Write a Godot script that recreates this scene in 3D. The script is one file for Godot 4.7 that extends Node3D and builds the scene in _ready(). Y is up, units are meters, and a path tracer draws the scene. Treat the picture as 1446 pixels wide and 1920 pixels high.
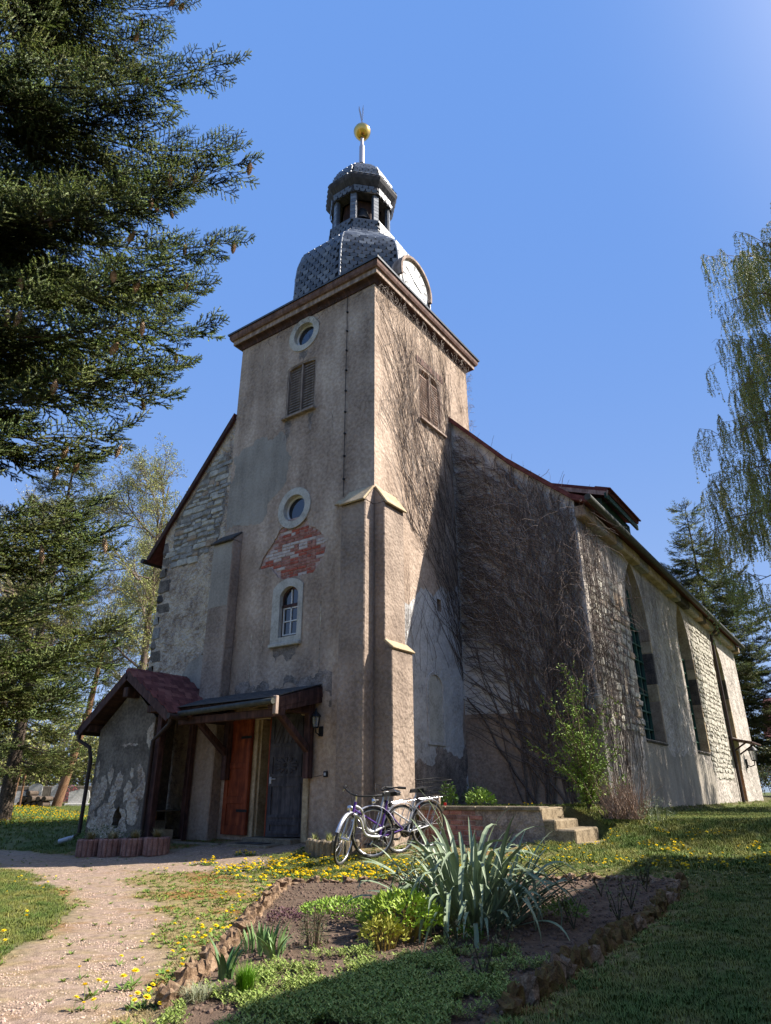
extends Node3D
# A village church seen from its south-west corner. x runs along the west front, -z runs along the nave, y is up, metres.

class MB:
	var v := PackedVector3Array()
	var n := PackedVector3Array()
	var c := PackedColorArray()
	var i := PackedInt32Array()
	var col := Color(1, 1, 1)
	func vert(p: Vector3, nn: Vector3) -> int:
		v.append(p)
		n.append(nn)
		c.append(col)
		return v.size() - 1
	func tri(a: Vector3, b: Vector3, d: Vector3) -> void:
		var nn := (b - a).cross(d - a).normalized()
		var k := v.size()
		v.append(a); v.append(b); v.append(d)
		n.append(nn); n.append(nn); n.append(nn)
		c.append(col); c.append(col); c.append(col)
		i.append(k); i.append(k + 2); i.append(k + 1)
	func quad(a: Vector3, b: Vector3, d: Vector3, e: Vector3) -> void:
		var nn := (b - a).cross(d - a)
		if nn.length_squared() < 1e-14:
			nn = (d - a).cross(e - a)
		nn = nn.normalized()
		var k := v.size()
		v.append(a); v.append(b); v.append(d); v.append(e)
		n.append(nn); n.append(nn); n.append(nn); n.append(nn)
		c.append(col); c.append(col); c.append(col); c.append(col)
		i.append(k); i.append(k + 2); i.append(k + 1)
		i.append(k); i.append(k + 3); i.append(k + 2)
	# a box with chamfered edges, size s, chamfer ch, placed by t
	func box(t: Transform3D, s: Vector3, ch := 0.0) -> void:
		var h := s * 0.5
		if ch <= 0.0:
			var q: Array[Vector3] = []
			for k in 8:
				q.append(t * Vector3(h.x * (1 if k & 1 else -1), h.y * (1 if k & 2 else -1), h.z * (1 if k & 4 else -1)))
			quad(q[4], q[5], q[7], q[6]); quad(q[1], q[0], q[2], q[3])
			quad(q[5], q[1], q[3], q[7]); quad(q[0], q[4], q[6], q[2])
			quad(q[6], q[7], q[3], q[2]); quad(q[0], q[1], q[5], q[4])
			return
		ch = minf(ch, minf(h.x, minf(h.y, h.z)) * 0.9)
		var g := h - Vector3(ch, ch, ch)
		for ax in 3:
			var b1 := (ax + 1) % 3
			var b2 := (ax + 2) % 3
			for s1 in [-1.0, 1.0]:
				var o := Vector3.ZERO
				o[ax] = s1 * h[ax]
				var u := Vector3.ZERO
				u[b1] = g[b1]
				var w := Vector3.ZERO
				w[b2] = g[b2]
				quado(t, o - u - w, o + u - w, o + u + w, o - u + w)
				for s2 in [-1.0, 1.0]:
					var p1 := Vector3.ZERO
					p1[b1] = s1 * h[b1]
					p1[b2] = s2 * g[b2]
					var p2 := Vector3.ZERO
					p2[b1] = s1 * g[b1]
					p2[b2] = s2 * h[b2]
					var e := Vector3.ZERO
					e[ax] = g[ax]
					quado(t, p1 - e, p1 + e, p2 + e, p2 - e)
		for sx in [-1.0, 1.0]:
			for sy in [-1.0, 1.0]:
				for sz in [-1.0, 1.0]:
					var a := t * Vector3(sx * h.x, sy * g.y, sz * g.z)
					var b := t * Vector3(sx * g.x, sy * h.y, sz * g.z)
					var d := t * Vector3(sx * g.x, sy * g.y, sz * h.z)
					if sx * sy * sz > 0:
						tri(a, b, d)
					else:
						tri(a, d, b)
	# a quad in the axes of t, turned to face away from the origin of t
	func quado(t: Transform3D, a: Vector3, b: Vector3, d: Vector3, e: Vector3) -> void:
		if (b - a).cross(d - a).dot(a + d) >= 0:
			quad(t * a, t * b, t * d, t * e)
		else:
			quad(t * e, t * d, t * b, t * a)
	func bx(x0: float, x1: float, y0: float, y1: float, z0: float, z1: float, ch := 0.0) -> void:
		box(Transform3D(Basis(), Vector3((x0 + x1) * 0.5, (y0 + y1) * 0.5, (z0 + z1) * 0.5)), Vector3(absf(x1 - x0), absf(y1 - y0), absf(z1 - z0)), ch)
	# a beam of section w x d from a to b; side = direction of w
	func beam(a: Vector3, b: Vector3, w: float, d: float, side: Vector3, ch := 0.0) -> void:
		var y := (b - a).normalized()
		var z := side.cross(y).normalized()
		var x := y.cross(z)
		box(Transform3D(Basis(x, y, z), (a + b) * 0.5), Vector3(w, (b - a).length(), d), ch)
	# a tube along pts with radii rr
	func tube(pts: PackedVector3Array, rr: PackedFloat32Array, sides := 6, cap := true) -> void:
		var m := pts.size()
		if m < 2:
			return
		var k0 := v.size()
		var t0 := (pts[1] - pts[0]).normalized()
		var ref := Vector3.UP if absf(t0.y) < 0.9 else Vector3.RIGHT
		var nx := t0.cross(ref).normalized()
		for j in m:
			var t: Vector3
			if j == 0:
				t = t0
			elif j == m - 1:
				t = (pts[j] - pts[j - 1]).normalized()
			else:
				t = (pts[j + 1] - pts[j - 1]).normalized()
			nx = (nx - t * nx.dot(t)).normalized()
			var ny := t.cross(nx)
			for s in sides:
				var a := TAU * s / sides
				var d := nx * cos(a) + ny * sin(a)
				v.append(pts[j] + d * rr[j])
				n.append(d)
				c.append(col)
		for j in m - 1:
			for s in sides:
				var a := k0 + j * sides + s
				var b := k0 + j * sides + (s + 1) % sides
				i.append(a); i.append(a + sides); i.append(b)
				i.append(b); i.append(a + sides); i.append(b + sides)
		if cap:
			for e in [0, m - 1]:
				var t := (pts[1] - pts[0]).normalized() if e == 0 else (pts[m - 1] - pts[m - 2]).normalized()
				if e == 0:
					t = -t
				var cc := vert(pts[e], t)
				var f := v.size()
				for s in sides:
					vert(v[k0 + e * sides + s], t)
				for s in sides:
					if e == 0:
						i.append(cc); i.append(f + s); i.append(f + (s + 1) % sides)
					else:
						i.append(cc); i.append(f + (s + 1) % sides); i.append(f + s)
	func rod(a: Vector3, b: Vector3, r: float, sides := 6, r2 := -1.0) -> void:
		tube(PackedVector3Array([a, b]), PackedFloat32Array([r, r if r2 < 0 else r2]), sides)
	# surface of revolution about +y through o; prof = (radius, height)
	func lathe(prof: PackedVector2Array, o: Vector3, sides := 24, smooth := true, phase := 0.0) -> void:
		var m := prof.size()
		if not smooth:
			for j in m - 1:
				for s in sides:
					var a := TAU * s / sides + phase
					var b := TAU * (s + 1) / sides + phase
					var p := o + Vector3(cos(a) * prof[j].x, prof[j].y, -sin(a) * prof[j].x)
					var q := o + Vector3(cos(b) * prof[j].x, prof[j].y, -sin(b) * prof[j].x)
					var p2 := o + Vector3(cos(a) * prof[j + 1].x, prof[j + 1].y, -sin(a) * prof[j + 1].x)
					var q2 := o + Vector3(cos(b) * prof[j + 1].x, prof[j + 1].y, -sin(b) * prof[j + 1].x)
					quad(p, q, q2, p2)
			return
		var k0 := v.size()
		for j in m:
			var d := (prof[mini(j + 1, m - 1)] - prof[maxi(j - 1, 0)]).normalized()
			for s in sides:
				var a := TAU * s / sides + phase
				v.append(o + Vector3(cos(a) * prof[j].x, prof[j].y, -sin(a) * prof[j].x))
				n.append(Vector3(cos(a) * d.y, -d.x, -sin(a) * d.y).normalized())
				c.append(col)
		for j in m - 1:
			for s in sides:
				var a := k0 + j * sides + s
				var b := k0 + j * sides + (s + 1) % sides
				i.append(a); i.append(a + sides); i.append(b)
				i.append(b); i.append(a + sides); i.append(b + sides)
	# polygon (counter-clockwise in the plane ex, ey) raised by d along its normal, with sides
	func slab(poly: PackedVector2Array, o: Vector3, ex: Vector3, ey: Vector3, d: float, back := false) -> void:
		if Geometry2D.is_polygon_clockwise(poly):
			poly = poly.duplicate()
			poly.reverse()
		var nz := ex.cross(ey).normalized()
		var tr := Geometry2D.triangulate_polygon(poly)
		var k := v.size()
		for p in poly:
			vert(o + ex * p.x + ey * p.y + nz * d, nz)
		for j in range(0, tr.size(), 3):
			var a := poly[tr[j]]
			var b := poly[tr[j + 1]]
			var e := poly[tr[j + 2]]
			if (b - a).cross(e - a) > 0:
				i.append(k + tr[j]); i.append(k + tr[j + 2]); i.append(k + tr[j + 1])
			else:
				i.append(k + tr[j]); i.append(k + tr[j + 1]); i.append(k + tr[j + 2])
		if back:
			k = v.size()
			for p in poly:
				vert(o + ex * p.x + ey * p.y, -nz)
			for j in range(0, tr.size(), 3):
				i.append(k + tr[j]); i.append(k + tr[j + 1]); i.append(k + tr[j + 2])
		for j in poly.size():
			var a := poly[j]
			var b := poly[(j + 1) % poly.size()]
			var pa := o + ex * a.x + ey * a.y
			var pb := o + ex * b.x + ey * b.y
			quad(pa, pb, pb + nz * d, pa + nz * d)
	# a wall face with holes; the reveals of the holes go back by depth
	func wall(outer: PackedVector2Array, holes: Array, o: Vector3, ex: Vector3, ey: Vector3, depth := 0.0) -> void:
		var nz := ex.cross(ey).normalized()
		var cuts: Array[float] = [-1000.0]
		var cs: Array[float] = []
		for h in holes:
			var lo := 1e9
			var hi := -1e9
			for p in h:
				lo = minf(lo, p.x)
				hi = maxf(hi, p.x)
			cs.append((lo + hi) * 0.5)
		cs.sort()
		for q in cs:
			if q - cuts[-1] > 0.02:
				cuts.append(q)
		cuts.append(1000.0)
		for s in cuts.size() - 1:
			var rect := PackedVector2Array([Vector2(cuts[s], -1000), Vector2(cuts[s + 1], -1000), Vector2(cuts[s + 1], 1000), Vector2(cuts[s], 1000)])
			var pieces: Array = Geometry2D.intersect_polygons(outer, rect)
			for h in holes:
				var nxt: Array = []
				for pc in pieces:
					nxt.append_array(Geometry2D.clip_polygons(pc, h))
				pieces = nxt
			for pc in pieces:
				var tr := Geometry2D.triangulate_polygon(pc)
				var k := v.size()
				for p in pc:
					vert(o + ex * p.x + ey * p.y, nz)
				for j in range(0, tr.size(), 3):
					var a: Vector2 = pc[tr[j]]
					var b: Vector2 = pc[tr[j + 1]]
					var e: Vector2 = pc[tr[j + 2]]
					if (b - a).cross(e - a) > 0:
						i.append(k + tr[j]); i.append(k + tr[j + 2]); i.append(k + tr[j + 1])
					else:
						i.append(k + tr[j]); i.append(k + tr[j + 1]); i.append(k + tr[j + 2])
		if depth > 0:
			for h in holes:
				reveal(h, o, ex, ey, depth)
	func reveal(hole: PackedVector2Array, o: Vector3, ex: Vector3, ey: Vector3, depth: float) -> void:
		var nz := ex.cross(ey).normalized()
		var h := hole.duplicate()
		if Geometry2D.is_polygon_clockwise(h):
			h.reverse()
		for j in h.size():
			var pa := o + ex * h[j].x + ey * h[j].y
			var pb := o + ex * h[(j + 1) % h.size()].x + ey * h[(j + 1) % h.size()].y
			quad(pb, pa, pa - nz * depth, pb - nz * depth)
	# a ring between two outlines with the same number of points
	func ring(outer: PackedVector2Array, inner: PackedVector2Array, o: Vector3, ex: Vector3, ey: Vector3, d: float, back := 0.0) -> void:
		var nz := ex.cross(ey).normalized()
		var m := outer.size()
		for j in m:
			var a := o + ex * outer[j].x + ey * outer[j].y
			var b := o + ex * outer[(j + 1) % m].x + ey * outer[(j + 1) % m].y
			var e := o + ex * inner[(j + 1) % m].x + ey * inner[(j + 1) % m].y
			var f := o + ex * inner[j].x + ey * inner[j].y
			quad(a + nz * d, b + nz * d, e + nz * d, f + nz * d)
			quad(a, b, b + nz * d, a + nz * d)
			quad(e - nz * back, f - nz * back, f + nz * d, e + nz * d)
	func mesh() -> ArrayMesh:
		var a := []
		a.resize(Mesh.ARRAY_MAX)
		a[Mesh.ARRAY_VERTEX] = v
		a[Mesh.ARRAY_NORMAL] = n
		a[Mesh.ARRAY_COLOR] = c
		a[Mesh.ARRAY_INDEX] = i
		var m := ArrayMesh.new()
		m.add_surface_from_arrays(Mesh.PRIMITIVE_TRIANGLES, a)
		return m

var rng := RandomNumberGenerator.new()
var M := {}
var taken := {}
const UPV := Vector3.UP
const CAM := Vector3(7.3112, 0.9006, 10.0)

func part(called: String, m, material, parent: Node, at := Transform3D()) -> MeshInstance3D:
	var o := MeshInstance3D.new()
	o.name = called
	o.mesh = m.mesh() if m is MB else m
	o.material_override = material
	o.transform = at
	parent.add_child(o, true)
	return o

func numbered(called: String) -> String:
	if not taken.has(called):
		taken[called] = 0
		return called
	taken[called] += 1
	return "%s_%03d" % [called, taken[called]]

func thing(called: String, label: String, category: String, at := Vector3.ZERO, turn := 0.0, group := "") -> Node3D:
	var o := Node3D.new()
	o.name = numbered(called)
	add_child(o)
	o.position = at
	o.rotation.y = turn
	tag(o, label, category, group)
	return o

func solo(called: String, m, material, label: String, category: String, at := Transform3D(), group := "") -> MeshInstance3D:
	var o := part(numbered(called), m, material, self, at)
	tag(o, label, category, group)
	return o

func tag(o: Node, label: String, category: String, group := "") -> void:
	o.set_meta("label", label)
	o.set_meta("category", category)
	if group != "":
		o.set_meta("group", group)

func struct(called: String, m, material) -> MeshInstance3D:
	var o := part(numbered(called), m, material, self)
	o.set_meta("kind", "structure")
	return o

func scatter(called: String, m, material, list: Array, cols: Array, parent: Node, kind := "") -> MultiMeshInstance3D:
	var mm := MultiMesh.new()
	mm.transform_format = MultiMesh.TRANSFORM_3D
	mm.use_colors = cols.size() > 0
	mm.mesh = m.mesh() if m is MB else m
	mm.instance_count = list.size()
	for k in list.size():
		mm.set_instance_transform(k, list[k])
		if cols.size() > 0:
			mm.set_instance_color(k, cols[k])
	var o := MultiMeshInstance3D.new()
	o.name = called if parent != self else numbered(called)
	o.multimesh = mm
	o.material_override = material
	parent.add_child(o, true)
	if kind != "":
		o.set_meta("kind", kind)
	return o

func R(a: float, b: float) -> float:
	return rng.randf_range(a, b)

func place(p: Vector3, yaw := 0.0, s := 1.0, pitch := 0.0, roll := 0.0) -> Transform3D:
	return Transform3D(Basis.from_euler(Vector3(pitch, yaw, roll)).scaled(Vector3(s, s, s)), p)

# ---------- textures and materials ----------
func noise_bytes(sd: int, size: int, freq: float, oct := 4, stretch := 1, kind := FastNoiseLite.TYPE_SIMPLEX_SMOOTH) -> PackedByteArray:
	var f := FastNoiseLite.new()
	f.seed = sd
	f.noise_type = kind
	f.frequency = freq
	f.fractal_octaves = oct
	var im: Image
	if stretch > 1:
		im = f.get_seamless_image(size, size / stretch)
		im.resize(size, size, Image.INTERPOLATE_CUBIC)
	else:
		im = f.get_seamless_image(size, size)
	im.convert(Image.FORMAT_L8)
	return im.get_data()

# layers: [seed, freq, octaves, weight, stretch, noise type]; stops: [position, colour (sRGB)]
func field(size: int, layers: Array) -> PackedByteArray:
	var acc := PackedFloat32Array()
	acc.resize(size * size)
	var total := 0.0
	for l in layers:
		var b := noise_bytes(l[0], size, l[1], l[2], l[4] if l.size() > 4 else 1, l[5] if l.size() > 5 else FastNoiseLite.TYPE_SIMPLEX_SMOOTH)
		var w: float = l[3] / 255.0
		total += l[3]
		for k in size * size:
			acc[k] += b[k] * w
	var out := PackedByteArray()
	out.resize(size * size)
	var q := 255.0 / total
	for k in size * size:
		out[k] = int(acc[k] * q)
	return out

func color_tex(b: PackedByteArray, size: int, stops: Array) -> ImageTexture:
	var g := Gradient.new()
	var off := PackedFloat32Array()
	var cl := PackedColorArray()
	for s in stops:
		off.append(s[0])
		cl.append(s[1])
	g.offsets = off
	g.colors = cl
	var lut := PackedByteArray()
	for k in 256:
		var q := g.sample(k / 255.0)
		lut.append(q.r8); lut.append(q.g8); lut.append(q.b8)
	var d := PackedByteArray()
	d.resize(size * size * 3)
	for k in size * size:
		var a := b[k] * 3
		d[3 * k] = lut[a]
		d[3 * k + 1] = lut[a + 1]
		d[3 * k + 2] = lut[a + 2]
	return ImageTexture.create_from_image(Image.create_from_data(size, size, false, Image.FORMAT_RGB8, d))

func bump_tex(b: PackedByteArray, size: int, strength: float) -> ImageTexture:
	var im := Image.create_from_data(size, size, false, Image.FORMAT_L8, b)
	im.bump_map_to_normal_map(strength)
	return ImageTexture.create_from_image(im)

func mat(called: String, color: Color, rough := 0.9, tex: Texture2D = null, scale := 1.0, nrm: Texture2D = null, nscale := 1.0, metal := 0.0) -> StandardMaterial3D:
	var m := StandardMaterial3D.new()
	m.resource_name = called
	m.albedo_color = color
	m.roughness = rough
	m.metallic = metal
	m.metallic_specular = 0.35
	m.cull_mode = BaseMaterial3D.CULL_DISABLED
	if tex != null or nrm != null:
		m.uv1_triplanar = true
		m.uv1_world_triplanar = true
		m.uv1_scale = Vector3(scale, scale, scale)
		m.uv1_triplanar_sharpness = 4.0
	if tex != null:
		m.albedo_texture = tex
	if nrm != null:
		m.normal_enabled = true
		m.normal_texture = nrm
		m.normal_scale = nscale
	M[called] = m
	return m

func vmat(called: String, rough := 0.8, tex: Texture2D = null, scale := 1.0, back := Color(0, 0, 0)) -> StandardMaterial3D:
	var m := mat(called, Color(1, 1, 1), rough, tex, scale)
	m.vertex_color_use_as_albedo = true
	if back != Color(0, 0, 0):
		m.backlight_enabled = true
		m.backlight = back
	return m

func S(r: float, g: float, b: float) -> Color:   # sRGB bytes
	return Color(r / 255.0, g / 255.0, b / 255.0)

func L(r: float, g: float, b: float) -> Color:   # linear reflectance to the sRGB that albedo_color wants
	return Color(r, g, b).linear_to_srgb()

func make_materials() -> void:
	var CELL := FastNoiseLite.TYPE_CELLULAR
	var big := 1024
	# roughcast render of the tower: coarse patches, rain streaks, grain
	var fa := field(big, [[1, 0.004, 4, 0.8], [2, 0.014, 4, 0.65, 6], [3, 0.07, 4, 0.75], [4, 0.3, 2, 0.55]])
	var fb := field(512, [[5, 0.06, 4, 1.0], [6, 0.2, 2, 0.7]])
	var rough_n := bump_tex(fb, 512, 5.0)
	mat("render_tower", Color(1, 1, 1), 0.95, color_tex(fa, big, [[0.25, S(126, 108, 93)], [0.42, S(158, 138, 120)], [0.55, S(178, 157, 138)], [0.72, S(202, 182, 161)]]), 0.125, rough_n, 0.35)
	mat("render_brown", Color(1, 1, 1), 0.95, color_tex(fa, big, [[0.25, S(118, 103, 91)], [0.5, S(154, 136, 120)], [0.75, S(180, 162, 145)]]), 0.14, rough_n, 0.45)
	mat("render_cement", Color(1, 1, 1), 0.93, color_tex(fa, big, [[0.25, S(128, 120, 109)], [0.5, S(154, 145, 132)], [0.75, S(170, 161, 147)]]), 0.17, rough_n, 0.2)
	var fc := field(big, [[11, 0.006, 5, 0.8], [12, 0.03, 4, 0.7], [13, 0.12, 3, 0.8], [14, 0.02, 3, 0.4, 4]])
	var old_n := bump_tex(field(512, [[15, 0.025, 5, 1.0], [16, 0.1, 3, 0.7]]), 512, 9.0)
	mat("render_old", Color(1, 1, 1), 0.97, color_tex(fc, big, [[0.25, S(106, 93, 82)], [0.38, S(148, 132, 116)], [0.5, S(180, 163, 143)], [0.7, S(206, 190, 166)]]), 0.2, old_n, 1.2)
	mat("render_pale", Color(1, 1, 1), 0.95, color_tex(fc, big, [[0.22, S(140, 136, 132)], [0.45, S(184, 180, 175)], [0.7, S(206, 202, 196)]]), 0.12, rough_n, 0.4)
	mat("render_south", Color(1, 1, 1), 0.95, color_tex(fc, big, [[0.25, S(122, 114, 106)], [0.42, S(156, 147, 137)], [0.55, S(178, 168, 157)], [0.75, S(200, 191, 180)]]), 0.13, old_n, 0.7)
	mat("damp", Color(1, 1, 1), 0.95, color_tex(fc, big, [[0.3, S(92, 84, 77)], [0.5, S(132, 120, 110)], [0.7, S(170, 156, 144)]]), 0.2, rough_n, 0.5)
	var ff := field(512, [[21, 0.01, 4, 0.8], [22, 0.06, 4, 0.8], [23, 0.25, 2, 0.4]])
	var fine_n := bump_tex(ff, 512, 4.0)
	mat("porch_dark", Color(1, 1, 1), 0.95, color_tex(ff, 512, [[0.3, S(88, 80, 70)], [0.5, S(112, 102, 90)], [0.7, S(134, 123, 108)]]), 0.35, rough_n, 0.9)
	mat("sandstone", Color(1, 1, 1), 0.9, color_tex(ff, 512, [[0.25, S(146, 126, 98)], [0.5, S(178, 158, 126)], [0.75, S(200, 182, 150)]]), 0.4, fine_n, 0.4)
	mat("sandstone_dark", Color(1, 1, 1), 0.9, color_tex(ff, 512, [[0.3, S(52, 48, 45)], [0.5, S(74, 68, 62)], [0.75, S(98, 90, 80)]]), 0.5, fine_n, 0.6)
	mat("quoin_brown", Color(1, 1, 1), 0.9, color_tex(ff, 512, [[0.3, S(78, 70, 62)], [0.5, S(106, 97, 87)], [0.75, S(134, 124, 112)]]), 0.5, fine_n, 0.6)
	mat("jamb_dark", Color(1, 1, 1), 0.9, color_tex(ff, 512, [[0.3, S(66, 60, 56)], [0.5, S(88, 80, 74)], [0.75, S(118, 108, 98)]]), 0.7, fine_n, 0.7)
	mat("stone_frame", Color(1, 1, 1), 0.9, color_tex(ff, 512, [[0.25, S(158, 152, 140)], [0.5, S(184, 178, 165)], [0.75, S(200, 195, 182)]]), 0.5, fine_n, 0.25)
	mat("limestone_a", Color(1, 1, 1), 0.95, color_tex(ff, 512, [[0.25, S(140, 134, 122)], [0.5, S(176, 170, 156)], [0.75, S(200, 194, 178)]]), 0.9, fine_n, 0.8)
	mat("limestone_b", Color(1, 1, 1), 0.95, color_tex(ff, 512, [[0.25, S(110, 106, 100)], [0.5, S(146, 142, 134)], [0.75, S(172, 166, 156)]]), 0.8, fine_n, 0.8)
	mat("limestone_c", Color(1, 1, 1), 0.95, color_tex(ff, 512, [[0.25, S(128, 110, 90)], [0.5, S(158, 138, 116)], [0.75, S(180, 160, 138)]]), 0.8, fine_n, 0.8)
	mat("mortar", Color(1, 1, 1), 0.97, color_tex(ff, 512, [[0.3, S(96, 90, 82)], [0.5, S(128, 120, 110)], [0.7, S(150, 142, 130)]]), 1.0, fine_n, 0.8)
	mat("brick_red", Color(1, 1, 1), 0.92, color_tex(ff, 512, [[0.25, S(142, 72, 56)], [0.5, S(168, 90, 72)], [0.75, S(190, 122, 104)]]), 1.2, fine_n, 0.5)
	mat("brick_dull", Color(1, 1, 1), 0.92, color_tex(ff, 512, [[0.25, S(132, 84, 72)], [0.5, S(162, 112, 98)], [0.75, S(190, 150, 136)]]), 1.2, fine_n, 0.5)
	mat("brick_limed", Color(1, 1, 1), 0.92, color_tex(ff, 512, [[0.25, S(170, 150, 140)], [0.5, S(196, 182, 172)], [0.75, S(208, 198, 190)]]), 1.2, fine_n, 0.5)
	mat("brick_joint", Color(1, 1, 1), 0.95, color_tex(ff, 512, [[0.3, S(150, 122, 112)], [0.6, S(190, 166, 154)]]), 1.2, fine_n, 0.5)
	for a in [["slate_a", 88, 93, 102], ["slate_b", 66, 71, 80], ["slate_c", 112, 117, 124]]:
		mat(a[0], Color(1, 1, 1), 0.42, color_tex(ff, 512, [[0.25, S(a[1] - 14, a[2] - 14, a[3] - 14)], [0.7, S(a[1] + 12, a[2] + 12, a[3] + 12)]]), 1.0, fine_n, 0.25)
		M[a[0]].metallic_specular = 0.5
	mat("slate_gap_shade", L(0.02, 0.022, 0.026), 0.7)  # near-black base under the slates paints the shadow lines between them
	for a in [["tile_a", 122, 72, 66], ["tile_b", 104, 60, 56], ["tile_c", 136, 86, 76]]:
		mat(a[0], Color(1, 1, 1), 0.85, color_tex(ff, 512, [[0.25, S(a[1] - 26, a[2] - 20, a[3] - 18)], [0.7, S(a[1] + 14, a[2] + 12, a[3] + 10)]]), 1.1, fine_n, 0.4)
	var fw := field(512, [[31, 0.02, 3, 0.6, 16], [32, 0.15, 3, 0.5, 16], [33, 0.01, 2, 0.4]])
	var wood_n := bump_tex(fw, 512, 3.0)
	mat("wood_dark", Color(1, 1, 1), 0.8, color_tex(fw, 512, [[0.3, S(46, 32, 28)], [0.5, S(66, 46, 40)], [0.7, S(86, 62, 52)]]), 0.8, wood_n, 0.5)
	mat("wood_maroon", Color(1, 1, 1), 0.75, color_tex(fw, 512, [[0.3, S(52, 36, 33)], [0.5, S(72, 50, 46)], [0.7, S(94, 68, 62)]]), 0.8, wood_n, 0.5)
	mat("wood_orange", Color(1, 1, 1), 0.6, color_tex(fw, 512, [[0.3, S(96, 42, 24)], [0.5, S(126, 58, 32)], [0.7, S(150, 76, 44)]]), 0.7, wood_n, 0.3)
	mat("wood_black", Color(1, 1, 1), 0.7, color_tex(fw, 512, [[0.3, S(48, 46, 50)], [0.5, S(66, 64, 68)], [0.7, S(88, 84, 86)]]), 0.8, wood_n, 0.6)
	mat("wood_grey", Color(1, 1, 1), 0.9, color_tex(fw, 512, [[0.3, S(112, 98, 86)], [0.5, S(140, 124, 110)], [0.7, S(166, 150, 134)]]), 0.8, wood_n, 0.6)
	mat("wood_slat", Color(1, 1, 1), 0.9, color_tex(fw, 512, [[0.3, S(104, 92, 84)], [0.5, S(132, 119, 109)], [0.7, S(156, 142, 131)]]), 0.8, wood_n, 0.6)
	mat("wood_cornice", Color(1, 1, 1), 0.85, color_tex(fw, 512, [[0.3, S(122, 104, 92)], [0.5, S(152, 132, 118)], [0.7, S(178, 158, 142)]]), 0.6, wood_n, 0.5)
	mat("wood_shutter", Color(1, 1, 1), 0.9, color_tex(fw, 512, [[0.3, S(136, 112, 98)], [0.5, S(164, 138, 122)], [0.7, S(186, 160, 144)]]), 0.8, wood_n, 0.6)
	mat("wood_fascia", Color(1, 1, 1), 0.85, color_tex(fw, 512, [[0.3, S(86, 64, 56)], [0.5, S(112, 86, 76)], [0.7, S(134, 106, 94)]]), 0.6, wood_n, 0.5)
	mat("wood_green", Color(1, 1, 1), 0.7, color_tex(fw, 512, [[0.3, S(30, 56, 46)], [0.5, S(42, 74, 60)], [0.7, S(56, 88, 74)]]), 0.8, wood_n, 0.4)
	mat("green_iron", L(0.04, 0.1, 0.07), 0.5)
	mat("white_paint", Color(1, 1, 1), 0.6, color_tex(ff, 512, [[0.25, S(190, 188, 182)], [0.7, S(222, 220, 214)]]), 1.0)
	mat("glass", L(0.01, 0.014, 0.022), 0.05)
	M["glass"].metallic_specular = 1.0
	mat("black_iron", L(0.015, 0.015, 0.016), 0.5)
	mat("lead", Color(1, 1, 1), 0.55, color_tex(ff, 512, [[0.25, S(70, 74, 76)], [0.7, S(112, 116, 116)]]), 1.5)
	mat("gutter_brown", Color(1, 1, 1), 0.5, color_tex(ff, 512, [[0.25, S(44, 34, 31)], [0.7, S(66, 54, 50)]]), 1.5)
	mat("gutter_green", Color(1, 1, 1), 0.6, color_tex(ff, 512, [[0.25, S(46, 48, 43)], [0.7, S(80, 80, 72)]]), 1.5)
	mat("felt", Color(1, 1, 1), 0.95, color_tex(ff, 512, [[0.25, S(58, 56, 56)], [0.7, S(92, 88, 84)]]), 1.0, fine_n, 0.6)
	mat("pvc", L(0.45, 0.47, 0.5), 0.5)
	mat("gold", L(0.75, 0.47, 0.13), 0.25, null, 1.0, null, 1.0, 0.95)
	mat("pole_grey", L(0.5, 0.46, 0.48), 0.4, null, 1.0, null, 1.0, 0.4)
	mat("clock_white", L(0.8, 0.79, 0.76), 0.6)
	mat("black_paint", L(0.02, 0.02, 0.022), 0.6)
	mat("concrete_pink", Color(1, 1, 1), 0.95, color_tex(ff, 512, [[0.25, S(104, 78, 70)], [0.5, S(138, 104, 94)], [0.75, S(160, 130, 118)]]), 1.2, fine_n, 0.8)
	mat("concrete_grey", Color(1, 1, 1), 0.95, color_tex(ff, 512, [[0.25, S(92, 82, 68)], [0.5, S(124, 112, 94)], [0.75, S(146, 134, 114)]]), 1.0, fine_n, 0.8)
	mat("concrete_step", Color(1, 1, 1), 0.95, color_tex(ff, 512, [[0.25, S(96, 84, 66)], [0.5, S(138, 122, 98)], [0.75, S(162, 147, 122)]]), 0.8, fine_n, 0.9)
	mat("rock", Color(1, 1, 1), 0.95, color_tex(ff, 512, [[0.25, S(70, 54, 41)], [0.45, S(114, 91, 70)], [0.6, S(144, 120, 96)], [0.8, S(176, 154, 128)]]), 2.0, fine_n, 1.2)
	mat("rock_moss", Color(1, 1, 1), 0.95, color_tex(ff, 512, [[0.25, S(70, 52, 34)], [0.5, S(106, 82, 50)], [0.7, S(110, 100, 52)]]), 2.0, fine_n, 1.2)
	mat("granite", Color(1, 1, 1), 0.6, color_tex(ff, 512, [[0.25, S(140, 138, 134)], [0.7, S(196, 194, 190)]]), 2.0)
	mat("granite_dark", Color(1, 1, 1), 0.4, color_tex(ff, 512, [[0.25, S(40, 40, 42)], [0.7, S(70, 70, 72)]]), 2.0)
	var fk := field(512, [[41, 0.03, 4, 1.0], [42, 0.12, 3, 0.7], [43, 0.02, 2, 0.5, 6]])
	var bark_n := bump_tex(fk, 512, 12.0)
	mat("bark", Color(1, 1, 1), 0.95, color_tex(fk, 512, [[0.25, S(50, 42, 36)], [0.5, S(88, 76, 66)], [0.75, S(126, 112, 98)]]), 1.5, bark_n, 1.0)
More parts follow.
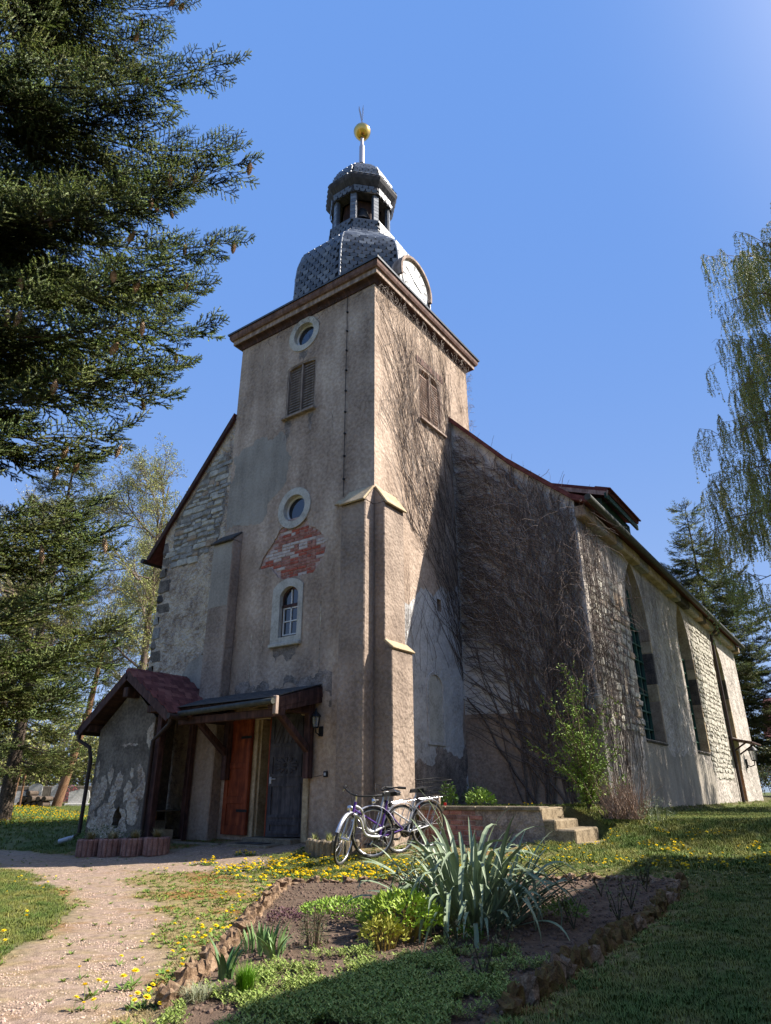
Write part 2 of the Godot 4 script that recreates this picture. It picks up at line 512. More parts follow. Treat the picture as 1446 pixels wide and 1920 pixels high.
	mat("bark_red", Color(1, 1, 1), 0.95, color_tex(fk, 512, [[0.25, S(78, 54, 40)], [0.5, S(128, 96, 72)], [0.75, S(160, 128, 100)]]), 1.5, bark_n, 1.0)
	mat("bark_birch", Color(1, 1, 1), 0.85, color_tex(fk, 512, [[0.2, S(50, 48, 46)], [0.36, S(190, 186, 180)], [0.75, S(220, 216, 210)]]), 1.0, bark_n, 0.3)
	mat("twig", Color(1, 1, 1), 0.95, color_tex(fk, 512, [[0.25, S(82, 68, 60)], [0.6, S(126, 110, 98)]]), 3.0)
	mat("vine", Color(1, 1, 1), 0.95, color_tex(fk, 512, [[0.3, S(116, 104, 96)], [0.5, S(152, 140, 130)], [0.7, S(188, 177, 166)]]), 2.0)
	mat("vine_dark", Color(1, 1, 1), 0.95, color_tex(fk, 512, [[0.3, S(72, 61, 55)], [0.5, S(100, 88, 81)], [0.7, S(132, 119, 110)]]), 2.0)
	var fg := field(big, [[51, 0.02, 4, 0.8], [52, 0.12, 3, 0.8], [53, 0.35, 2, 0.7]])
	var ground_n := bump_tex(fg, big, 8.0)
	var gt := color_tex(fg, big, [[0.2, S(150, 146, 140)], [0.45, S(214, 212, 208)], [0.7, S(255, 255, 250)]])
	var g := vmat("ground", 1.0, gt, 0.5)
	g.normal_enabled = true
	g.normal_texture = ground_n
	g.normal_scale = 1.0
	vmat("blade", 0.7, null, 1.0, Color(0.22, 0.28, 0.05))
	vmat("leaf", 0.55, null, 1.0, Color(0.16, 0.22, 0.03))
	vmat("needle", 0.6, null, 1.0, Color(0.36, 0.44, 0.1))
	vmat("plain", 0.85)
	vmat("pebble", 0.95)

# ---------- ground ----------
var gn := FastNoiseLite.new()
const BED := [Vector2(0.87, 3.04), Vector2(2.9, 1.85), Vector2(5.2, 1.35), Vector2(5.3, 3.9), Vector2(5.37, 6.1), Vector2(5.3, 7.6), Vector2(4.4, 8.0), Vector2(3.78, 7.13), Vector2(3.3, 6.34), Vector2(2.37, 5.15)]
const LAWN := [Vector2(-30, 3.7), Vector2(-4.8, 3.72), Vector2(-3.2, 4.0), Vector2(-0.86, 4.95), Vector2(0.27, 5.55), Vector2(0.93, 6.1), Vector2(1.43, 6.56), Vector2(1.77, 7.0), Vector2(1.7, 8.5), Vector2(1.0, 12.0), Vector2(-30, 14)]
const PATH_A := [Vector2(-5.1, 2.95), Vector2(-2.9, 3.45), Vector2(-1.2, 4.2), Vector2(0.1, 4.9), Vector2(0.95, 5.4), Vector2(1.45, 5.9), Vector2(2.0, 6.4), Vector2(2.55, 6.9), Vector2(3.1, 7.5), Vector2(3.6, 9.0), Vector2(4.6, 13)]
const PATH_C := [Vector2(-2.2, 0.5), Vector2(-2.3, 1.6), Vector2(-3.6, 2.4)]
const PATH_B := [Vector2(-1.2, 2.0), Vector2(-4.8, 2.9), Vector2(-8.0, 3.0), Vector2(-14.0, 2.2)]
var bed_poly := PackedVector2Array(BED)
var lawn_poly := PackedVector2Array(LAWN)

func gz(z: float) -> float:
	var zs := [0.0, 1.0, 2.0, 3.0, 5.0, 9.0]
	var ys := [0.1, 0.02, -0.1, -0.15, -0.18, -0.2]
	if z <= 0:
		return 0.1
	for k in 5:
		if z < zs[k + 1]:
			return lerpf(ys[k], ys[k + 1], (z - zs[k]) / (zs[k + 1] - zs[k]))
	return -0.2

func gy(x: float, z: float) -> float:
	var y := gz(z)
	if x > 0.15 and z < 0.4:
		var s := smoothstep(0.2, -2.6, z)
		var bank := lerpf(y, 0.47, s)
		if x < 2.68 and z < -0.85 or x < 3.46 and z < -1.93:
			var q := smoothstep(2.6, 3.45, x)
			return lerpf(0.69, bank, q)
		if x > 2.4 and x < 3.56 and z > -1.93 and z < -0.7:
			return 0.06
		if x > 2.4:
			return bank
	if x < -8.0:
		y += minf(0.4, 0.018 * (-x - 8.0))
	return y

func seg_dist(p: Vector2, line: Array) -> float:
	var d := 1e9
	for k in line.size() - 1:
		d = minf(d, p.distance_to(Geometry2D.get_closest_point_to_segment(p, line[k], line[k + 1])))
	return d

func in_bed(x: float, z: float) -> bool:
	return Geometry2D.is_point_in_polygon(Vector2(x, z), bed_poly)

# how much of the ground is gravel, lawn, moss
func gravel_at(x: float, z: float) -> float:
	var p := Vector2(x, z)
	var w := gn.get_noise_2d(x * 1.3, z * 1.3) * 0.45
	var a := seg_dist(p, PATH_A)
	var wa := 0.62 if x < -1.6 else lerpf(0.34, 0.62, clampf((z - 5.2) / 2.0, 0.0, 1.0))
	w *= 0.6
	var b := seg_dist(p, PATH_B)
	var m := maxf(smoothstep(wa + 0.22, wa - 0.18, a + w), smoothstep(0.95, 0.55, b + w))
	m = maxf(m, smoothstep(1.25, 0.9, seg_dist(p, PATH_C) + w))
	return m

func lawn_at(x: float, z: float) -> float:
	var w := gn.get_noise_2d(x * 1.1 + 40, z * 1.1) * 0.5
	var m := 0.0
	if Geometry2D.is_point_in_polygon(Vector2(x + w * 0.5, z + w * 0.5), lawn_poly):
		m = 1.0
	if x > 5.35:
		m = maxf(m, smoothstep(5.2, 5.7, x + w * 0.4))
	if z < 1.5 and x > 2.6:
		m = maxf(m, smoothstep(1.5, 0.4, z + w))
	if x < -5.8 and z < 2.2:
		m = 1.0
	if z > 0.7 and z < 2.9 and x > -1.9:
		m = maxf(m, smoothstep(-1.9, -0.9, x + w) * smoothstep(2.9, 2.3, z + w * 0.7) * 0.75)
	if x < -10.0 or z < -5.0:
		m = 1.0
	return m

func moss_at(x: float, z: float) -> float:
	var a := gn.get_noise_2d(x * 0.9 + 9, z * 1.6 + 70)
	return smoothstep(0.0, 0.3, a)

func ground_color(x: float, z: float) -> Color:
	var n1 := gn.get_noise_2d(x * 2.2 + 100, z * 2.2)
	var n2 := gn.get_noise_2d(x * 6.0 + 10, z * 6.0 + 55)
	var c := Color(0.36, 0.27, 0.14)                                      # dry grass
	c = c.lerp(Color(0.26, 0.24, 0.09), clampf(0.35 + n2 * 1.2, 0, 0.8))
	c = c.lerp(Color(0.29, 0.14, 0.035), moss_at(x, z) * clampf(0.65 + n1, 0, 1) * 0.85)
	var lw := lawn_at(x, z)
	var green := Color(0.095, 0.13, 0.028).lerp(Color(0.21, 0.2, 0.08), clampf(0.35 + n1 * 1.4 + n2 * 0.6, 0, 1))
	c = c.lerp(green, lw)
	var gr := gravel_at(x, z) * clampf(0.85 + n2 * 1.2, 0, 1)
	c = c.lerp(Color(0.47, 0.345, 0.275).lerp(Color(0.38, 0.275, 0.215), clampf(0.5 + n2, 0, 1)), gr)
	if in_bed(x, z):
		c = Color(0.13, 0.088, 0.062).lerp(Color(0.19, 0.132, 0.095), clampf(0.5 + n2, 0, 1))
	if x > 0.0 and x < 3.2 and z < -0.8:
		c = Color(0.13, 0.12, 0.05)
	return c

func axis_steps(lo: float, hi: float, fine: float, far: float) -> PackedFloat32Array:
	var out := PackedFloat32Array()
	var left: Array[float] = []
	var d := fine
	var x := lo
	while x > -far:
		d *= 1.22
		x -= d
		left.append(x)
	left.reverse()
	for q in left:
		out.append(q)
	x = lo
	while x < hi:
		out.append(x)
		x += fine
	d = fine
	while x < far:
		out.append(x)
		d *= 1.22
		x += d
	return out

func make_ground() -> void:
	gn.seed = 77
	gn.frequency = 0.7
	gn.fractal_octaves = 3
	var xs := axis_steps(-9.0, 9.5, 0.1, 900.0)
	var zs := axis_steps(-4.5, 9.0, 0.1, 900.0)
	var mb := MB.new()
	var nx := xs.size()
	for z in zs:
		for x in xs:
			mb.col = ground_color(x, z)
			var y := gy(x, z)
			if in_bed(x, z):
				y += 0.03 + gn.get_noise_2d(x * 5, z * 5) * 0.03
			else:
				y += gn.get_noise_2d(x * 3, z * 3) * 0.012
			mb.vert(Vector3(x, y, z), Vector3.UP)
	for b in zs.size() - 1:
		for a in nx - 1:
			var k := b * nx + a
			mb.i.append(k); mb.i.append(k + 1); mb.i.append(k + nx)
			mb.i.append(k + 1); mb.i.append(k + nx + 1); mb.i.append(k + nx)
	# normals
	for b in range(1, zs.size() - 1):
		for a in range(1, nx - 1):
			var k := b * nx + a
			mb.n[k] = (mb.v[k + nx] - mb.v[k - nx]).cross(mb.v[k + 1] - mb.v[k - 1]).normalized()
	struct("ground", mb, M.ground)

# ---------- church ----------
const TW := 4.47      # tower width along x (from -TW to 0)
const TD := 4.465     # tower depth along -z
const TH := 12.14     # tower wall height under the cornice
const NX := 2.993     # south wall of the nave
const NZ := -3.41     # west gable of the nave beside the tower
const FX := Vector3(1, 0, 0)
const FY := Vector3(0, 1, 0)
const SX := Vector3(0, 0, -1)   # on a south face "right" is -z
const E22 := 0.41421

func rect(x0: float, x1: float, y0: float, y1: float) -> PackedVector2Array:
	return PackedVector2Array([Vector2(x0, y0), Vector2(x1, y0), Vector2(x1, y1), Vector2(x0, y1)])

func disc(c: Vector2, rx: float, ry: float, m := 28) -> PackedVector2Array:
	var p := PackedVector2Array()
	for k in m:
		p.append(c + Vector2(cos(TAU * k / m) * rx, sin(TAU * k / m) * ry))
	return p

func seg_arch(x0: float, x1: float, y0: float, ys: float, yt: float, m := 10) -> PackedVector2Array:
	var p := PackedVector2Array([Vector2(x0, y0), Vector2(x1, y0)])
	var w := (x1 - x0) * 0.5
	var h := yt - ys
	var r := (w * w + h * h) / (2 * h)
	var a := asin(clampf(w / r, -1, 1))
	if h > w:
		a = PI - a
	for k in m + 1:
		var q := a - 2 * a * k / m
		p.append(Vector2((x0 + x1) * 0.5 + sin(q) * r, yt - r + cos(q) * r))
	return p

func pointed_arch(x0: float, x1: float, y0: float, ys: float, yt: float, m := 8) -> PackedVector2Array:
	var p := PackedVector2Array([Vector2(x0, y0), Vector2(x1, y0)])
	var w := (x1 - x0) * 0.5
	var h := yt - ys
	var r := (w * w + h * h) / (2 * w)
	var cx := (x0 + x1) * 0.5
	var amax := asin(clampf(h / r, -1, 1))
	for k in m + 1:
		var a := amax * k / m
		p.append(Vector2(x1 - r + cos(a) * r, ys + sin(a) * r))
	for k in range(m - 1, -1, -1):
		var a := amax * k / m
		p.append(Vector2(x0 + r - cos(a) * r, ys + sin(a) * r))
	return p

func wobble(p: PackedVector2Array, step: float, amp: float) -> PackedVector2Array:
	var out := PackedVector2Array()
	for k in p.size():
		var a := p[k]
		var b := p[(k + 1) % p.size()]
		var m := maxi(1, int((b - a).length() / step))
		for j in m:
			var q := a.lerp(b, float(j) / m)
			if j > 0:
				q += Vector2(R(-amp, amp), R(-amp, amp))
			out.append(q)
	return out

func rock_mesh(sd: int, rough := 0.12, flat := 0.0) -> ArrayMesh:
	# an irregular block in the unit cube -0.5..0.5
	var g := RandomNumberGenerator.new()
	g.seed = sd
	var mb := MB.new()
	mb.box(Transform3D(), Vector3.ONE, 0.13)
	var memo := {}
	for k in mb.v.size():
		var key := mb.v[k].snapped(Vector3(0.001, 0.001, 0.001))
		if not memo.has(key):
			memo[key] = Vector3(g.randf_range(-rough, rough), g.randf_range(-rough, rough), g.randf_range(-rough, rough) * (1.0 - flat))
		mb.v[k] += memo[key]
	for k in range(0, mb.i.size(), 3):
		var a := mb.i[k]
		var b := mb.i[k + 2]
		var d := mb.i[k + 1]
		var nn := (mb.v[b] - mb.v[a]).cross(mb.v[d] - mb.v[a]).normalized()
		mb.n[a] = nn
		mb.n[b] = nn
		mb.n[d] = nn
	return mb.mesh()

var rocks: Array = []

# a rough boulder in the unit cube: a coarse sphere pushed about by noise, with flat facets
func boulder_mesh(sd: int) -> ArrayMesh:
	var f := FastNoiseLite.new()
	f.seed = sd
	f.frequency = 1.3
	f.fractal_octaves = 3
	var rows := 7
	var cols := 10
	var p: Array = []
	for r in rows + 1:
		var line := PackedVector3Array()
		for c in cols:
			var a := PI * r / rows
			var b := TAU * c / cols
			var d := Vector3(sin(a) * cos(b), cos(a), sin(a) * sin(b))
			var q := d / pow(pow(absf(d.x), 4.0) + pow(absf(d.y), 4.0) + pow(absf(d.z), 4.0), 0.25)
			line.append(q * 0.46 * (1.0 + f.get_noise_3dv(d * 1.3) * 0.75))
		p.append(line)
	var mb := MB.new()
	for r in rows:
		for c in cols:
			var c2 := (c + 1) % cols
			if r > 0:
				mb.tri(p[r][c], p[r][c2], p[r + 1][c2])
			if r < rows - 1:
				mb.tri(p[r][c], p[r + 1][c2], p[r + 1][c])
	return mb.mesh()

func make_church() -> void:
	for k in 8:
		rocks.append(rock_mesh(300 + k, 0.1))
	var ch := thing("church", "grey rendered village church with square west tower, slate spire and gold ball", "church")
	church_walls(ch)
	church_front(ch)
	church_south(ch)
	church_roof(ch)
	church_spire(ch)

func fallen_render() -> PackedVector2Array:
	var g := RandomNumberGenerator.new()
	g.seed = 17
	var p := PackedVector2Array()
	var q := [[-2.6, 6.43], [-2.69, 6.317], [-2.8, 6.14], [-2.99, 5.96], [-3.13, 5.78], [-3.22, 5.57], [-2.83, 5.52], [-2.64, 5.31], [-2.45, 5.2], [-1.8, 5.2], [-1.6, 5.19], [-1.43, 5.34], [-1.32, 5.51], [-1.256, 5.68], [-1.31, 5.93], [-1.53, 6.17], [-1.78, 6.33], [-1.84, 6.5]]
	for k in q.size():
		var a := Vector2(q[k][0], q[k][1])
		var n: Array = q[(k + 1) % q.size()]
		var b := Vector2(n[0], n[1])
		for j in 4:
			var e := a.lerp(b, j / 4.0)
			if j > 0:
				e += Vector2(g.randf_range(-0.016, 0.016), g.randf_range(-0.016, 0.016))
			p.append(e)
	return p

func church_walls(ch: Node3D) -> void:
	# tower: west face
	var up_oc := disc(Vector2(-2.2, 11.62), 0.36, 0.36)
	var lo_oc := disc(Vector2(-2.22, 6.83), 0.35, 0.35)
	var louv := seg_arch(-2.7, -1.75, 9.3, 10.73, 10.79)
	var win := seg_arch(-2.52, -1.92, 3.88, 4.86, 5.04)
	var door := rect(-2.86, -1.58, 0.16, 2.32)
	var mb := MB.new()
	mb.wall(rect(-TW, 0, -0.3, TH), [up_oc, lo_oc, louv, win, door, fallen_render()], Vector3.ZERO, FX, FY)
	for h in [up_oc, lo_oc, louv, win, door]:
		mb.reveal(h, Vector3.ZERO, FX, FY, 0.34)
	mb.reveal(fallen_render(), Vector3.ZERO, FX, FY, 0.035)
	# tower: other faces
	var slouv := seg_arch(1.845, 2.957, 9.3, 10.85, 10.9)
	var lancet := seg_arch(1.86, 2.43, 1.86, 2.95, 3.2)
	var hole := rect(2.36, 2.54, 4.62, 4.9)
	mb.wall(rect(0, TD, -0.3, TH), [slouv, hole], Vector3.ZERO, SX, FY, 0.3)
	mb.wall(rect(0, TW, 5.0, TH), [], Vector3(0, 0, -TD), -FX, FY)
	mb.wall(rect(0, TD, 5.0, TH), [], Vector3(-TW, 0, -TD), -SX, FY)
	part("tower_wall", mb, M.render_tower, ch)
	# pale smooth coat on the lower south face, with a blind lancet and a putlog hole
	mb = MB.new()
	var pale := PackedVector2Array([Vector2(0.72, 0.3), Vector2(3.405, 0.3), Vector2(3.405, 5.5), Vector2(3.0, 5.2), Vector2(2.6, 5.3), Vector2(2.2, 4.9), Vector2(1.7, 5.0), Vector2(1.2, 4.5), Vector2(0.72, 4.6)])
	mb.wall(clamp_poly(ragged(pale, 0.16, 4), 0.71, 3.406), [lancet, hole], Vector3(0.006, 0, 0), SX, FY, 0.0)
	part("render_patch", mb, M.render_pale, ch)
	mb = MB.new()
	mb.wall(clamp_poly(ragged(PackedVector2Array([Vector2(0.72, 0.3), Vector2(3.4, 0.3), Vector2(3.4, 1.95), Vector2(3.0, 1.6), Vector2(2.5, 1.75), Vector2(1.9, 1.4), Vector2(1.4, 1.5), Vector2(0.72, 1.25)]), 0.3, 5), 0.715, 3.404), [], Vector3(0.009, 0, 0), SX, FY)
	part("damp_patch", mb, M.damp, ch)
	mb = MB.new()
	mb.ring(lancet_scaled(lancet, 0.06), lancet, Vector3(0.004, 0, 0), SX, FY, 0.03)
	var lf := part("blind_lancet", mb, M.render_pale, ch)
	mb = MB.new()
	mb.wall(lancet, [], Vector3(0.0065, 0, 0), SX, FY)
	part("infill", mb, M.stone_frame, lf)
	mb = MB.new()
	mb.wall(hole, [], Vector3(-0.295, 0, 0), SX, FY)
	part("putlog_hole", mb, M.mortar, ch)
	# north-west wing wall, flush with the tower front
	mb = MB.new()
	mb.wall(PackedVector2Array([Vector2(-6.79, -0.3), Vector2(-TW, -0.3), Vector2(-TW, 10.0), Vector2(-6.79, 7.25)]), [], Vector3.ZERO, FX, FY)
	mb.wall(rect(0, 22.45, -0.3, 7.2), [], Vector3(-6.79, 0, -22.45), -SX, FY)
	mb.wall(PackedVector2Array([Vector2(-NX, 0), Vector2(6.79, 0), Vector2(6.79, 7.2), Vector2(2.39, 12.4), Vector2(-NX, 6.9)]), [], Vector3(0, 0, -22.45), -FX, FY)
	part("gable_wall", mb, M.render_old, ch)
	# west gable of the nave beside the tower
	mb = MB.new()
	mb.wall(PackedVector2Array([Vector2(0, 2.5), Vector2(NX, 2.42), Vector2(NX, 6.9), Vector2(1.5, 8.25), Vector2(0, 9.95)]), [], Vector3(0, 0, NZ), FX, FY)
	part("nave_gable_wall", mb, M.render_pale, ch)
	mb = MB.new()
	mb.wall(PackedVector2Array([Vector2(0, -0.3), Vector2(NX, -0.3), Vector2(NX, 2.42), Vector2(0, 2.5)]), [], Vector3(0, 0, NZ), FX, FY)
	part("plinth_render", mb, M.render_brown, ch)
	# blocked window in the gable: a shallow pale panel and a round blind arch
	mb = MB.new()
	mb.slab(wobble(rect(0.72, 1.62, 2.46, 4.05), 0.3, 0.015), Vector3(0, 0, NZ), FX, FY, 0.012)
	part("blocked_window", mb, M.render_pale, ch)
	mb = MB.new()
	mb.ring(disc(Vector2(0.72, 5.75), 0.58, 0.55), disc(Vector2(0.72, 5.75), 0.5, 0.47), Vector3(0, 0, NZ), FX, FY, 0.03)
	part("blind_oculus", mb, M.render_brown, ch)
	# south wall
	mb = MB.new()
	var holes := [pointed_arch(6.42, 8.22, 2.04, 4.9, 6.5), pointed_arch(11.72, 13.4, 2.02, 4.9, 6.5), pointed_arch(17.1, 18.9, 2.75, 4.9, 6.45), rect(17.35, 18.65, 0.3, 2.3)]
	mb.wall(rect(-NZ, 22.45, -0.3, 6.9), holes, Vector3(NX, 0, 0), SX, FY)
	part("south_wall", mb, M.render_south, ch)
	# greyer render patch low on the south wall
	mb = MB.new()
	mb.slab(wobble(PackedVector2Array([Vector2(6.0, 0.3), Vector2(13.6, 0.3), Vector2(13.5, 1.5), Vector2(11.9, 1.9), Vector2(8.6, 1.75), Vector2(8.2, 2.0), Vector2(6.2, 1.95)]), 0.2, 0.06), Vector3(NX, 0, 0), SX, FY, 0.004)
	part("render_patch", mb, M.render_cement, ch)
	rng.seed = 5
	church_stones(ch)

func lancet_scaled(p: PackedVector2Array, d: float) -> PackedVector2Array:
	var out := PackedVector2Array()
	var lo := Vector2(1e9, 1e9)
	var hi := -lo
	for q in p:
		lo = lo.min(q)
		hi = hi.max(q)
	var c := (lo + hi) * 0.5
	for q in p:
		var e := q - c
		out.append(c + Vector2(e.x * (1 + 2 * d / (hi.x - lo.x)), e.y * (1 + 2 * d / (hi.y - lo.y))))
	return out

# rubble laid in courses on a plane; keep(x, y) says where
func rubble(called: String, parent: Node, x0: float, x1: float, y0: float, y1: float, hmin: float, hmax: float, o: Vector3, ex: Vector3, keep: Callable, mats: Array, as_stuff := false) -> int:
	var nz := ex.cross(FY)
	var count := 0
	var y := y0
	var bulk := MB.new()
	while y < y1:
		var h := R(hmin, hmax)
		var x := x0 + R(-0.15, 0.0)
		while x < x1:
			var w := R(h * 0.9, h * 2.7)
			var hh := h * R(0.7, 1.08)
			if keep.call(x + w * 0.5, y + h * 0.5):
				var t := Transform3D(Basis(ex * (w - 0.02), FY.rotated(nz, R(-0.1, 0.1)) * (hh - 0.015), nz * 0.1), o + ex * (x + w * 0.5) + FY * (y + h * 0.5 + R(-0.03, 0.03)) + nz * R(-0.036, -0.012))
				if as_stuff:
					var am: ArrayMesh = rocks[rng.randi() % rocks.size()]
					var ar := am.surface_get_arrays(0)
					var base := bulk.v.size()
					var vv: PackedVector3Array = ar[Mesh.ARRAY_VERTEX]
					var nn: PackedVector3Array = ar[Mesh.ARRAY_NORMAL]
					var nb := t.basis.inverse().transposed()
					for k in vv.size():
						bulk.v.append(t * vv[k])
						bulk.n.append((nb * nn[k]).normalized())
						bulk.c.append(Color(1, 1, 1))
					for k in ar[Mesh.ARRAY_INDEX]:
						bulk.i.append(base + k)
				else:
					part("stone", rocks[rng.randi() % rocks.size()], mats[rng.randi() % mats.size()], parent, t)
				count += 1
			x += w
		y += h
	if as_stuff:
		var b := part(called, bulk, mats[0], parent)
		b.set_meta("kind", "stuff")
	return count

func church_stones(ch: Node3D) -> void:
	# bare rubble under the verge of the north-west wall
	var mb := MB.new()
	var pat := PackedVector2Array([Vector2(-6.5, 6.35), Vector2(-5.9, 6.15), Vector2(-5.3, 6.35), Vector2(-4.75, 6.55), Vector2(-4.6, 7.2), Vector2(-4.58, 8.2), Vector2(-4.62, 8.85), Vector2(-5.0, 9.05), Vector2(-6.4, 7.55)])
	mb.slab(wobble(pat, 0.2, 0.04), Vector3.ZERO, FX, FY, 0.004)
	var bed := part("bare_masonry", mb, M.mortar, ch)
	var keep := func(x, y): return Geometry2D.is_point_in_polygon(Vector2(x, y), pat) and y < 9.868 + 1.174 * (x + 4.591) - 0.35
	rubble("stone", bed, -6.6, -4.6, 6.2, 9.0, 0.1, 0.2, Vector3.ZERO, FX, keep, [M.limestone_a, M.limestone_a, M.limestone_b, M.limestone_b, M.limestone_a, M.limestone_b, M.limestone_a, M.limestone_b, M.limestone_c])
	# quoins of the north-west corner
	var y := 0.35
	var k := 0
	while y < 6.9:
		var h := R(0.22, 0.42)
		var w := R(0.3, 0.62) if k % 2 == 0 else R(0.16, 0.3)
		var t := Transform3D(Basis(FX * w, FY * (h - 0.02), Vector3(0, 0, 0.4)), Vector3(-6.79 + w * 0.5 - 0.012, y + h * 0.5, -0.178))
		var q := part("quoin", rocks[k % 4], [M.sandstone_dark, M.quoin_brown, M.limestone_b, M.quoin_brown][rng.randi() % 4], ch, t)
		y += h
		k += 1
	# bare rubble on the south wall beside the first window and past the second
	mb = MB.new()
	var pa := PackedVector2Array([Vector2(3.5, 2.3), Vector2(5.2, 2.0), Vector2(6.35, 2.1), Vector2(6.35, 4.9), Vector2(6.0, 5.4), Vector2(4.8, 5.6), Vector2(3.8, 5.2)])
	mb.slab(wobble(pa, 0.2, 0.05), Vector3(NX, 0, 0), SX, FY, 0.004)
	var b2 := part("bare_masonry", mb, M.mortar, ch)
	var keep2 := func(x, yy): return Geometry2D.is_point_in_polygon(Vector2(x, yy), pa)
	rubble("stone", b2, 3.5, 6.3, 2.1, 5.5, 0.14, 0.26, Vector3(NX, 0, 0), SX, keep2, [M.limestone_a, M.limestone_a, M.limestone_a, M.limestone_a, M.render_old, M.limestone_b, M.limestone_a, M.limestone_c])
	mb = MB.new()
	var pb := PackedVector2Array([Vector2(13.55, 1.4), Vector2(16.9, 1.2), Vector2(16.9, 6.3), Vector2(13.9, 6.3), Vector2(13.55, 5.0)])
	mb.slab(wobble(pb, 0.25, 0.05), Vector3(NX, 0, 0), SX, FY, 0.004)
	var b3 := part("bare_masonry", mb, M.mortar, ch)
	var keep3 := func(x, yy): return Geometry2D.is_point_in_polygon(Vector2(x, yy), pb)
	rubble("rubble_facing", b3, 13.55, 16.7, 1.3, 6.2, 0.11, 0.2, Vector3(NX, 0, 0), SX, keep3, [M.limestone_a], true)
	# fallen render over the west front: bricks show
	var bp := fallen_render()
	mb = MB.new()
	mb.slab(rect(-3.4, -1.15, 5.05, 6.6), Vector3(0, 0, -0.05), FX, FY, 0.018)
	var bb := part("bare_brickwork", mb, M.brick_joint, ch)
	mb = MB.new()
	mb.box(Transform3D(), Vector3(0.24, 0.062, 0.02), 0.006)
	var brick := mb.mesh()
	mb = MB.new()
	mb.box(Transform3D(), Vector3(0.115, 0.062, 0.02), 0.006)
	var header := mb.mesh()
	var row := 0
	var yb := 5.2
	while yb < 6.55:
		var x := -3.3 + (0.0 if row % 2 == 0 else 0.125) + R(-0.01, 0.01)
		while x < -1.2:
			var hd := row % 4 == 1
			var w := 0.125 if hd else 0.25
			var c := Vector2(x + w * 0.5, yb + 0.037)
			if Geometry2D.is_point_in_polygon(c, bp) and Geometry2D.is_point_in_polygon(c + Vector2(w * 0.35, 0), bp) and Geometry2D.is_point_in_polygon(c - Vector2(w * 0.35, 0), bp) and c.distance_to(Vector2(-2.22, 6.83)) > 0.5:
				var band := absf(yb - 5.86 - 0.05 * (x + 2.2)) < 0.13
				var m: Material = M.brick_red
				var q := rng.randf()
				if band:
					m = M.brick_limed if q < 0.72 else M.brick_dull
				elif q < 0.5:
					m = M.brick_dull
				elif q < 0.6:
					m = M.brick_limed
				part("brick", header if hd else brick, m, bb, Transform3D(Basis.from_euler(Vector3(R(-0.03, 0.03), R(-0.02, 0.02), R(-0.015, 0.015))), Vector3(c.x, c.y, R(-0.034, -0.024))))
			x += w
		yb += 0.075
		row += 1
	# relieving arch of bricks on edge above the small window
	for j in 9:
		var a := lerpf(-0.42, 0.42, j / 8.0)
		part("brick", header, M.brick_dull if j % 3 else M.brick_limed, bb, Transform3D(Basis(Vector3(0, 0, 1), PI / 2 - a), Vector3(-2.22 + sin(a) * 1.0, 4.2 + cos(a) * 1.02, -0.028)))
	# smoother cement coats of later repairs
	mb = MB.new()
	mb.slab(clamp_poly(ragged(PackedVector2Array([Vector2(-4.46, 6.75), Vector2(-3.3, 6.7), Vector2(-2.7, 7.4), Vector2(-2.4, 8.2), Vector2(-2.8, 9.0), Vector2(-3.6, 9.05), Vector2(-4.46, 8.75)]), 0.22, 5), -4.465, -1.0), Vector3.ZERO, FX, FY, 0.003)
	part("render_patch", mb, M.render_cement, ch)
	# soot runs under the sills and lime runs down the front
	for q in [[-2.62, 3.72, 0.75, 0.32], [-2.7, 9.2, 0.2, 0.7], [-1.95, 9.2, 0.18, 0.5], [-2.35, 11.1, 0.3, 0.3]]:
		mb = MB.new()
		mb.wall(ragged(PackedVector2Array([Vector2(q[0], q[1]), Vector2(q[0] + q[2], q[1]), Vector2(q[0] + q[2] * 0.85, q[1] - q[3] * 0.6), Vector2(q[0] + q[2] * 0.55, q[1] - q[3]), Vector2(q[0] + q[2] * 0.3, q[1] - q[3] * 0.5), Vector2(q[0] + q[2] * 0.1, q[1] - q[3] * 0.9)]), 0.22, 4), [], Vector3(0, 0, 0.0035), FX, FY)
		part("soot_run", mb, M.damp, ch)
	for q in [[-1.35, 4.6, 1.7], [-3.3, 4.1, 1.2], [-2.95, 4.5, 0.9], [-1.2, 9.0, 0.8], [-3.6, 11.6, 0.7]]:
		mb = MB.new()
		mb.wall(ragged(PackedVector2Array([Vector2(q[0], q[1]), Vector2(q[0] + 0.03, q[1]), Vector2(q[0] + 0.022, q[1] - q[2]), Vector2(q[0] + 0.008, q[1] - q[2])]), 0.012, 5), [], Vector3(0, 0, 0.0045), FX, FY)
		part("lime_run", mb, M.render_old, ch)
	# soot and moss above the canopy of the door
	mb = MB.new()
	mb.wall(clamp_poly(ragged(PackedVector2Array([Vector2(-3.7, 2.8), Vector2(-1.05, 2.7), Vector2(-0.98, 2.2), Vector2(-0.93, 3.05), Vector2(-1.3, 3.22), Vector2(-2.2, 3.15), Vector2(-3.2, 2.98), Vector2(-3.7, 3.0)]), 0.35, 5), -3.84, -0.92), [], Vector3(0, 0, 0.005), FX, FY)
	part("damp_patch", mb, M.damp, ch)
	mb = MB.new()
	mb.wall(wobble(PackedVector2Array([Vector2(-5.6, 3.2), Vector2(-4.55, 3.0), Vector2(-4.55, 3.75), Vector2(-4.9, 3.85), Vector2(-5.3, 3.7)]), 0.12, 0.04), [], Vector3(0, 0, 0.005), FX, FY)
	part("render_patch", mb, M.render_cement, ch)

func clamp_poly(p: PackedVector2Array, lo: float, hi: float) -> PackedVector2Array:
	for k in p.size():
		p[k] = Vector2(clampf(p[k].x, lo, hi), p[k].y)
	return p

func buttress(ch: Node3D, b: MB, cap: MB, mt: Material) -> void:
	var o := part("buttress", b, mt, ch)
	part("coping", cap, M.sandstone, o)

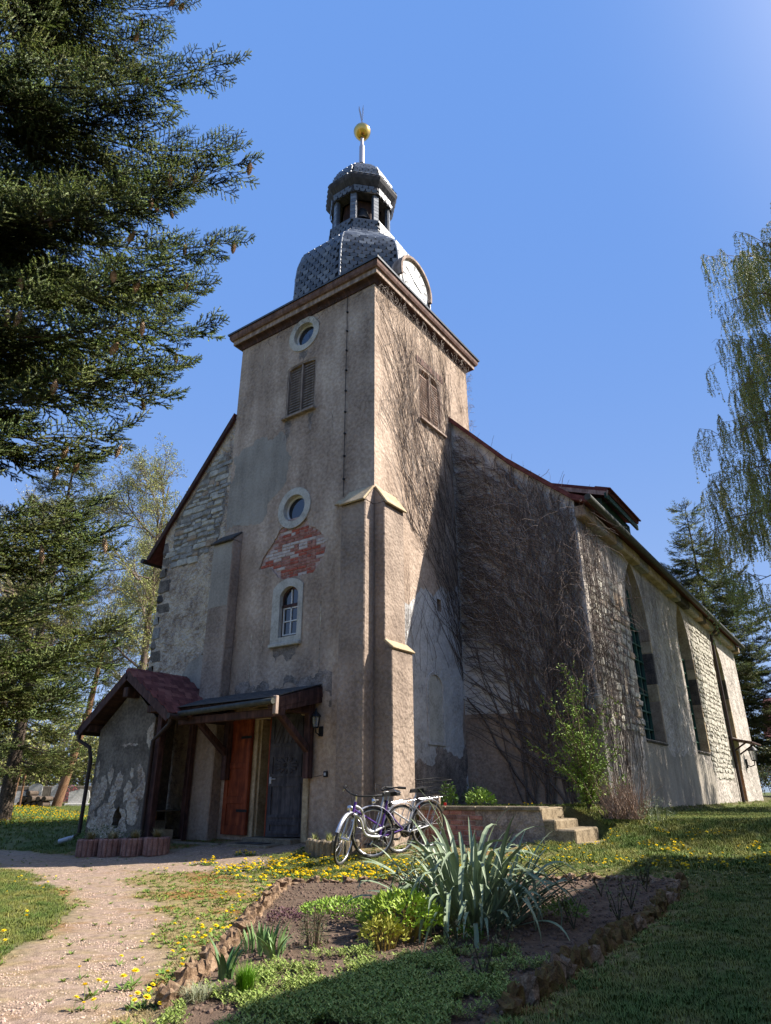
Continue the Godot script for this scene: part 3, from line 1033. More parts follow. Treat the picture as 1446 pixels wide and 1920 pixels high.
func church_front(ch: Node3D) -> void:
	# corner buttress on the west front (right), its side flush with the tower corner
	var b := MB.new()
	b.bx(-0.62, -0.001, -0.3, 6.36, 0.0, 0.31, 0.02)
	b.quad(Vector3(-0.62, 6.36, 0.31), Vector3(-0.001, 6.36, 0.31), Vector3(-0.001, 6.74, 0), Vector3(-0.62, 6.74, 0))
	b.tri(Vector3(-0.001, 6.36, 0), Vector3(-0.001, 6.74, 0), Vector3(-0.001, 6.36, 0.31))
	b.tri(Vector3(-0.62, 6.36, 0), Vector3(-0.62, 6.36, 0.31), Vector3(-0.62, 6.74, 0))
	var cap := MB.new()
	var nrm := Vector3(0, 0.31, 0.38).normalized()
	cap.beam(Vector3(-0.31, 6.75, -0.0) + nrm * 0.02, Vector3(-0.31, 6.33, 0.36) + nrm * 0.02, 0.64, 0.045, FX, 0.01)
	buttress(ch, b, cap, M.render_brown)
	# a wider shallow strip behind it against the wall
	b = MB.new()
	b.bx(-0.918, -0.6, -0.3, 6.52, 0.0, 0.1, 0.01)
	cap = MB.new()
	cap.beam(Vector3(-0.78, 6.66, 0.0), Vector3(-0.78, 6.5, 0.16), 0.3, 0.04, FX, 0.01)
	buttress(ch, b, cap, M.render_tower)
	# corner buttress on the south face, in two stages
	b = MB.new()
	b.bx(0.0, 0.25, 3.3, 6.36, -0.7, -0.001, 0.015)
	b.bx(0.0, 0.408, -0.3, 3.38, -0.7, -0.0005, 0.015)
	b.quad(Vector3(0.25, 6.36, -0.001), Vector3(0.25, 6.36, -0.7), Vector3(0, 6.72, -0.7), Vector3(0, 6.72, -0.001))
	b.tri(Vector3(0, 6.36, -0.001), Vector3(0.25, 6.36, -0.001), Vector3(0, 6.72, -0.001))
	b.tri(Vector3(0, 6.36, -0.7), Vector3(0, 6.72, -0.7), Vector3(0.25, 6.36, -0.7))
	b.quad(Vector3(0.408, 3.38, 0), Vector3(0.408, 3.38, -0.7), Vector3(0.25, 3.52, -0.7), Vector3(0.25, 3.52, 0))
	b.tri(Vector3(0.25, 3.38, 0), Vector3(0.408, 3.38, 0), Vector3(0.25, 3.52, 0))
	cap = MB.new()
	nrm = Vector3(0.36, 0.25, 0).normalized()
	cap.beam(Vector3(0, 6.74, -0.36) + nrm * 0.02, Vector3(0.3, 6.31, -0.36) + nrm * 0.02, 0.74, 0.045, Vector3(0, 0, 1), 0.01)
	var cap2 := MB.new()
	cap2.beam(Vector3(0.24, 3.545, -0.36), Vector3(0.44, 3.37, -0.36), 0.75, 0.045, Vector3(0, 0, 1), 0.01)
	buttress(ch, b, cap, M.render_brown)
	part("coping", cap2, M.sandstone, ch.get_child(ch.get_child_count() - 1))
	# buttress at the north end of the tower front
	b = MB.new()
	b.bx(-4.52, -3.845, -0.3, 6.36, 0.0, 0.27, 0.02)
	b.quad(Vector3(-4.52, 6.36, 0.27), Vector3(-3.845, 6.36, 0.27), Vector3(-3.845, 6.6, 0), Vector3(-4.52, 6.6, 0))
	b.tri(Vector3(-3.845, 6.36, 0), Vector3(-3.845, 6.6, 0), Vector3(-3.845, 6.36, 0.27))
	cap = MB.new()
	nrm = Vector3(0, 0.27, 0.24).normalized()
	cap.beam(Vector3(-4.2, 6.6, 0.0) + nrm * 0.02, Vector3(-4.2, 6.32, 0.32) + nrm * 0.02, 0.72, 0.05, FX, 0.012)
	var bt := part("buttress", b, M.render_brown, ch)
	part("coping", cap, M.sandstone_dark, bt)
	var p := MB.new()
	p.slab(wobble(rect(-4.5, -3.86, 4.8, 6.33), 0.2, 0.012), Vector3(0, 0, 0.27), FX, FY, 0.004)
	part("render_patch", p, M.render_cement, bt)
	# round windows
	for q in [[Vector2(-2.2, 11.62), 0.33, 0.5], [Vector2(-2.22, 6.83), 0.32, 0.49]]:
		var c: Vector2 = q[0]
		var mb := MB.new()
		mb.ring(disc(c, q[2], q[2]), disc(c, q[1], q[1]), Vector3.ZERO, FX, FY, 0.025, 0.16)
		var w := part("round_window", mb, M.stone_frame, ch)
		mb = MB.new()
		mb.slab(disc(c, q[1] - 0.03, q[1] - 0.03), Vector3(0, 0, -0.13), FX, FY, 0.01)
		part("pane", mb, M.glass, w)
		mb = MB.new()
		mb.ring(disc(c, q[1], q[1]), disc(c, q[1] - 0.045, q[1] - 0.045), Vector3(0, 0, -0.125), FX, FY, 0.03)
		part("frame", mb, M.white_paint, w)
	# louvred bell openings
	louvre(ch, seg_arch(-2.7, -1.75, 9.3, 10.73, 10.79), Vector3.ZERO, FX, M.wood_slat, M.wood_grey, M.wood_dark)
	louvre(ch, seg_arch(1.845, 2.957, 9.3, 10.85, 10.9), Vector3.ZERO, SX, M.wood_shutter, M.wood_cornice, M.wood_slat)
	var lb := MB.new()
	lb.box(Transform3D(Basis(SX, FY, FX), Vector3(0.0, 11.02, -2.4)), Vector3(1.3, 0.2, 0.03), 0.006)
	part("lintel", lb, M.wood_fascia, ch)
	# small window
	var inn := seg_arch(-2.48, -1.96, 3.92, 4.82, 5.0)
	var out := seg_arch(-2.7, -1.83, 3.74, 5.0, 5.18)
	var mb2 := MB.new()
	mb2.ring(out, inn, Vector3.ZERO, FX, FY, 0.03, 0.2)
	var sw := part("window", mb2, M.stone_frame, ch)
	mb2 = MB.new()
	mb2.bx(-2.7, -1.83, 3.72, 3.79, 0.0, 0.09, 0.01)
	part("sill", mb2, M.stone_frame, sw)
	mb2 = MB.new()
	mb2.ring(inn, lancet_scaled(inn, -0.045), Vector3(0, 0, -0.12), FX, FY, 0.05)
	mb2.bx(-2.48, -1.96, 4.56, 4.63, -0.12, -0.05, 0.006)
	part("frame", mb2, M.wood_maroon, sw)
	mb2 = MB.new()
	mb2.bx(-2.235, -2.205, 3.96, 4.56, -0.09, -0.06)
	mb2.bx(-2.235, -2.205, 4.63, 4.94, -0.09, -0.06)
	mb2.bx(-2.44, -2.0, 4.25, 4.275, -0.088, -0.062)
	mb2.bx(-2.44, -2.0, 3.965, 3.99, -0.09, -0.06)
	mb2.bx(-2.44, -2.0, 4.535, 4.56, -0.09, -0.06)
	mb2.bx(-2.44, -2.415, 3.99, 4.535, -0.09, -0.06)
	mb2.bx(-2.025, -2.0, 3.99, 4.535, -0.09, -0.06)
	part("glazing_bar", mb2, M.white_paint, sw)
	for r in [[-2.44, -2.22, 3.96, 4.26], [-2.22, -2.0, 3.96, 4.26], [-2.44, -2.22, 4.26, 4.56], [-2.22, -2.0, 4.26, 4.56], [-2.44, -2.22, 4.6, 4.95], [-2.22, -2.0, 4.6, 4.95]]:
		mb2 = MB.new()
		mb2.bx(r[0], r[1], r[2], r[3], -0.095, -0.085)
		part("pane", mb2, M.glass, sw)
	# lightning conductor
	mb2 = MB.new()
	var pts := PackedVector3Array()
	var rr := PackedFloat32Array()
	for k in 12:
		pts.append(Vector3(-0.8 + R(-0.006, 0.006), 12.1 - k * 0.49, 0.03))
		rr.append(0.008)
	mb2.tube(pts, rr, 5)
	var lc := part("lightning_conductor", mb2, M.black_iron, ch)
	for k in 9:
		mb2 = MB.new()
		mb2.bx(-0.82, -0.78, 11.6 - k * 0.56, 11.64 - k * 0.56, 0.0, 0.05, 0.006)
		part("clip", mb2, M.black_iron, lc)
	main_door(ch)

func louvre(ch: Node3D, hole: PackedVector2Array, o: Vector3, ex: Vector3, slat: Material, frame: Material, back: Material) -> void:
	var nz := ex.cross(FY)
	var x0 := hole[0].x
	var x1 := hole[1].x
	var mb := MB.new()
	mb.ring(hole, lancet_scaled(hole, -0.05), o - nz * 0.1, ex, FY, 0.09)
	var w := part("louvre_window", mb, frame, ch)
	mb = MB.new()
	mb.wall(hole, [], o - nz * 0.22, ex, FY)
	part("backing", mb, slat, w)
	mb = MB.new()
	var c := (x0 + x1) * 0.5
	mb.box(Transform3D(Basis(ex, FY, nz), o + ex * c + FY * 10.02 - nz * 0.05), Vector3(0.05, 1.42, 0.07), 0.006)
	part("mullion", mb, frame, w)
	mb = MB.new()
	mb.box(Transform3D(Basis(ex, FY, nz), o + ex * c + FY * 9.27 + nz * 0.03), Vector3(x1 - x0 + 0.1, 0.06, 0.14), 0.008)
	part("sill", mb, frame, w)
	var half := (x1 - x0) * 0.5 - 0.08
	mb = MB.new()
	mb.box(Transform3D(), Vector3(half - 0.02, 0.012, 0.11))
	var sm := mb.mesh()
	for s in [-1, 1]:
		for k in 18:
			var y := 9.38 + k * 0.077
			var bs := Basis(ex, FY, nz) * Basis(Vector3(1, 0, 0), 1.12 + R(-0.05, 0.05)) * Basis(Vector3(0, 0, 1), R(-0.012, 0.012))
			part("slat", sm, slat, w, Transform3D(bs, o + ex * (c + s * (half * 0.5 + 0.025)) + FY * y - nz * 0.08))

func main_door(ch: Node3D) -> void:
	# stone surround
	var mb := MB.new()
	mb.bx(-3.0, -2.84, 0.1, 2.3, -0.02, 0.05, 0.012)
	mb.bx(-1.6, -1.46, 0.1, 2.3, -0.02, 0.05, 0.012)
	mb.bx(-3.0, -1.46, 2.3, 2.52, -0.02, 0.055, 0.012)
	mb.bx(-2.87, -2.8, 0.16, 2.3, -0.3, -0.02, 0.008)
	mb.bx(-1.66, -1.59, 0.16, 2.3, -0.3, -0.02, 0.008)
	var fr := part("doorway", mb, M.sandstone, ch)
	mb = MB.new()
	mb.bx(-2.84, -1.6, 0.02, 0.17, -0.4, 0.3, 0.012)
	part("threshold", mb, M.concrete_grey, fr)
	# vestibule behind: dark box with the boarded inner door
	mb = MB.new()
	mb.quad(Vector3(-2.9, 2.6, -0.36), Vector3(-2.9, 2.6, -1.2), Vector3(-1.5, 2.6, -1.2), Vector3(-1.5, 2.6, -0.36))
	mb.quad(Vector3(-2.9, 0.17, -0.36), Vector3(-2.9, 0.17, -1.2), Vector3(-2.9, 2.6, -1.2), Vector3(-2.9, 2.6, -0.36))
	mb.quad(Vector3(-1.5, 0.17, -1.2), Vector3(-1.5, 0.17, -0.36), Vector3(-1.5, 2.6, -0.36), Vector3(-1.5, 2.6, -1.2))
	mb.quad(Vector3(-2.9, 0.17, -0.36), Vector3(-1.5, 0.17, -0.36), Vector3(-1.5, 0.17, -1.2), Vector3(-2.9, 0.17, -1.2))
	part("vestibule", mb, M.wood_dark, fr)
	mb = MB.new()
	mb.bx(-2.9, -1.5, 0.17, 2.55, -0.78, -0.72)
	var inner := part("inner_door", mb, M.wood_maroon, fr)
	for k in 9:
		mb = MB.new()
		mb.bx(-2.78 + k * 0.125, -2.665 + k * 0.125, 0.25, 1.7, -0.72, -0.7, 0.006)
		part("plank", mb, M.wood_maroon, inner)
	for k in 4:
		mb = MB.new()
		mb.bx(-2.76 + k * 0.28, -2.6 + k * 0.28, 1.8, 2.25, -0.72, -0.714)
		part("pane", mb, M.glass, inner)
	# left leaf folded back against the wall: we see its orange-brown inside
	var lf := Transform3D(Basis(Vector3(0, 1, 0), -0.1), Vector3(-2.93, 0.19, 0.07))
	mb = MB.new()
	mb.bx(-0.76, 0.0, 0.0, 2.2, 0.0, 0.05, 0.006)
	var leaf := part("door_leaf", mb, M.wood_orange, ch, lf)
	leaf.set_meta("label", "orange-brown inside of the door leaf folded back against the wall")
	for r in [[-0.76, 0.0, 0.0, 0.16], [-0.76, 0.0, 0.55, 0.68], [-0.76, 0.0, 1.2, 1.3], [-0.76, 0.0, 2.06, 2.2]]:
		mb = MB.new()
		mb.bx(r[0], r[1], r[2], r[3], 0.05, 0.075, 0.006)
		part("rail", mb, M.wood_orange, leaf)
	for r in [[-0.76, -0.64], [-0.12, 0.0]]:
		mb = MB.new()
		mb.bx(r[0], r[1], 0.0, 2.2, 0.05, 0.0765, 0.006)
		part("stile", mb, M.wood_orange, leaf)
	for y in [0.4, 1.75]:
		mb = MB.new()
		mb.bx(-0.3, 0.03, y, y + 0.05, 0.0765, 0.085, 0.003)
		part("strap_hinge", mb, M.black_iron, leaf)
	# right leaf ajar: carved dark outside
	var rt := Transform3D(Basis(Vector3(0, 1, 0), 0.26), Vector3(-1.6, 0.19, 0.03))
	mb = MB.new()
	mb.bx(-0.74, 0.0, 0.0, 2.16, -0.05, 0.0, 0.006)
	var leaf2 := part("door_leaf", mb, M.wood_black, ch, rt)
	leaf2.set_meta("label", "dark door leaf with carved rosette panels, standing ajar")
	mb = MB.new()
	mb.bx(-0.765, -0.738, 0.0, 2.16, -0.055, 0.005, 0.004)
	part("edge", mb, M.wood_orange, leaf2)
	for r in [[-0.7, -0.04, 0.05, 0.25], [-0.7, -0.04, 0.32, 0.9], [-0.7, -0.04, 1.02, 1.42], [-0.7, -0.04, 1.56, 2.1]]:
		mb = MB.new()
		mb.ring(rect(r[0], r[1], r[2], r[3]), rect(r[0] + 0.05, r[1] - 0.05, r[2] + 0.05, r[3] - 0.05), Vector3.ZERO, FX, FY, 0.02)
		part("moulding", mb, M.wood_black, leaf2)
	for k in 12:
		var a := TAU * k / 12
		mb = MB.new()
		mb.beam(Vector3(-0.37 + cos(a) * 0.04, 1.22 + sin(a) * 0.03, 0.01), Vector3(-0.37 + cos(a) * 0.25, 1.22 + sin(a) * 0.14, 0.01), 0.05, 0.025, Vector3(-sin(a), cos(a), 0), 0.008)
		part("rosette_ray", mb, M.wood_black, leaf2)
	for k in 7:
		mb = MB.new()
		mb.beam(Vector3(-0.66 + k * 0.09, 1.62, 0.008), Vector3(-0.5 + k * 0.07, 2.04, 0.008), 0.035, 0.02, FX, 0.006)
		part("carved_ray", mb, M.wood_black, leaf2)
	mb = MB.new()
	mb.bx(-0.71, -0.67, 0.86, 1.08, 0.0, 0.012, 0.003)
	mb.rod(Vector3(-0.69, 0.98, 0.012), Vector3(-0.69, 0.98, 0.05), 0.009)
	mb.rod(Vector3(-0.69, 0.98, 0.05), Vector3(-0.56, 0.98, 0.05), 0.009)
	part("handle", mb, M.pvc, leaf2)

func church_south(ch: Node3D) -> void:
	for w in [[6.42, 8.22, 2.04, 6.5], [11.72, 13.4, 2.02, 6.5], [17.1, 18.9, 2.75, 6.45]]:
		var hole := pointed_arch(w[0], w[1], w[2], 4.9, w[3])
		var o := Vector3(NX, 0, 0)
		var mb := MB.new()
		mb.reveal(hole, o + Vector3(0.003, 0, 0), SX, FY, 0.33)
		var win := part("tall_window", mb, M.sandstone, ch)
		mb = MB.new()
		mb.wall(hole, [], o - Vector3(0.31, 0, 0), SX, FY)
		part("pane", mb, M.glass, win)
		for k in 5:
			var x: float = lerpf(w[0], w[1], k / 4.0)
			var top: float = w[3] - 0.25 if k == 2 else (5.9 if k == 1 or k == 3 else 4.9)
			mb = MB.new()
			mb.box(Transform3D(Basis(SX, FY, FX), o + Vector3(-0.28, (w[2] + top) * 0.5, -x)), Vector3(0.05, top - w[2], 0.06))
			part("glazing_bar", mb, M.green_iron, win)
		var y: float = w[2] + 0.3
		while y < 6.0:
			mb = MB.new()
			mb.box(Transform3D(Basis(SX, FY, FX), o + Vector3(-0.27, y, -(w[0] + w[1]) * 0.5)), Vector3((w[1] - w[0]) * (1.0 if y < 5.1 else 0.6), 0.035, 0.05))
			part("glazing_bar", mb, M.green_iron, win)
			y += 0.42
		mb = MB.new()
		mb.box(Transform3D(Basis(SX, FY, FX).rotated(Vector3(0, 0, 1), -0.3), o + Vector3(-0.13, w[2] + 0.0, -(w[0] + w[1]) * 0.5)), Vector3(w[1] - w[0] - 0.01, 0.05, 0.36), 0.01)
		part("sill", mb, M.sandstone_dark, win)
		# blocks of the far jamb
		var yy: float = w[2]
		var k2 := 0
		var tones := [M.sandstone, M.limestone_c, M.jamb_dark, M.sandstone, M.limestone_c, M.sandstone, M.sandstone]
		if w[0] < 7:
			tones = [M.limestone_c, M.sandstone, M.jamb_dark, M.sandstone, M.limestone_c, M.sandstone, M.sandstone]
		var hts := [1.0, 0.42, 0.8, 0.3, 0.34, 0.5, 0.5]
		while yy < 4.85 and k2 < hts.size():
			var h: float = minf(hts[k2], 4.9 - yy)
			mb = MB.new()
			mb.bx(NX - 0.26, NX + 0.006, yy + 0.006, yy + h - 0.006, -w[1] - 0.1, -w[1] + 0.012, 0.008)
			part("jamb_stone", mb, tones[k2], win)
			yy += h
			k2 += 1
	# stone eaves course
	rng.seed = 9
	var z := -NZ - 0.02
	while z < 22.4:
		var l := R(0.45, 0.85)
		var mb := MB.new()
		mb.box(Transform3D(Basis(), Vector3(NX + 0.1, 6.62 + R(-0.01, 0.01), -z - l * 0.5)), Vector3(0.24 + R(-0.02, 0.02), 0.27, l - 0.015), 0.03)
		part("cornice_stone", mb, [M.sandstone, M.limestone_c, M.sandstone_dark, M.limestone_b][rng.randi() % 4], ch)
		z += l
	# gutter and downpipe
	var mb2 := MB.new()
	mb2.tube(PackedVector3Array([Vector3(3.42, 6.74, -3.05), Vector3(3.42, 6.7, -22.6)]), PackedFloat32Array([0.075, 0.075]), 10)
	part("gutter", mb2, M.gutter_green, ch)
	mb2 = MB.new()
	mb2.tube(PackedVector3Array([Vector3(3.4, 6.68, -17.2), Vector3(3.3, 6.5, -17.2), Vector3(3.08, 6.3, -17.2), Vector3(3.07, 5.8, -17.2), Vector3(3.07, 0.3, -17.2)]), PackedFloat32Array([0.055, 0.055, 0.055, 0.055, 0.055]), 8)
	part("downpipe", mb2, M.gutter_brown, ch)
	# side door with its little pent roof
	mb2 = MB.new()
	mb2.bx(NX - 0.3, NX - 0.2, 0.3, 2.3, -18.65, -17.35)
	var dr := part("side_door", mb2, M.wood_orange, ch)
	for k in 4:
		mb2 = MB.new()
		mb2.bx(NX - 0.2, NX - 0.17, 0.36, 2.24, -17.42 - k * 0.31, -17.68 - k * 0.31, 0.008)
		part("plank", mb2, M.wood_orange, dr)
	mb2 = MB.new()
	mb2.reveal(rect(17.35, 18.65, 0.3, 2.3), Vector3(NX + 0.002, 0, 0), SX, FY, 0.3)
	part("reveal", mb2, M.sandstone, dr)
	mb2 = MB.new()
	mb2.beam(Vector3(NX, 2.66, -18.2), Vector3(NX + 0.72, 2.5, -18.2), 2.1, 0.05, Vector3(0, 0, 1), 0.01)
	mb2.beam(Vector3(NX, 2.2, -17.4), Vector3(NX + 0.5, 2.52, -17.4), 0.05, 0.05, Vector3(0, 0, 1))
	mb2.beam(Vector3(NX, 2.2, -19.0), Vector3(NX + 0.5, 2.52, -19.0), 0.05, 0.05, Vector3(0, 0, 1))
	part("pent_roof", mb2, M.wood_maroon, ch)

func church_roof(ch: Node3D) -> void:
	var mb := MB.new()
	var prof := [Vector2(-2.39, 12.7), Vector2(-0.07, 10.14), Vector2(1.52, 8.37), Vector2(2.98, 7.02), Vector2(3.44, 6.8)]
	for k in prof.size() - 1:
		var a: Vector2 = prof[k]
		var b: Vector2 = prof[k + 1]
		var z0 := -3.28 if k > 0 else -4.4
		mb.quad(Vector3(a.x, a.y, z0), Vector3(b.x, b.y, z0), Vector3(b.x, b.y, -22.6), Vector3(a.x, a.y, -22.6))
		mb.quad(Vector3(a.x, a.y - 0.14, z0), Vector3(b.x, b.y - 0.12, z0), Vector3(b.x, b.y, z0), Vector3(a.x, a.y, z0))
		mb.quad(Vector3(a.x, a.y - 0.14, z0), Vector3(a.x, a.y - 0.14, -22.6), Vector3(b.x, b.y - 0.12, -22.6), Vector3(b.x, b.y - 0.12, z0))
	mb.quad(Vector3(3.44, 6.68, -3.28), Vector3(3.44, 6.68, -22.6), Vector3(3.44, 6.8, -22.6), Vector3(3.44, 6.8, -3.28))
	var lp := [Vector2(-2.39, 12.7), Vector2(-4.46, 10.06), Vector2(-7.36, 6.66)]
	for k in 2:
		var a: Vector2 = lp[k]
		var b: Vector2 = lp[k + 1]
		var z0 := 0.1 if k > 0 else -4.4
		mb.quad(Vector3(b.x, b.y, z0), Vector3(a.x, a.y, z0), Vector3(a.x, a.y, -22.6), Vector3(b.x, b.y, -22.6))
		mb.quad(Vector3(b.x, b.y - 0.14, z0), Vector3(a.x, a.y - 0.14, z0), Vector3(a.x, a.y, z0), Vector3(b.x, b.y, z0))
		mb.quad(Vector3(b.x, b.y - 0.14, z0), Vector3(b.x, b.y - 0.14, -22.6), Vector3(a.x, a.y - 0.14, -22.6), Vector3(a.x, a.y - 0.14, z0))
	var roof := part("nave_roof", mb, M.tile_b, ch)
	# verge boards
	mb = MB.new()
	mb.beam(Vector3(-4.5, 9.9, 0.085), Vector3(-7.3, 6.62, 0.085), 0.12, 0.05, Vector3(0.76, -0.65, 0))
	part("verge_board", mb, M.wood_dark, roof)
	mb = MB.new()
	mb.tube(PackedVector3Array([Vector3(-7.4, 6.56, 0.2), Vector3(-7.4, 6.5, -22)]), PackedFloat32Array([0.07, 0.07]), 8)
	part("gutter", mb, M.gutter_brown, roof)
	# dormer
	var d := MB.new()
	d.quad(Vector3(2.3, 7.4, -8.1), Vector3(2.3, 7.4, -10.9), Vector3(2.3, 8.85, -10.9), Vector3(2.3, 8.85, -8.1))
	d.tri(Vector3(0.9, 9.2, -8.1), Vector3(2.3, 7.4, -8.1), Vector3(2.3, 8.85, -8.1))
	d.tri(Vector3(2.3, 7.4, -10.9), Vector3(0.9, 9.2, -10.9), Vector3(2.3, 8.85, -10.9))
	var dm := part("dormer", d, M.wood_green, roof)
	d = MB.new()
	d.beam(Vector3(0.6, 9.72, -9.5), Vector3(2.55, 8.98, -9.5), 3.2, 0.09, Vector3(0, 0, 1))
	part("dormer_roof", d, M.tile_b, dm)
	d = MB.new()
	d.beam(Vector3(0.6, 9.62, -7.93), Vector3(2.55, 8.88, -7.93), 0.05, 0.16, Vector3(0, 0, 1))
	part("verge_board", d, M.wood_cornice, dm)
	d = MB.new()
	d.bx(2.46, 2.52, 8.74, 8.9, -11.1, -7.9)
	part("eaves_board", d, M.wood_green, dm)
	for k in 18:
		d = MB.new()
		d.beam(Vector3(2.2, 9.18, -8.0 - k * 0.175), Vector3(2.66, 9.005, -8.0 - k * 0.175), 0.15, 0.05, Vector3(0, 0, 1), 0.02)
		part("eaves_tile", d, M.tile_b, dm)
	# tower cornice, square rings
	var tc := Vector3(-TW * 0.5, 0, -TD * 0.5)
	var q := sqrt(2.0)
	var h0 := TW * 0.5
	var c1 := MB.new()
	c1.lathe(PackedVector2Array([Vector2((h0 - 0.02) * q, 12.09), Vector2((h0 + 0.03) * q, 12.1), Vector2((h0 + 0.05) * q, 12.15), Vector2((h0 + 0.08) * q, 12.19), Vector2((h0 + 0.17) * q, 12.225)]), tc, 4, false, PI / 4)
	var cor := part("cornice", c1, M.wood_maroon, ch)
	c1 = MB.new()
	c1.lathe(PackedVector2Array([Vector2((h0 + 0.16) * q, 12.222), Vector2((h0 + 0.185) * q, 12.225), Vector2((h0 + 0.19) * q, 12.34), Vector2((h0 + 0.2) * q, 12.345)]), tc, 4, false, PI / 4)
	part("frieze_board", c1, M.wood_cornice, cor)
	c1 = MB.new()
	c1.lathe(PackedVector2Array([Vector2((h0 + 0.19) * q, 12.342), Vector2((h0 + 0.24) * q, 12.36), Vector2((h0 + 0.27) * q, 12.42), Vector2((h0 + 0.28) * q, 12.53)]), tc, 4, false, PI / 4)
	part("fascia_board", c1, M.wood_fascia, cor)
	c1 = MB.new()
	c1.lathe(PackedVector2Array([Vector2((h0 + 0.31) * q, 12.525), Vector2((h0 + 0.32) * q, 12.57), Vector2((h0 - 0.2) * q, 12.85), Vector2(0.4, 13.1)]), tc, 4, false, PI / 4)
	part("skirt_roof", c1, M.slate_b, cor)

# ---------- spire ----------
const AX := Vector3(-2.2, 0, -2.27)

func oct_r(a: float) -> float:
	return a * 1.08239

func oct_lathe(list: Array) -> MB:
	var p := PackedVector2Array()
	for q in list:
		p.append(Vector2(oct_r(q[0]), q[1]))
	var mb := MB.new()
	mb.lathe(p, AX, 8, false, PI / 8)
	return mb

func slates_on(list: Array, faces: Array, parent: Node, sm: Mesh, width: float, expo: float, bulk = null) -> int:
	# list: apothem, height from bottom to top; faces 0..7 count from +z towards +x in steps of 45 degrees
	var count := 0
	var tot := 0.0
	for k in list.size() - 1:
		tot += Vector2(list[k + 1][0] - list[k][0], list[k + 1][1] - list[k][1]).length()
	for f in faces:
		var ang: float = f * PI / 4
		var nrm := Vector3(sin(ang), 0, cos(ang))
		var tan := Vector3(cos(ang), 0, -sin(ang))
		var s := 0.0
		var row := 0
		while s < tot - 0.04:
			var rest := s
			var k := 0
			while k < list.size() - 2:
				var l := Vector2(list[k + 1][0] - list[k][0], list[k + 1][1] - list[k][1]).length()
				if rest < l:
					break
				rest -= l
				k += 1
			var a := Vector2(list[k][0], list[k][1])
			var b := Vector2(list[k + 1][0], list[k + 1][1])
			var d := (b - a).normalized()
			var p := a + d * rest
			var upv := (nrm * d.x + FY * d.y).normalized()
			var outn := tan.cross(upv)
			var half := p.x * E22 - 0.02
			var x := -half + (width * 0.5 if row % 2 == 0 else 0.0)
			while x <= half + 0.01:
				var bs := Basis(tan, upv, outn) * Basis(Vector3(1, 0, 0), 0.2 + R(-0.05, 0.05)) * Basis(Vector3(0, 0, 1), R(-0.04, 0.04))
				var w := width
				if x - width * 0.5 < -half - 0.03 or x + width * 0.5 > half + 0.03:
					w = width * 0.62
				var t := Transform3D(bs * Basis.from_scale(Vector3(w / 0.24, expo / 0.15, 1)), AX + nrm * p.x + FY * p.y + tan * clampf(x, -half + w * 0.42, half - w * 0.42) + outn * 0.02)
				if bulk == null:
					part("slate", sm, [M.slate_a, M.slate_b, M.slate_c, M.slate_a][rng.randi() % 4], parent, t)
				else:
					bulk.append(t)
				count += 1
				x += width
			s += expo
			row += 1
	return count

func join_copies(list: Array, m: Mesh) -> MB:
	var out := MB.new()
	var ar := m.surface_get_arrays(0)
	var vv: PackedVector3Array = ar[Mesh.ARRAY_VERTEX]
	var nn: PackedVector3Array = ar[Mesh.ARRAY_NORMAL]
	var ii: PackedInt32Array = ar[Mesh.ARRAY_INDEX]
	for t in list:
		var base := out.v.size()
		var nb: Basis = t.basis.inverse().transposed()
		for k in vv.size():
			out.v.append(t * vv[k])
			out.n.append((nb * nn[k]).normalized())
			out.c.append(Color(1, 1, 1))
		for k in ii:
			out.i.append(base + k)
	return out

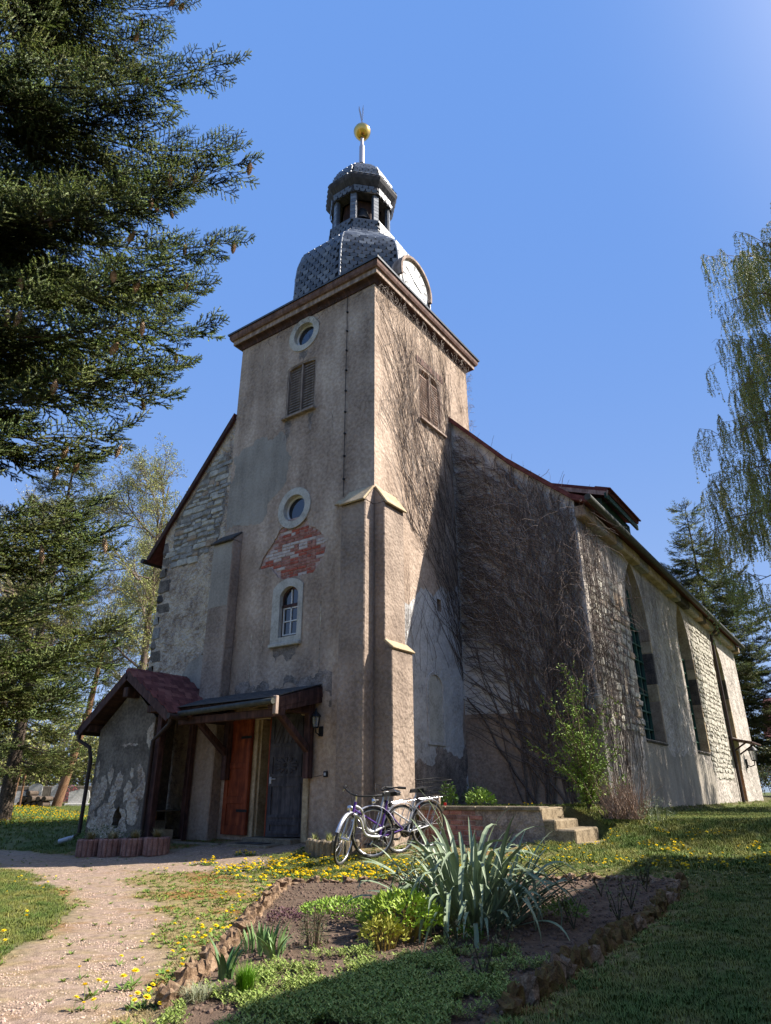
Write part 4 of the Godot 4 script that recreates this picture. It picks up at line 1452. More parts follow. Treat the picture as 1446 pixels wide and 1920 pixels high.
func church_spire(ch: Node3D) -> void:
	rng.seed = 21
	var sl := MB.new()
	sl.slab(PackedVector2Array([Vector2(-0.105, 0.134), Vector2(-0.105, 0.06), Vector2(-0.07, 0.01), Vector2(0.03, 0.0), Vector2(0.095, 0.05), Vector2(0.105, 0.09), Vector2(0.105, 0.134)]), Vector3.ZERO, FX, FY, 0.018)
	var sm := sl.mesh()
	var bell := [[1.88, 12.95], [1.88, 13.5], [1.865, 14.1], [1.83, 14.5], [1.72, 14.93], [1.6, 15.13], [1.42, 15.37], [1.2, 15.65], [1.0, 15.92]]
	var sp := part("spire", oct_lathe(bell), M.slate_gap_shade, ch)
	var nb := slates_on(bell, [1], sp, sm, 0.22, 0.14)
	nb += slates_on(bell, [0], sp, sm, 0.22, 0.14)
	var bulk: Array = []
	slates_on(bell, [2, 3, 4, 5, 6, 7], sp, sm, 0.24, 0.15, bulk)
	var drum := [[0.99, 15.86], [0.95, 16.02], [0.93, 16.38]]
	var frieze := [[0.9, 17.63], [0.9, 17.9]]
	var cap := [[1.07, 18.2], [0.93, 18.34], [0.9, 18.55], [0.78, 18.86], [0.58, 19.15], [0.34, 19.4], [0.14, 19.62], [0.1, 19.9]]
	var solid := oct_lathe([[0.99, 15.84], [0.95, 16.02], [0.93, 16.4], [0.98, 16.42], [0.98, 16.48], [0.9, 16.5], [0.5, 16.5]])
	var lan := part("lantern", solid, M.slate_b, sp)
	slates_on(drum, [0, 1, 2, 3, 4, 5, 6, 7], lan, sm, 0.19, 0.12, bulk)
	var fr := oct_lathe([[0.6, 17.63], [0.9, 17.62], [0.9, 17.9], [0.93, 17.93], [1.03, 18.06], [1.08, 18.16], [1.08, 18.22]])
	part("frieze", fr, M.wood_black, lan)
	slates_on(frieze, [0, 1, 2, 3, 4, 5, 6, 7], lan, sm, 0.18, 0.12, bulk)
	var cp := part("cap", oct_lathe(cap), M.slate_gap_shade, sp)
	slates_on([[1.07, 18.2], [0.93, 18.34], [0.9, 18.55], [0.78, 18.86], [0.58, 19.15], [0.34, 19.4]], [0, 1, 2, 3, 4, 5, 6, 7], cp, sm, 0.18, 0.12, bulk)
	var rest := part("slating", join_copies(bulk, sm), M.slate_a, sp)
	rest.set_meta("kind", "stuff")
	# hips of the bell roof
	for k in 8:
		var a := k * PI / 4 + PI / 8
		var pts := PackedVector3Array()
		var rr := PackedFloat32Array()
		for q in bell:
			pts.append(AX + Vector3(sin(a), 0, cos(a)) * (oct_r(q[0]) + 0.028) + FY * q[1])
			rr.append(0.034)
		var mb := MB.new()
		mb.tube(pts, rr, 6)
		part("hip", mb, M.slate_c, sp)
	# corner posts of the lantern
	for k in 8:
		var a := k * PI / 4 + PI / 8
		var dir := Vector3(sin(a), 0, cos(a))
		var mb := MB.new()
		mb.box(Transform3D(Basis(Vector3(cos(a), 0, -sin(a)), FY, dir), AX + dir * 0.84 + FY * 17.07), Vector3(0.2, 1.16, 0.14), 0.03)
		var post := part("lantern_post", mb, M.slate_b, lan)
		for s in 9:
			mb = MB.new()
			mb.box(Transform3D(Basis(Vector3(cos(a), 0, -sin(a)), FY, dir), AX + dir * (0.905) + FY * (16.56 + s * 0.125)), Vector3(0.17, 0.115, 0.018), 0.004)
			part("slate", mb, [M.slate_a, M.slate_c][s % 2], post)
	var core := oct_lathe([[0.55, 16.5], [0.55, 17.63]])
	part("added_dark_core", core, M.wood_dark, lan)  # dark core added so the lantern openings read as shaded
	var bm := MB.new()
	bm.lathe(PackedVector2Array([Vector2(0.3, 16.7), Vector2(0.26, 16.8), Vector2(0.19, 17.0), Vector2(0.14, 17.2), Vector2(0.03, 17.26)]), AX + Vector3(0.38, 0, 0.42), 16)
	part("bell", bm, M.black_iron, lan)
	# pole, ball and vane
	var mb := MB.new()
	mb.lathe(PackedVector2Array([Vector2(0.12, 19.7), Vector2(0.092, 19.85), Vector2(0.09, 20.7), Vector2(0.06, 20.78), Vector2(0.055, 21.1)]), AX, 14)
	part("pole", mb, M.pole_grey, sp)
	mb = MB.new()
	mb.lathe(PackedVector2Array([Vector2(0.02, 21.12), Vector2(0.1, 21.14), Vector2(0.2, 21.22), Vector2(0.265, 21.34), Vector2(0.28, 21.42), Vector2(0.285, 21.43), Vector2(0.285, 21.47), Vector2(0.275, 21.48), Vector2(0.25, 21.56), Vector2(0.18, 21.66), Vector2(0.08, 21.71), Vector2(0.03, 21.75)]), AX, 28)
	part("gold_ball", mb, M.gold, sp)
	mb = MB.new()
	var vb := Vector3(0.82, 0, -0.57)
	var o := AX + FY * 21.72
	mb.rod(o, o + FY * 0.14, 0.02)
	mb.slab(PackedVector2Array([Vector2(-0.02, 0.12), Vector2(0.02, 0.12), Vector2(-0.03, 0.55), Vector2(-0.09, 0.86), Vector2(-0.12, 1.02), Vector2(-0.13, 0.82)]), o, vb, FY, 0.012, true)
	mb.slab(PackedVector2Array([Vector2(0.0, 0.3), Vector2(0.02, 0.3), Vector2(0.035, 0.8), Vector2(0.03, 1.08), Vector2(0.0, 0.84)]), o, vb, FY, 0.012, true)
	part("vane", mb, M.pole_grey, sp)
	# clock dormer on the south side
	mb = MB.new()
	var face := PackedVector2Array([Vector2(1.4, 12.9), Vector2(2.8, 12.9)])
	for k in 15:
		var a := PI * k / 14
		face.append(Vector2(2.1 + cos(a) * 0.7, 13.72 + sin(a) * 0.7))
	mb.slab(face, Vector3(-1.5, 0, 0), SX, FY, 1.3)
	var cd := part("clock_dormer", mb, M.white_paint, sp)
	mb = MB.new()
	var outer := PackedVector2Array()
	var inner := PackedVector2Array()
	for k in 17:
		var a := -0.25 + (PI + 0.5) * k / 16
		outer.append(Vector2(2.1 + cos(a) * 0.78, 13.72 + sin(a) * 0.78))
		inner.append(Vector2(2.1 + cos(a) * 0.705, 13.72 + sin(a) * 0.705))
	for k in 16:
		for e in [[outer[k], outer[k + 1]], [inner[k + 1], inner[k]]]:
			var pa: Vector3 = SX * e[0].x + FY * e[0].y
			var pb: Vector3 = SX * e[1].x + FY * e[1].y
			mb.quad(pa + FX * -1.4, pb + FX * -1.4, pb + FX * -0.1, pa + FX * -0.1)
		mb.quad(SX * outer[k].x + FY * outer[k].y + FX * -0.1, SX * outer[k + 1].x + FY * outer[k + 1].y + FX * -0.1, SX * inner[k + 1].x + FY * inner[k + 1].y + FX * -0.1, SX * inner[k].x + FY * inner[k].y + FX * -0.1)
	part("hood", mb, M.wood_cornice, cd)
	mb = MB.new()
	mb.slab(disc(Vector2(2.1, 13.72), 0.62, 0.62, 36), Vector3(-0.2, 0, 0), SX, FY, 0.03)
	var cf := part("clock_face", mb, M.clock_white, cd)
	mb = MB.new()
	mb.ring(disc(Vector2(2.1, 13.72), 0.6, 0.6, 36), disc(Vector2(2.1, 13.72), 0.585, 0.585, 36), Vector3(-0.17, 0, 0), SX, FY, 0.004)
	mb.ring(disc(Vector2(2.1, 13.72), 0.43, 0.43, 36), disc(Vector2(2.1, 13.72), 0.415, 0.415, 36), Vector3(-0.17, 0, 0), SX, FY, 0.004)
	part("minute_ring", mb, M.black_paint, cf)
	for k in 12:
		var a := TAU * k / 12
		var dr := SX * sin(a) + FY * cos(a)
		mb = MB.new()
		mb.beam(Vector3(-0.166, 13.72, -2.1) + dr * 0.45, Vector3(-0.166, 13.72, -2.1) + dr * 0.57, 0.045 if k % 3 else 0.07, 0.004, dr.cross(FX))
		part("hour_mark", mb, M.black_paint, cf)
	for h in [[1.95, 0.34, 0.04], [5.3, 0.52, 0.028]]:
		var dr: Vector3 = SX * sin(h[0]) + FY * cos(h[0])
		mb = MB.new()
		mb.beam(Vector3(-0.158, 13.72, -2.1) - dr * 0.08, Vector3(-0.158, 13.72, -2.1) + dr * h[1], h[2], 0.006, dr.cross(FX))
		part("clock_hand", mb, M.black_paint, cf)

# ragged outline by midpoint displacement
func ragged(p: PackedVector2Array, amp := 0.12, levels := 4) -> PackedVector2Array:
	var cur := p
	for l in levels:
		var nxt := PackedVector2Array()
		for k in cur.size():
			var a := cur[k]
			var b := cur[(k + 1) % cur.size()]
			nxt.append(a)
			var d := b - a
			if d.length() > 0.05:
				nxt.append((a + b) * 0.5 + Vector2(-d.y, d.x).limit_length(1.0) * R(-amp, amp))
		cur = nxt
	return cur

func pipe(pts: Array, r: float, sides := 8) -> MB:
	var mb := MB.new()
	var rr := PackedFloat32Array()
	for q in pts:
		rr.append(r)
	mb.tube(PackedVector3Array(pts), rr, sides)
	return mb

func make_porch() -> void:
	rng.seed = 61
	var t := thing("porch", "small plastered porch with red tiled gable roof, built against the church", "porch")
	# front wall: a gable facing west
	var mb := MB.new()
	var gab := PackedVector2Array([Vector2(-6.42, -0.2), Vector2(-4.56, -0.2), Vector2(-4.56, 2.36), Vector2(-5.4, 3.0), Vector2(-6.42, 2.2)])
	var hl := ragged(PackedVector2Array([Vector2(-5.55, 0.35), Vector2(-5.35, 0.3), Vector2(-5.25, 0.5), Vector2(-5.38, 0.72), Vector2(-5.5, 0.6)]), 0.2, 2)
	mb.wall(gab, [hl], Vector3(0, 0, 1.25), FX, FY, 0.25)
	mb.wall(gab, [], Vector3(0, 0, 1.0), FX, FY)
	mb.wall(rect(-1.25, 0.0, -0.2, 2.3), [], Vector3(-6.42, 0, 0), Vector3(0, 0, 1), FY)
	mb.quad(Vector3(-4.56, -0.2, 1.25), Vector3(-4.56, -0.2, 1.0), Vector3(-4.56, 2.36, 1.0), Vector3(-4.56, 2.36, 1.25))
	part("wall", mb, M.porch_dark, t)
	mb = MB.new()
	mb.wall(PackedVector2Array([Vector2(-6.42, -0.2), Vector2(-6.42, 2.2), Vector2(-6.1, 2.4), Vector2(-6.1, -0.2)]), [], Vector3(0, 0, 0), FX, FY)
	# where the dark coat has flaked the pale older coat shows
	var flakes := [[-5.6, 0.4, 0.8, 0.3], [-4.9, 0.7, 0.3, 0.45], [-6.2, 0.85, 0.2, 0.5], [-4.75, 1.1, 0.16, 0.3], [-5.5, 1.15, 0.16, 0.2], [-4.66, 2.05, 0.1, 0.3], [-5.9, 0.25, 0.5, 0.18], [-5.3, 1.85, 0.35, 0.04], [-5.8, 1.3, 0.1, 0.22], [-5.2, 0.95, 0.14, 0.28], [-6.0, 1.1, 0.12, 0.3], [-5.65, 0.85, 0.16, 0.3], [-4.85, 1.35, 0.1, 0.16], [-5.1, 1.3, 0.08, 0.14], [-6.3, 1.4, 0.08, 0.2]]
	for f in flakes:
		var pp := PackedVector2Array()
		for k in 9:
			var a := TAU * k / 9
			pp.append(Vector2(clampf(f[0] + cos(a) * f[2] * R(0.5, 1.1), -6.4, -4.58), f[1] + sin(a) * f[3] * R(0.5, 1.1)))
		var m2 := MB.new()
		var rg := ragged(pp, 0.28, 3)
		for k in rg.size():
			rg[k] = Vector2(clampf(rg[k].x, -6.41, -4.565), rg[k].y)
		var bits: Array = Geometry2D.clip_polygons(rg, hl)
		for pc in bits:
			if not Geometry2D.is_polygon_clockwise(pc):
				m2.wall(pc, [], Vector3(0, 0, 1.25 + R(0.002, 0.006)), FX, FY)
		if m2.v.size() == 0:
			continue
		part("flaked_patch", m2, M.render_old, t)
	# posts and opening on the south side, steps inside
	mb = MB.new()
	mb.bx(-4.54, -4.4, -0.1, 2.42, 1.08, 1.22, 0.012)
	part("post", mb, M.wood_maroon, t)
	mb = MB.new()
	mb.bx(-4.52, -4.4, -0.1, 2.42, 0.3, 0.42, 0.012)
	part("post", mb, M.wood_maroon, t)
	mb = MB.new()
	mb.bx(-4.55, -4.39, 2.42, 2.56, 0.28, 1.5, 0.012)
	part("wall_plate", mb, M.wood_dark, t)
	for k in 4:
		var x0 := -4.35 - k * 0.28
		for j in 2:
			mb = MB.new()
			mb.bx(x0 - 0.4, x0, -0.1 + k * 0.17, 0.1 + k * 0.17, 0.44 + j * 0.32, 0.74 + j * 0.32, 0.02)
			part("step_stone", mb, [M.concrete_step, M.sandstone][(k + j) % 2], t)
	mb = MB.new()
	mb.bx(-6.3, -4.7, 0.6, 0.62, 0.02, 1.0)
	mb.quad(Vector3(-5.5, 0.1, 0.02), Vector3(-5.5, 0.1, 1.0), Vector3(-5.5, 3.0, 1.0), Vector3(-5.5, 3.0, 0.02))
	part("inner_lining", mb, M.porch_dark, t)
	# roof: ridge along z
	var rx := -5.27
	var ry := 3.25
	mb = MB.new()
	for sd in [[-3.78, 2.33], [-6.72, 2.2]]:
		var a := Vector3(rx, ry, 0)
		var b := Vector3(sd[0], sd[1], 0)
		var u := (b - a).normalized()
		var nn := Vector3(-u.y, u.x, 0)
		if nn.y < 0:
			nn = -nn
		for q in [0.0, -0.06]:
			mb.quad(a + nn * q + Vector3(0, 0, 1.54), b + nn * q + Vector3(0, 0, 1.54), b + nn * q + Vector3(0, 0, 0.01), a + nn * q + Vector3(0, 0, 0.01))
	var roof := part("roof", mb, M.wood_dark, t)
	var tl := MB.new()
	tl.slab(PackedVector2Array([Vector2(-0.083, 0.24), Vector2(-0.083, 0.03), Vector2(-0.045, 0.005), Vector2(0.0, 0.0), Vector2(0.045, 0.005), Vector2(0.083, 0.03), Vector2(0.083, 0.24)]), Vector3.ZERO, FX, FY, 0.02)
	var tm := tl.mesh()
	var up := (Vector3(rx, ry, 0) - Vector3(-3.78, 2.33, 0))
	var len := up.length()
	up = up.normalized()
	var acr := Vector3(0, 0, -1)
	var nrm := acr.cross(up)
	var s := 0.0
	var row := 0
	while s < len - 0.08:
		var z := 1.5 - (0.085 if row % 2 else 0.0)
		while z > 0.03:
			var bs := Basis(acr, up, nrm) * Basis(Vector3(1, 0, 0), 0.17 + R(-0.03, 0.03)) * Basis(Vector3(0, 0, 1), R(-0.02, 0.02))
			part("tile", tm, [M.tile_a, M.tile_b, M.tile_c, M.tile_b][rng.randi() % 4], roof, Transform3D(bs, Vector3(-3.78, 2.33, z) + up * (s - 0.03) + nrm * 0.045))
			z -= 0.17
		s += 0.15
		row += 1
	var up2 := (Vector3(rx, ry, 0) - Vector3(-6.72, 2.2, 0)).normalized()
	var acr2 := Vector3(0, 0, 1)
	var nr2 := acr2.cross(up2)
	var bulk: Array = []
	s = 0.0
	row = 0
	while s < 1.7:
		var z := 1.5 - (0.085 if row % 2 else 0.0)
		while z > 0.03:
			bulk.append(Transform3D(Basis(acr2, up2, nr2) * Basis(Vector3(1, 0, 0), 0.09), Vector3(-6.72, 2.2, z) + up2 * (s - 0.03) + nr2 * 0.022))
			z -= 0.17
		s += 0.15
		row += 1
	part("tiling", join_copies(bulk, tm), M.tile_b, roof).set_meta("kind", "stuff")
	var zz := 1.56
	while zz > 0.1:
		mb = MB.new()
		mb.tube(PackedVector3Array([Vector3(rx, ry + 0.03, zz), Vector3(rx, ry + 0.02, zz - 0.3)]), PackedFloat32Array([0.1, 0.085]), 8)
		part("ridge_tile", mb, M.tile_a, roof)
		zz -= 0.28
	# barge boards and gutters
	for sd in [[-3.76, 2.3], [-6.74, 2.17]]:
		mb = MB.new()
		mb.beam(Vector3(rx, ry - 0.02, 1.56), Vector3(sd[0], sd[1] - 0.02, 1.56), 0.17, 0.035, Vector3(0, 1, 0), 0.006)
		part("barge_board", mb, M.wood_maroon, t)
	mb = MB.new()
	mb.bx(-5.36, -5.2, 2.78, 2.98, 1.0, 1.55, 0.01)
	part("purlin_end", mb, M.wood_dark, t)
	for q in [[-6.5, 2.16], [-4.3, 2.42]]:
		mb = MB.new()
		mb.bx(q[0] - 0.07, q[0] + 0.07, q[1], q[1] + 0.14, 0.9, 1.52, 0.01)
		part("purlin_end", mb, M.wood_dark, t)
	part("gutter", pipe([Vector3(-6.78, 2.16, 1.6), Vector3(-6.78, 2.14, 0.0)], 0.055), M.gutter_brown, t)
	part("gutter", pipe([Vector3(-3.72, 2.3, 1.6), Vector3(-3.72, 2.28, 0.2)], 0.055), M.gutter_brown, t)
	part("downpipe", pipe([Vector3(-6.78, 2.12, 1.5), Vector3(-6.78, 2.0, 1.5), Vector3(-6.5, 1.85, 1.4), Vector3(-6.48, 1.6, 1.34), Vector3(-6.48, 0.2, 1.34), Vector3(-6.56, 0.1, 1.4)], 0.04), M.gutter_brown, t)
	part("spout", pipe([Vector3(-6.55, 0.12, 1.4), Vector3(-6.74, 0.04, 1.6)], 0.045), M.pvc, t)
	part("downpipe", pipe([Vector3(-3.74, 2.26, 1.52), Vector3(-3.76, 2.16, 1.52), Vector3(-4.3, 1.98, 1.34), Vector3(-4.5, 1.9, 1.3), Vector3(-4.5, 0.05, 1.3), Vector3(-4.46, -0.02, 1.36)], 0.04), M.gutter_brown, t)
	part("spout", pipe([Vector3(-4.47, 0.0, 1.36), Vector3(-4.3, -0.06, 1.56)], 0.045), M.pvc, t)
	# low stone kerb before the opening
	mb = MB.new()
	mb.bx(-4.3, -3.0, -0.1, 0.08, 0.62, 0.72, 0.02)
	part("kerb_stone", mb, M.concrete_grey, t)

func make_canopy() -> void:
	rng.seed = 62
	var t := thing("door_canopy", "dark timber lean-to canopy with felt roof above the church door", "canopy")
	var mb := MB.new()
	var a := Vector3(0, 2.84, 0.02)
	var b := Vector3(0, 2.46, 1.28)
	var u := (b - a).normalized()
	mb.beam(Vector3(-2.75, 2.82, 0.01), Vector3(-2.75, 2.46, 1.24), 3.0, 0.05, FX, 0.006)
	part("roof_boarding", mb, M.wood_dark, t)
	for k in 5:
		mb = MB.new()
		var f0 := k / 5.0
		var f1 := (k + 1) / 5.0 + 0.03
		mb.beam(Vector3(-2.75, lerpf(2.86, 2.5, f0), lerpf(0.01, 1.26, f0)), Vector3(-2.75, lerpf(2.86, 2.5, f1) + 0.008, lerpf(0.01, 1.26, f1)), 3.02, 0.012, FX)
		part("felt_strip", mb, M.felt, t)
	# verge board at the south end, three lapped boards
	for k in 3:
		mb = MB.new()
		var dy := 0.1 * k
		mb.beam(Vector3(-1.235 + 0.008 * (k % 2), 2.77 - dy, 0.0), Vector3(-1.235 + 0.008 * (k % 2), 2.44 - dy * 0.7, 1.2), 0.03, 0.1, FX, 0.004)
		part("verge_board", mb, M.wood_maroon, t)
	mb = MB.new()
	mb.bx(-1.28, -1.2, 2.2, 2.52, 1.2, 1.28, 0.01)
	part("sunlit_end", mb, M.wood_cornice, t)  # paler wood paints in the sunlit spot on the board end
	mb = MB.new()
	mb.tube(PackedVector3Array([Vector3(-1.22, 2.42, 1.33), Vector3(-3.75, 2.36, 1.33)]), PackedFloat32Array([0.055, 0.055]), 8)
	part("gutter", mb, M.gutter_green, t)
	# eaves beam, wall posts, braces
	mb = MB.new()
	mb.bx(-4.0, -1.2, 2.18, 2.32, 1.02, 1.14, 0.012)
	part("eaves_beam", mb, M.wood_maroon, t)
	for x in [-1.42, -3.62]:
		mb = MB.new()
		mb.bx(x - 0.07, x + 0.07, 1.17, 2.5, 0.06, 0.2, 0.012)
		part("wall_post", mb, M.wood_maroon, t)
		mb = MB.new()
		mb.bx(x - 0.065, x + 0.065, 2.3, 2.44, 0.06, 1.2, 0.012)
		part("bracket", mb, M.wood_maroon, t)
		mb = MB.new()
		mb.beam(Vector3(x, 1.66, 0.16), Vector3(x, 2.3, 1.02), 0.12, 0.11, FX, 0.012)
		part("brace", mb, M.wood_maroon, t)
	for k in 6:
		var x := -3.9 + k * 0.5
		mb = MB.new()
		mb.beam(Vector3(x, 2.74, 0.05), Vector3(x, 2.4, 1.22), 0.07, 0.09, FX, 0.006)
		part("rafter", mb, M.wood_dark, t)

func lantern(at: Vector3, turn: float, label: String, s := 1.0) -> void:
	var t := thing("wall_lantern", label, "lantern", at, turn)
	t.scale = Vector3(s, s, s)
	var mb := MB.new()
	mb.bx(-0.05, 0.05, -0.2, -0.02, 0.0, 0.03, 0.008)
	part("wall_plate", mb, M.black_iron, t)
	part("arm", pipe([Vector3(0, -0.14, 0.02), Vector3(0, -0.17, 0.08), Vector3(0, -0.14, 0.16), Vector3(0, -0.06, 0.17)], 0.011), M.black_iron, t)
	mb = MB.new()
	mb.lathe(PackedVector2Array([Vector2(0.0, -0.07), Vector2(0.05, -0.06), Vector2(0.055, -0.04), Vector2(0.0, -0.04)]), Vector3(0, 0, 0.17), 8, false)
	part("base", mb, M.black_iron, t)
	mb = MB.new()
	mb.lathe(PackedVector2Array([Vector2(0.05, -0.04), Vector2(0.075, 0.14)]), Vector3(0, 0, 0.17), 6, false)
	part("glass_body", mb, M.lantern_glass, t)
	for k in 6:
		var a := TAU * k / 6
		mb = MB.new()
		mb.rod(Vector3(cos(a) * 0.053, -0.04, 0.17 - sin(a) * 0.053), Vector3(cos(a) * 0.079, 0.14, 0.17 - sin(a) * 0.079), 0.006, 5)
		part("bar", mb, M.black_iron, t)
	mb = MB.new()
	mb.lathe(PackedVector2Array([Vector2(0.1, 0.14), Vector2(0.09, 0.17), Vector2(0.04, 0.22), Vector2(0.02, 0.25), Vector2(0.018, 0.28), Vector2(0.0, 0.31)]), Vector3(0, 0, 0.17), 8, true)
	part("cap", mb, M.black_iron, t)

func make_terrace() -> void:
	rng.seed = 63
	# retaining wall: brick core, flaking render, coping slab
	var t := thing("terrace_wall", "low brick and render retaining wall beside the concrete steps", "retaining wall")
	var mb := MB.new()
	mb.bx(0.4, 2.68, -0.2, 0.64, -1.1, -0.8, 0.01)
	part("core", mb, M.brick_joint, t)
	mb = MB.new()
	mb.wall(ragged(PackedVector2Array([Vector2(1.55, -0.1), Vector2(2.68, -0.1), Vector2(2.68, 0.64), Vector2(1.45, 0.64)]), 0.08, 3), [], Vector3(0, 0, -0.792), FX, FY)
	part("render_patch", mb, M.damp, t)
	mb = MB.new()
	mb.box(Transform3D(), Vector3(0.235, 0.062, 0.03), 0.006)
	var brick := mb.mesh()
	var y := -0.05
	var row := 0
	while y < 0.6:
		var x := 0.42 + (0.0 if row % 2 else 0.12)
		while x < 1.5:
			part("brick", brick, [M.brick_dull, M.concrete_pink, M.brick_dull][rng.randi() % 3], t, Transform3D(Basis.from_euler(Vector3(0, 0, R(-0.02, 0.02))), Vector3(x + 0.12, y + 0.035, -0.8 + R(-0.006, 0.006))))
			x += 0.25
		y += 0.078
		row += 1
	for k in 4:
		mb = MB.new()
		mb.bx(0.4 + k * 0.575, 0.965 + k * 0.575, 0.64, 0.706, -1.15, -0.76, 0.012)
		part("coping_slab", mb, M.concrete_grey, t)
	# steps
	var st := thing("concrete_steps", "four weathered concrete steps leading up to the raised lawn", "steps")
	var xs := [3.5, 3.22, 2.91, 2.7]
	var ys := [0.2, 0.39, 0.52, 0.69]
	for k in 4:
		mb = MB.new()
		mb.box(Transform3D(Basis.from_euler(Vector3(R(-0.01, 0.01), R(-0.02, 0.02), R(-0.01, 0.01))), Vector3((xs[k] + 2.3) * 0.5, (ys[k] - 0.1) * 0.5, -1.36 + 0.03 * k)), Vector3(xs[k] - 2.3, ys[k] + 0.1, 1.1 - 0.05 * k), 0.022)
		part("step", mb, M.concrete_step, st)
	var rk := solo("loose_stone", rocks[2], M.limestone_c, "brown loose stone lying on the end of the terrace wall", "stone", Transform3D(Basis.from_euler(Vector3(0.2, 0.5, 0.35)) * Basis.from_scale(Vector3(0.28, 0.16, 0.2)), Vector3(0.6, 0.76, -0.95)))

func planter_stone(at: Vector3, turn: float, m: Material, called: String, label: String, group: String, w: float, h: float) -> Node3D:
	var t := thing(called, label, "planter", at, turn, group)
	var mb := MB.new()
	# ribbed hollow block: a ring of staves
	var n := 14
	mb.ring(disc(Vector2.ZERO, w * 0.47, w * 0.47, 20), disc(Vector2.ZERO, w * 0.38, w * 0.38, 20), Vector3(0, 0.0, 0), FX, Vector3(0, 0, -1), h)
	part("shell", mb, m, t)
	mb = MB.new()
	mb.box(Transform3D(), Vector3(w * PI / n * 0.86, h * 0.98, 0.05), 0.018)
	var stave := mb.mesh()
	for k in n:
		var a := TAU * k / n
		part("rib", stave, m, t, Transform3D(Basis(Vector3(0, 1, 0), a), Vector3(sin(a) * w * 0.47, h * 0.5, cos(a) * w * 0.47)))
	mb = MB.new()
	mb.slab(disc(Vector2.ZERO, w * 0.39, w * 0.39, 16), Vector3(0, h - 0.06, 0), FX, Vector3(0, 0, -1), 0.01)
	part("soil", mb, M.soil, t)
	return t

func tuft_mesh(n: int, h: float, spread: float, w: float, c1: Color, c2: Color, sd: int, curl := 0.35) -> MB:
	var g := RandomNumberGenerator.new()
	g.seed = sd
	var mb := MB.new()
	for k in n:
		var a := g.randf() * TAU
		var dir := Vector3(cos(a), 0, sin(a))
		var o := Vector3(g.randf_range(-1, 1), 0, g.randf_range(-1, 1)) * spread * 0.35
		var hh := h * g.randf_range(0.5, 1.0)
		var lean := spread * g.randf_range(0.2, 1.0)
		var side := dir.cross(Vector3.UP).normalized() * w * g.randf_range(0.6, 1.0)
		mb.col = c1.lerp(c2, g.randf())
		var p0 := o
		var p1 := o + dir * lean * 0.35 + Vector3.UP * hh * 0.6
		var p2 := o + dir * lean + Vector3.UP * hh * (1.0 - curl * g.randf())
		var nn := (p1 - p0).cross(side).normalized()
		if nn.y < 0:
			nn = -nn
		nn = (nn * 0.5 + Vector3.UP).normalized()
		var k0 := mb.v.size()
		mb.vert(p0 - side * 0.5, nn); mb.vert(p0 + side * 0.5, nn)
		mb.vert(p1 - side * 0.4, nn); mb.vert(p1 + side * 0.4, nn)
		mb.vert(p2, nn)
		for q in [0, 2, 1, 1, 2, 3, 2, 4, 3]:
			mb.i.append(k0 + q)
	return mb

